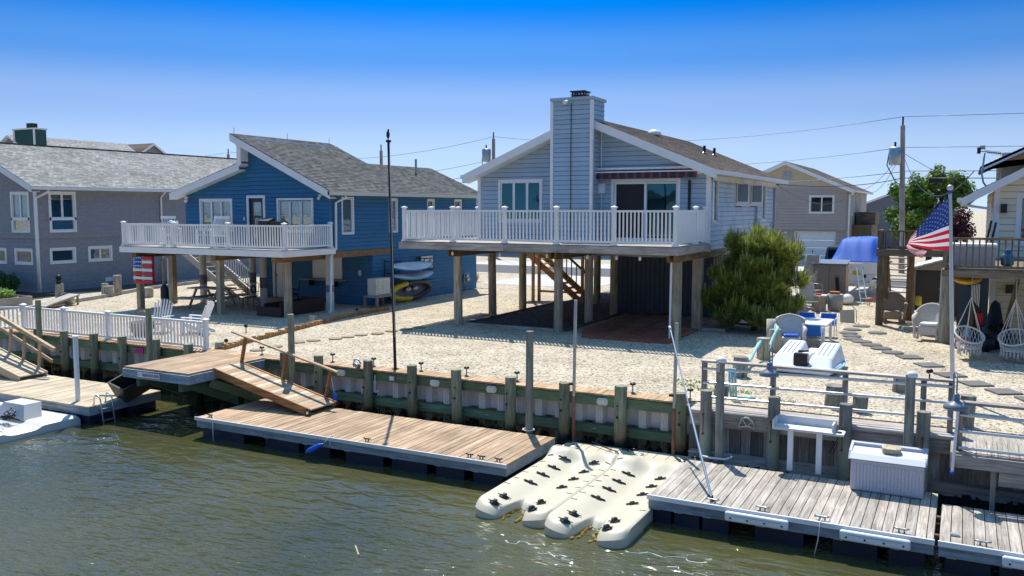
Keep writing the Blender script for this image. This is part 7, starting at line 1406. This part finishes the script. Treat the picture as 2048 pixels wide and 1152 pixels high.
def needles(g, p, d):
    up = (d*.8+V((0, 0, .75))).normalized(); a = up.orthogonal().normalized(); b = up.cross(a); L_n = rng.uniform(.10, .17); yel = rng.random() < .25+.35*(d.z > .25)
    ph = rng.uniform(0, 6); base = p-up*.09
    for j in range(13):
        an = ph+j*2.4; sp = rng.uniform(.35, 1.05); dr = (up+(a*math.cos(an)+b*math.sin(an))*sp).normalized(); w_ = dr.cross(up if j % 2 else a).normalized()*.0075; o = base+up*(.02*j*.7)
        g.add([o-w_, o+w_, o+dr*L_n], [(0, 1, 2)], 1 if yel else 0)
    if rng.random() < .2 and d.z > -.1:                     # pale upright candle shoots
        h = rng.uniform(.16, .36); k = up*.3+V((0, 0, .8)); g.cyl(p, p+k*h, .014, .008, 5, 2)
def leaves(sz):
    def f(g, p, d):
        for _ in range(2):
            q = p+V((rng.uniform(-1, 1), rng.uniform(-1, 1), rng.uniform(-1, 1)))*sz*1.2; n_ = (d+V((rng.uniform(-1, 1), rng.uniform(-1, 1), rng.uniform(-.3, 1.2)))).normalized(); a = n_.orthogonal().normalized(); b = n_.cross(a); an = rng.uniform(0, 6.3); a, b = a*math.cos(an)+b*math.sin(an), b*math.cos(an)-a*math.sin(an); s = sz*rng.uniform(.6, 1.2)
            g.add([q-a*s, q+b*s*.55, q+a*s, q-b*s*.55], [(0, 1, 2, 3)], 1 if rng.random() < .35 else 0)
    return f
m_bark = M('bark', (.09, .065, .045), .9, .3, 12, bump=.8, bs=30)
m_nd, m_ny, m_nc = leaf_mat('pine_needles', (.125, .175, .04), (.28, .33, .075), .5), leaf_mat('young_pine_needles', (.34, .40, .07), (.54, .56, .12), .55), leaf_mat('pine_candles', (.30, .30, .08), (.40, .36, .12), .1)
lob = []
for i in range(46):                                   # whorled boughs: clusters at the branch ends, gaps between
    a = i*2.4+rng.uniform(-.3, .3); zz = .32+2.5*(i/46)**.9+rng.uniform(-.12, .12); rmax = 1.12 if zz < 1.0 else 1.12-.26*(zz-1.0)**1.25; rad = rmax*rng.choice((1.0, .95, .85, .6)); s = rng.uniform(.20, .36)
    lob.append(((-5.62+rad*math.cos(a), 26.9+rad*math.sin(a)*.95, zz+.25*rad*.3), (s*1.15, s*1.15, s*.72)))
lob += [((-6.2, 26.3, 2.72), (.26, .26, .26)), ((-5.0, 26.4, 2.66), (.28, .26, .28)), ((-4.45, 26.6, 2.42), (.27, .26, .3)), ((-6.85, 26.2, 1.05), (.32, .3, .22)), ((-5.55, 26.8, 2.9), (.28, .28, .26)), ((-4.4, 26.9, 1.6), (.34, .3, .26)), ((-6.6, 26.4, 1.75), (.3, .3, .22)), ((-5.6, 26.95, 1.1), (.75, .7, .75)), ((-5.6, 26.95, 2.0), (.5, .5, .6)), ((-6.3, 26.2, .45), (.4, .4, .25)), ((-5.2, 26.0, .5), (.45, .4, .28))]
branch_tree('pine_tree', 'bushy dark green pine with pale new shoots beside the pale blue house', 'tree', (-5.65, 27.0, 0), lob, .11, (m_nd, m_ny, m_nc), needles, 9500, m_bark)
m_lf, m_lf2 = leaf_mat('green_leaves', (.075, .16, .028), (.15, .26, .05), .45), leaf_mat('light_green_leaves', (.17, .28, .055), (.27, .40, .08), .5)
lob = []
for i in range(36):
    a = rng.uniform(0, 6.28); zz = rng.uniform(2.0, 5.6); rad = 2.5*rng.uniform(.2, 1)*(1 if zz < 4.4 else .75); s = rng.uniform(.45, .8); lob.append(((-2.0+rad*math.cos(a), 62+rad*math.sin(a)*.8, zz), (s, s, s*.9)))
lob += [((-4.1, 61, 5.0), (.35, .35, .6)), ((-2.9, 61, 5.4), (.4, .4, .7)), ((-1.6, 61, 5.9), (.45, .4, .6)), ((-.4, 61, 5.4), (.4, .4, .7)), ((.1, 61, 4.8), (.5, .4, .6))]
branch_tree('leafy_tree', 'bright green leafy tree behind the flag and utility pole', 'tree', (-2.0, 62, 0), lob, .2, (m_lf, m_lf2), leaves(.13), 7500, m_bark)
branch_tree('purple_bush', 'dark purple-leaved small tree left of the cream house', 'tree', (-.35, 50, 0), [((-.4, 50, 3.0), (.5, .5, .4)), ((-.1, 50, 3.4), (.4, .4, .3)), ((-.7, 50, 2.6), (.4, .4, .4)), ((0, 50, 2.6), (.5, .5, .5))], .08, (leaf_mat('purple_leaves', (.05, .012, .02), (.11, .03, .04), .3), leaf_mat('purple_leaves_light', (.12, .03, .04), (.16, .05, .05), .3)), leaves(.09), 800, m_bark)
branch_tree('leafy_tree', 'tree crown just showing above the roofs at the left edge', 'tree', (-82, 46, 0), [((-80.6, 48, 10.4), (1.2, 1.2, 1.0)), ((-82, 48, 9.6), (1.5, 1.5, 1.5)), ((-84, 48, 9.5), (1.5, 1.5, 1.2))], .3, (m_lf, m_lf2), leaves(.22), 1500, m_bark)
branch_tree('shrub', 'dark green shrub against the grey house corner', 'shrub', (-37.6, 23.4, 0), [((-37.6+.5*math.cos(i*1.3), 23.3+.4*math.sin(i*1.3), .35+.12*(i % 4)), (.34, .3, .3)) for i in range(8)], .04, (leaf_mat('dark_shrub', (.018, .06, .018), (.04, .10, .03), .2), m_lf), leaves(.05), 1300, m_bark)
branch_tree('shrub', 'dark green shrub at the left edge before the grey house', 'shrub', (-39.0, 23.0, 0), [((-39+.5*math.cos(i*1.3), 23+.4*math.sin(i*1.3), .35+.12*(i % 4)), (.36, .3, .3)) for i in range(8)], .04, (leaf_mat('dark_shrub_b', (.018, .06, .018), (.04, .10, .03), .2), m_lf), leaves(.05), 1300, m_bark)
branch_tree('planter_plant', 'bright lime green plant in the timber planter box', 'plant', (-32.5, 20, .34), [((-32.6+.3*i, 20+.1*(i % 2), .5), (.26, .3, .2)) for i in range(-3, 3)], .02, (leaf_mat('lime_leaves', (.16, .28, .04), (.26, .40, .07), .3), m_lf2), leaves(.06), 700, m_bark)
t = T('grass_tuft', 'dry straw coloured grass tuft on the gravel behind the posts', 'grass', (-22.3, 38.3, 0)); g = G()
for i in range(240):
    a = rng.uniform(0, 6.28); r = rng.uniform(0, .22); h = rng.uniform(.3, .6); p = V((-22.3+r*math.cos(a), 38.3+r*math.sin(a), 0)); q = p+V((math.cos(a)*.35*rng.random(), math.sin(a)*.35*rng.random(), h)); w_ = V((-math.sin(a), math.cos(a), 0))*.02; g.add([p-w_, p+w_, q], [(0, 1, 2)])
tag(g.o('blades', t, leaf_mat('dry_grass', (.30, .22, .09), (.45, .36, .16), .2)), kind='stuff')
t = T('weeds', 'small green weed patches growing in the shell gravel', 'weeds', (-5, 18, 0), None, 'stuff'); g = G()
for cx_, cy_ in ((-5.2, 18.2), (-5.0, 17.8), (-4.7, 17.5), (-3.9, 17.6), (-14.6, 26.1), (-20.0, 35.2), (-2.9, 17.0)):
    for i in range(40): a = rng.uniform(0, 6.28); r = rng.uniform(0, .22); p = V((cx_+r*1.6*math.cos(a), cy_+r*math.sin(a), .0)); q = p+V((rng.uniform(-.03, .03), rng.uniform(-.03, .03), .04)); w_ = V((.012, .012, 0)); g.add([p-w_, p+w_, q], [(0, 1, 2)])
tag(g.o('leaves', t, m_lf2), kind='stuff')
for i, (x, y, h) in enumerate(((-24.2, 53, 1.0),)): 
    t = T('mailbox_post', 'grey timber post across the street seen under the deck', 'post', (x, y, 0)); B('post', t, W_greyz, x-.15, x+.15, y-.15, y+.15, 0, 1.3)

t = T('foam', 'thin white foam lines drifting on the water in front of the grey dock', 'foam', (-3, 10.5, -1.2), None, 'stuff'); g = G()
for (x, y, l, a) in ((-3.6, 11.6, 1.1, .1), (-3.0, 11.2, .9, -.2), (-2.2, 11.05, 1.0, .05), (-1.6, 10.7, .8, -.25), (-2.6, 10.8, .6, .2), (-5.6, 11.1, .7, .25), (-5.0, 10.9, .5, -.1)):
    ph = rng.uniform(0, 6); pts = [V((x+l*(i/14-.5)*math.cos(a)+.05*math.sin(i*1.7+ph), y+l*(i/14-.5)*math.sin(a)+.06*math.sin(i*1.1+ph), -1.197)) for i in range(15)]
    for p, q in zip(pts, pts[1:]):
        w_ = rng.uniform(.002, .009); d = (q-p).normalized(); n_ = V((-d.y, d.x, 0))*w_; g.add([p-n_, q-n_, q+n_, p+n_], [(0, 1, 2, 3)])
tag(g.o('foam_lines', t, M('foam', (.5, .52, .5), .6)), kind='stuff')
t = T('floating_reed', 'short straw reed floating on the canal', 'reed', (-7.6, 9.7, -1.2)); Cy('stalk', t, W_tan, (-7.75, 9.85, -1.195), (-7.5, 9.6, -1.195), .012, 6)

# the opposite bank, seen only as reflections in the window glass
slab('opposite_bank', [(-300, -300), (300, -300), (300, -20), (-300, -20)], -3, 0, m_shell)
for i, (x0, x1, mt, mr, lb) in enumerate(((-38, -28, m_gray, m_rf_blue, 'grey'), (-25, -15, m_tan, m_rf_main, 'taupe'), (-12, -3, m_cream, m_rf_gray, 'cream'), (0, 10, m_main, m_rf_main, 'pale blue'), (14, 24, m_tan, m_rf_blue, 'tan'))):
    backhouse('house_opposite', lb+' gabled house on the opposite bank, showing only as a window reflection', x0, x1, -36, -26, 4.8, 6.9, mt, mr)

t = T('spot_lamp', 'small black spotlight on the right end of the pipe railing', 'lamp', (-.42, 16.0, .9)); Cy('stem', t, m_black, (-.42, 16.02, .9), (-.42, 16.02, .97), .012, 6); Cy('head', t, m_black, (-.45, 16.04, 1.0), (-.39, 15.98, 1.03), .035, 10)
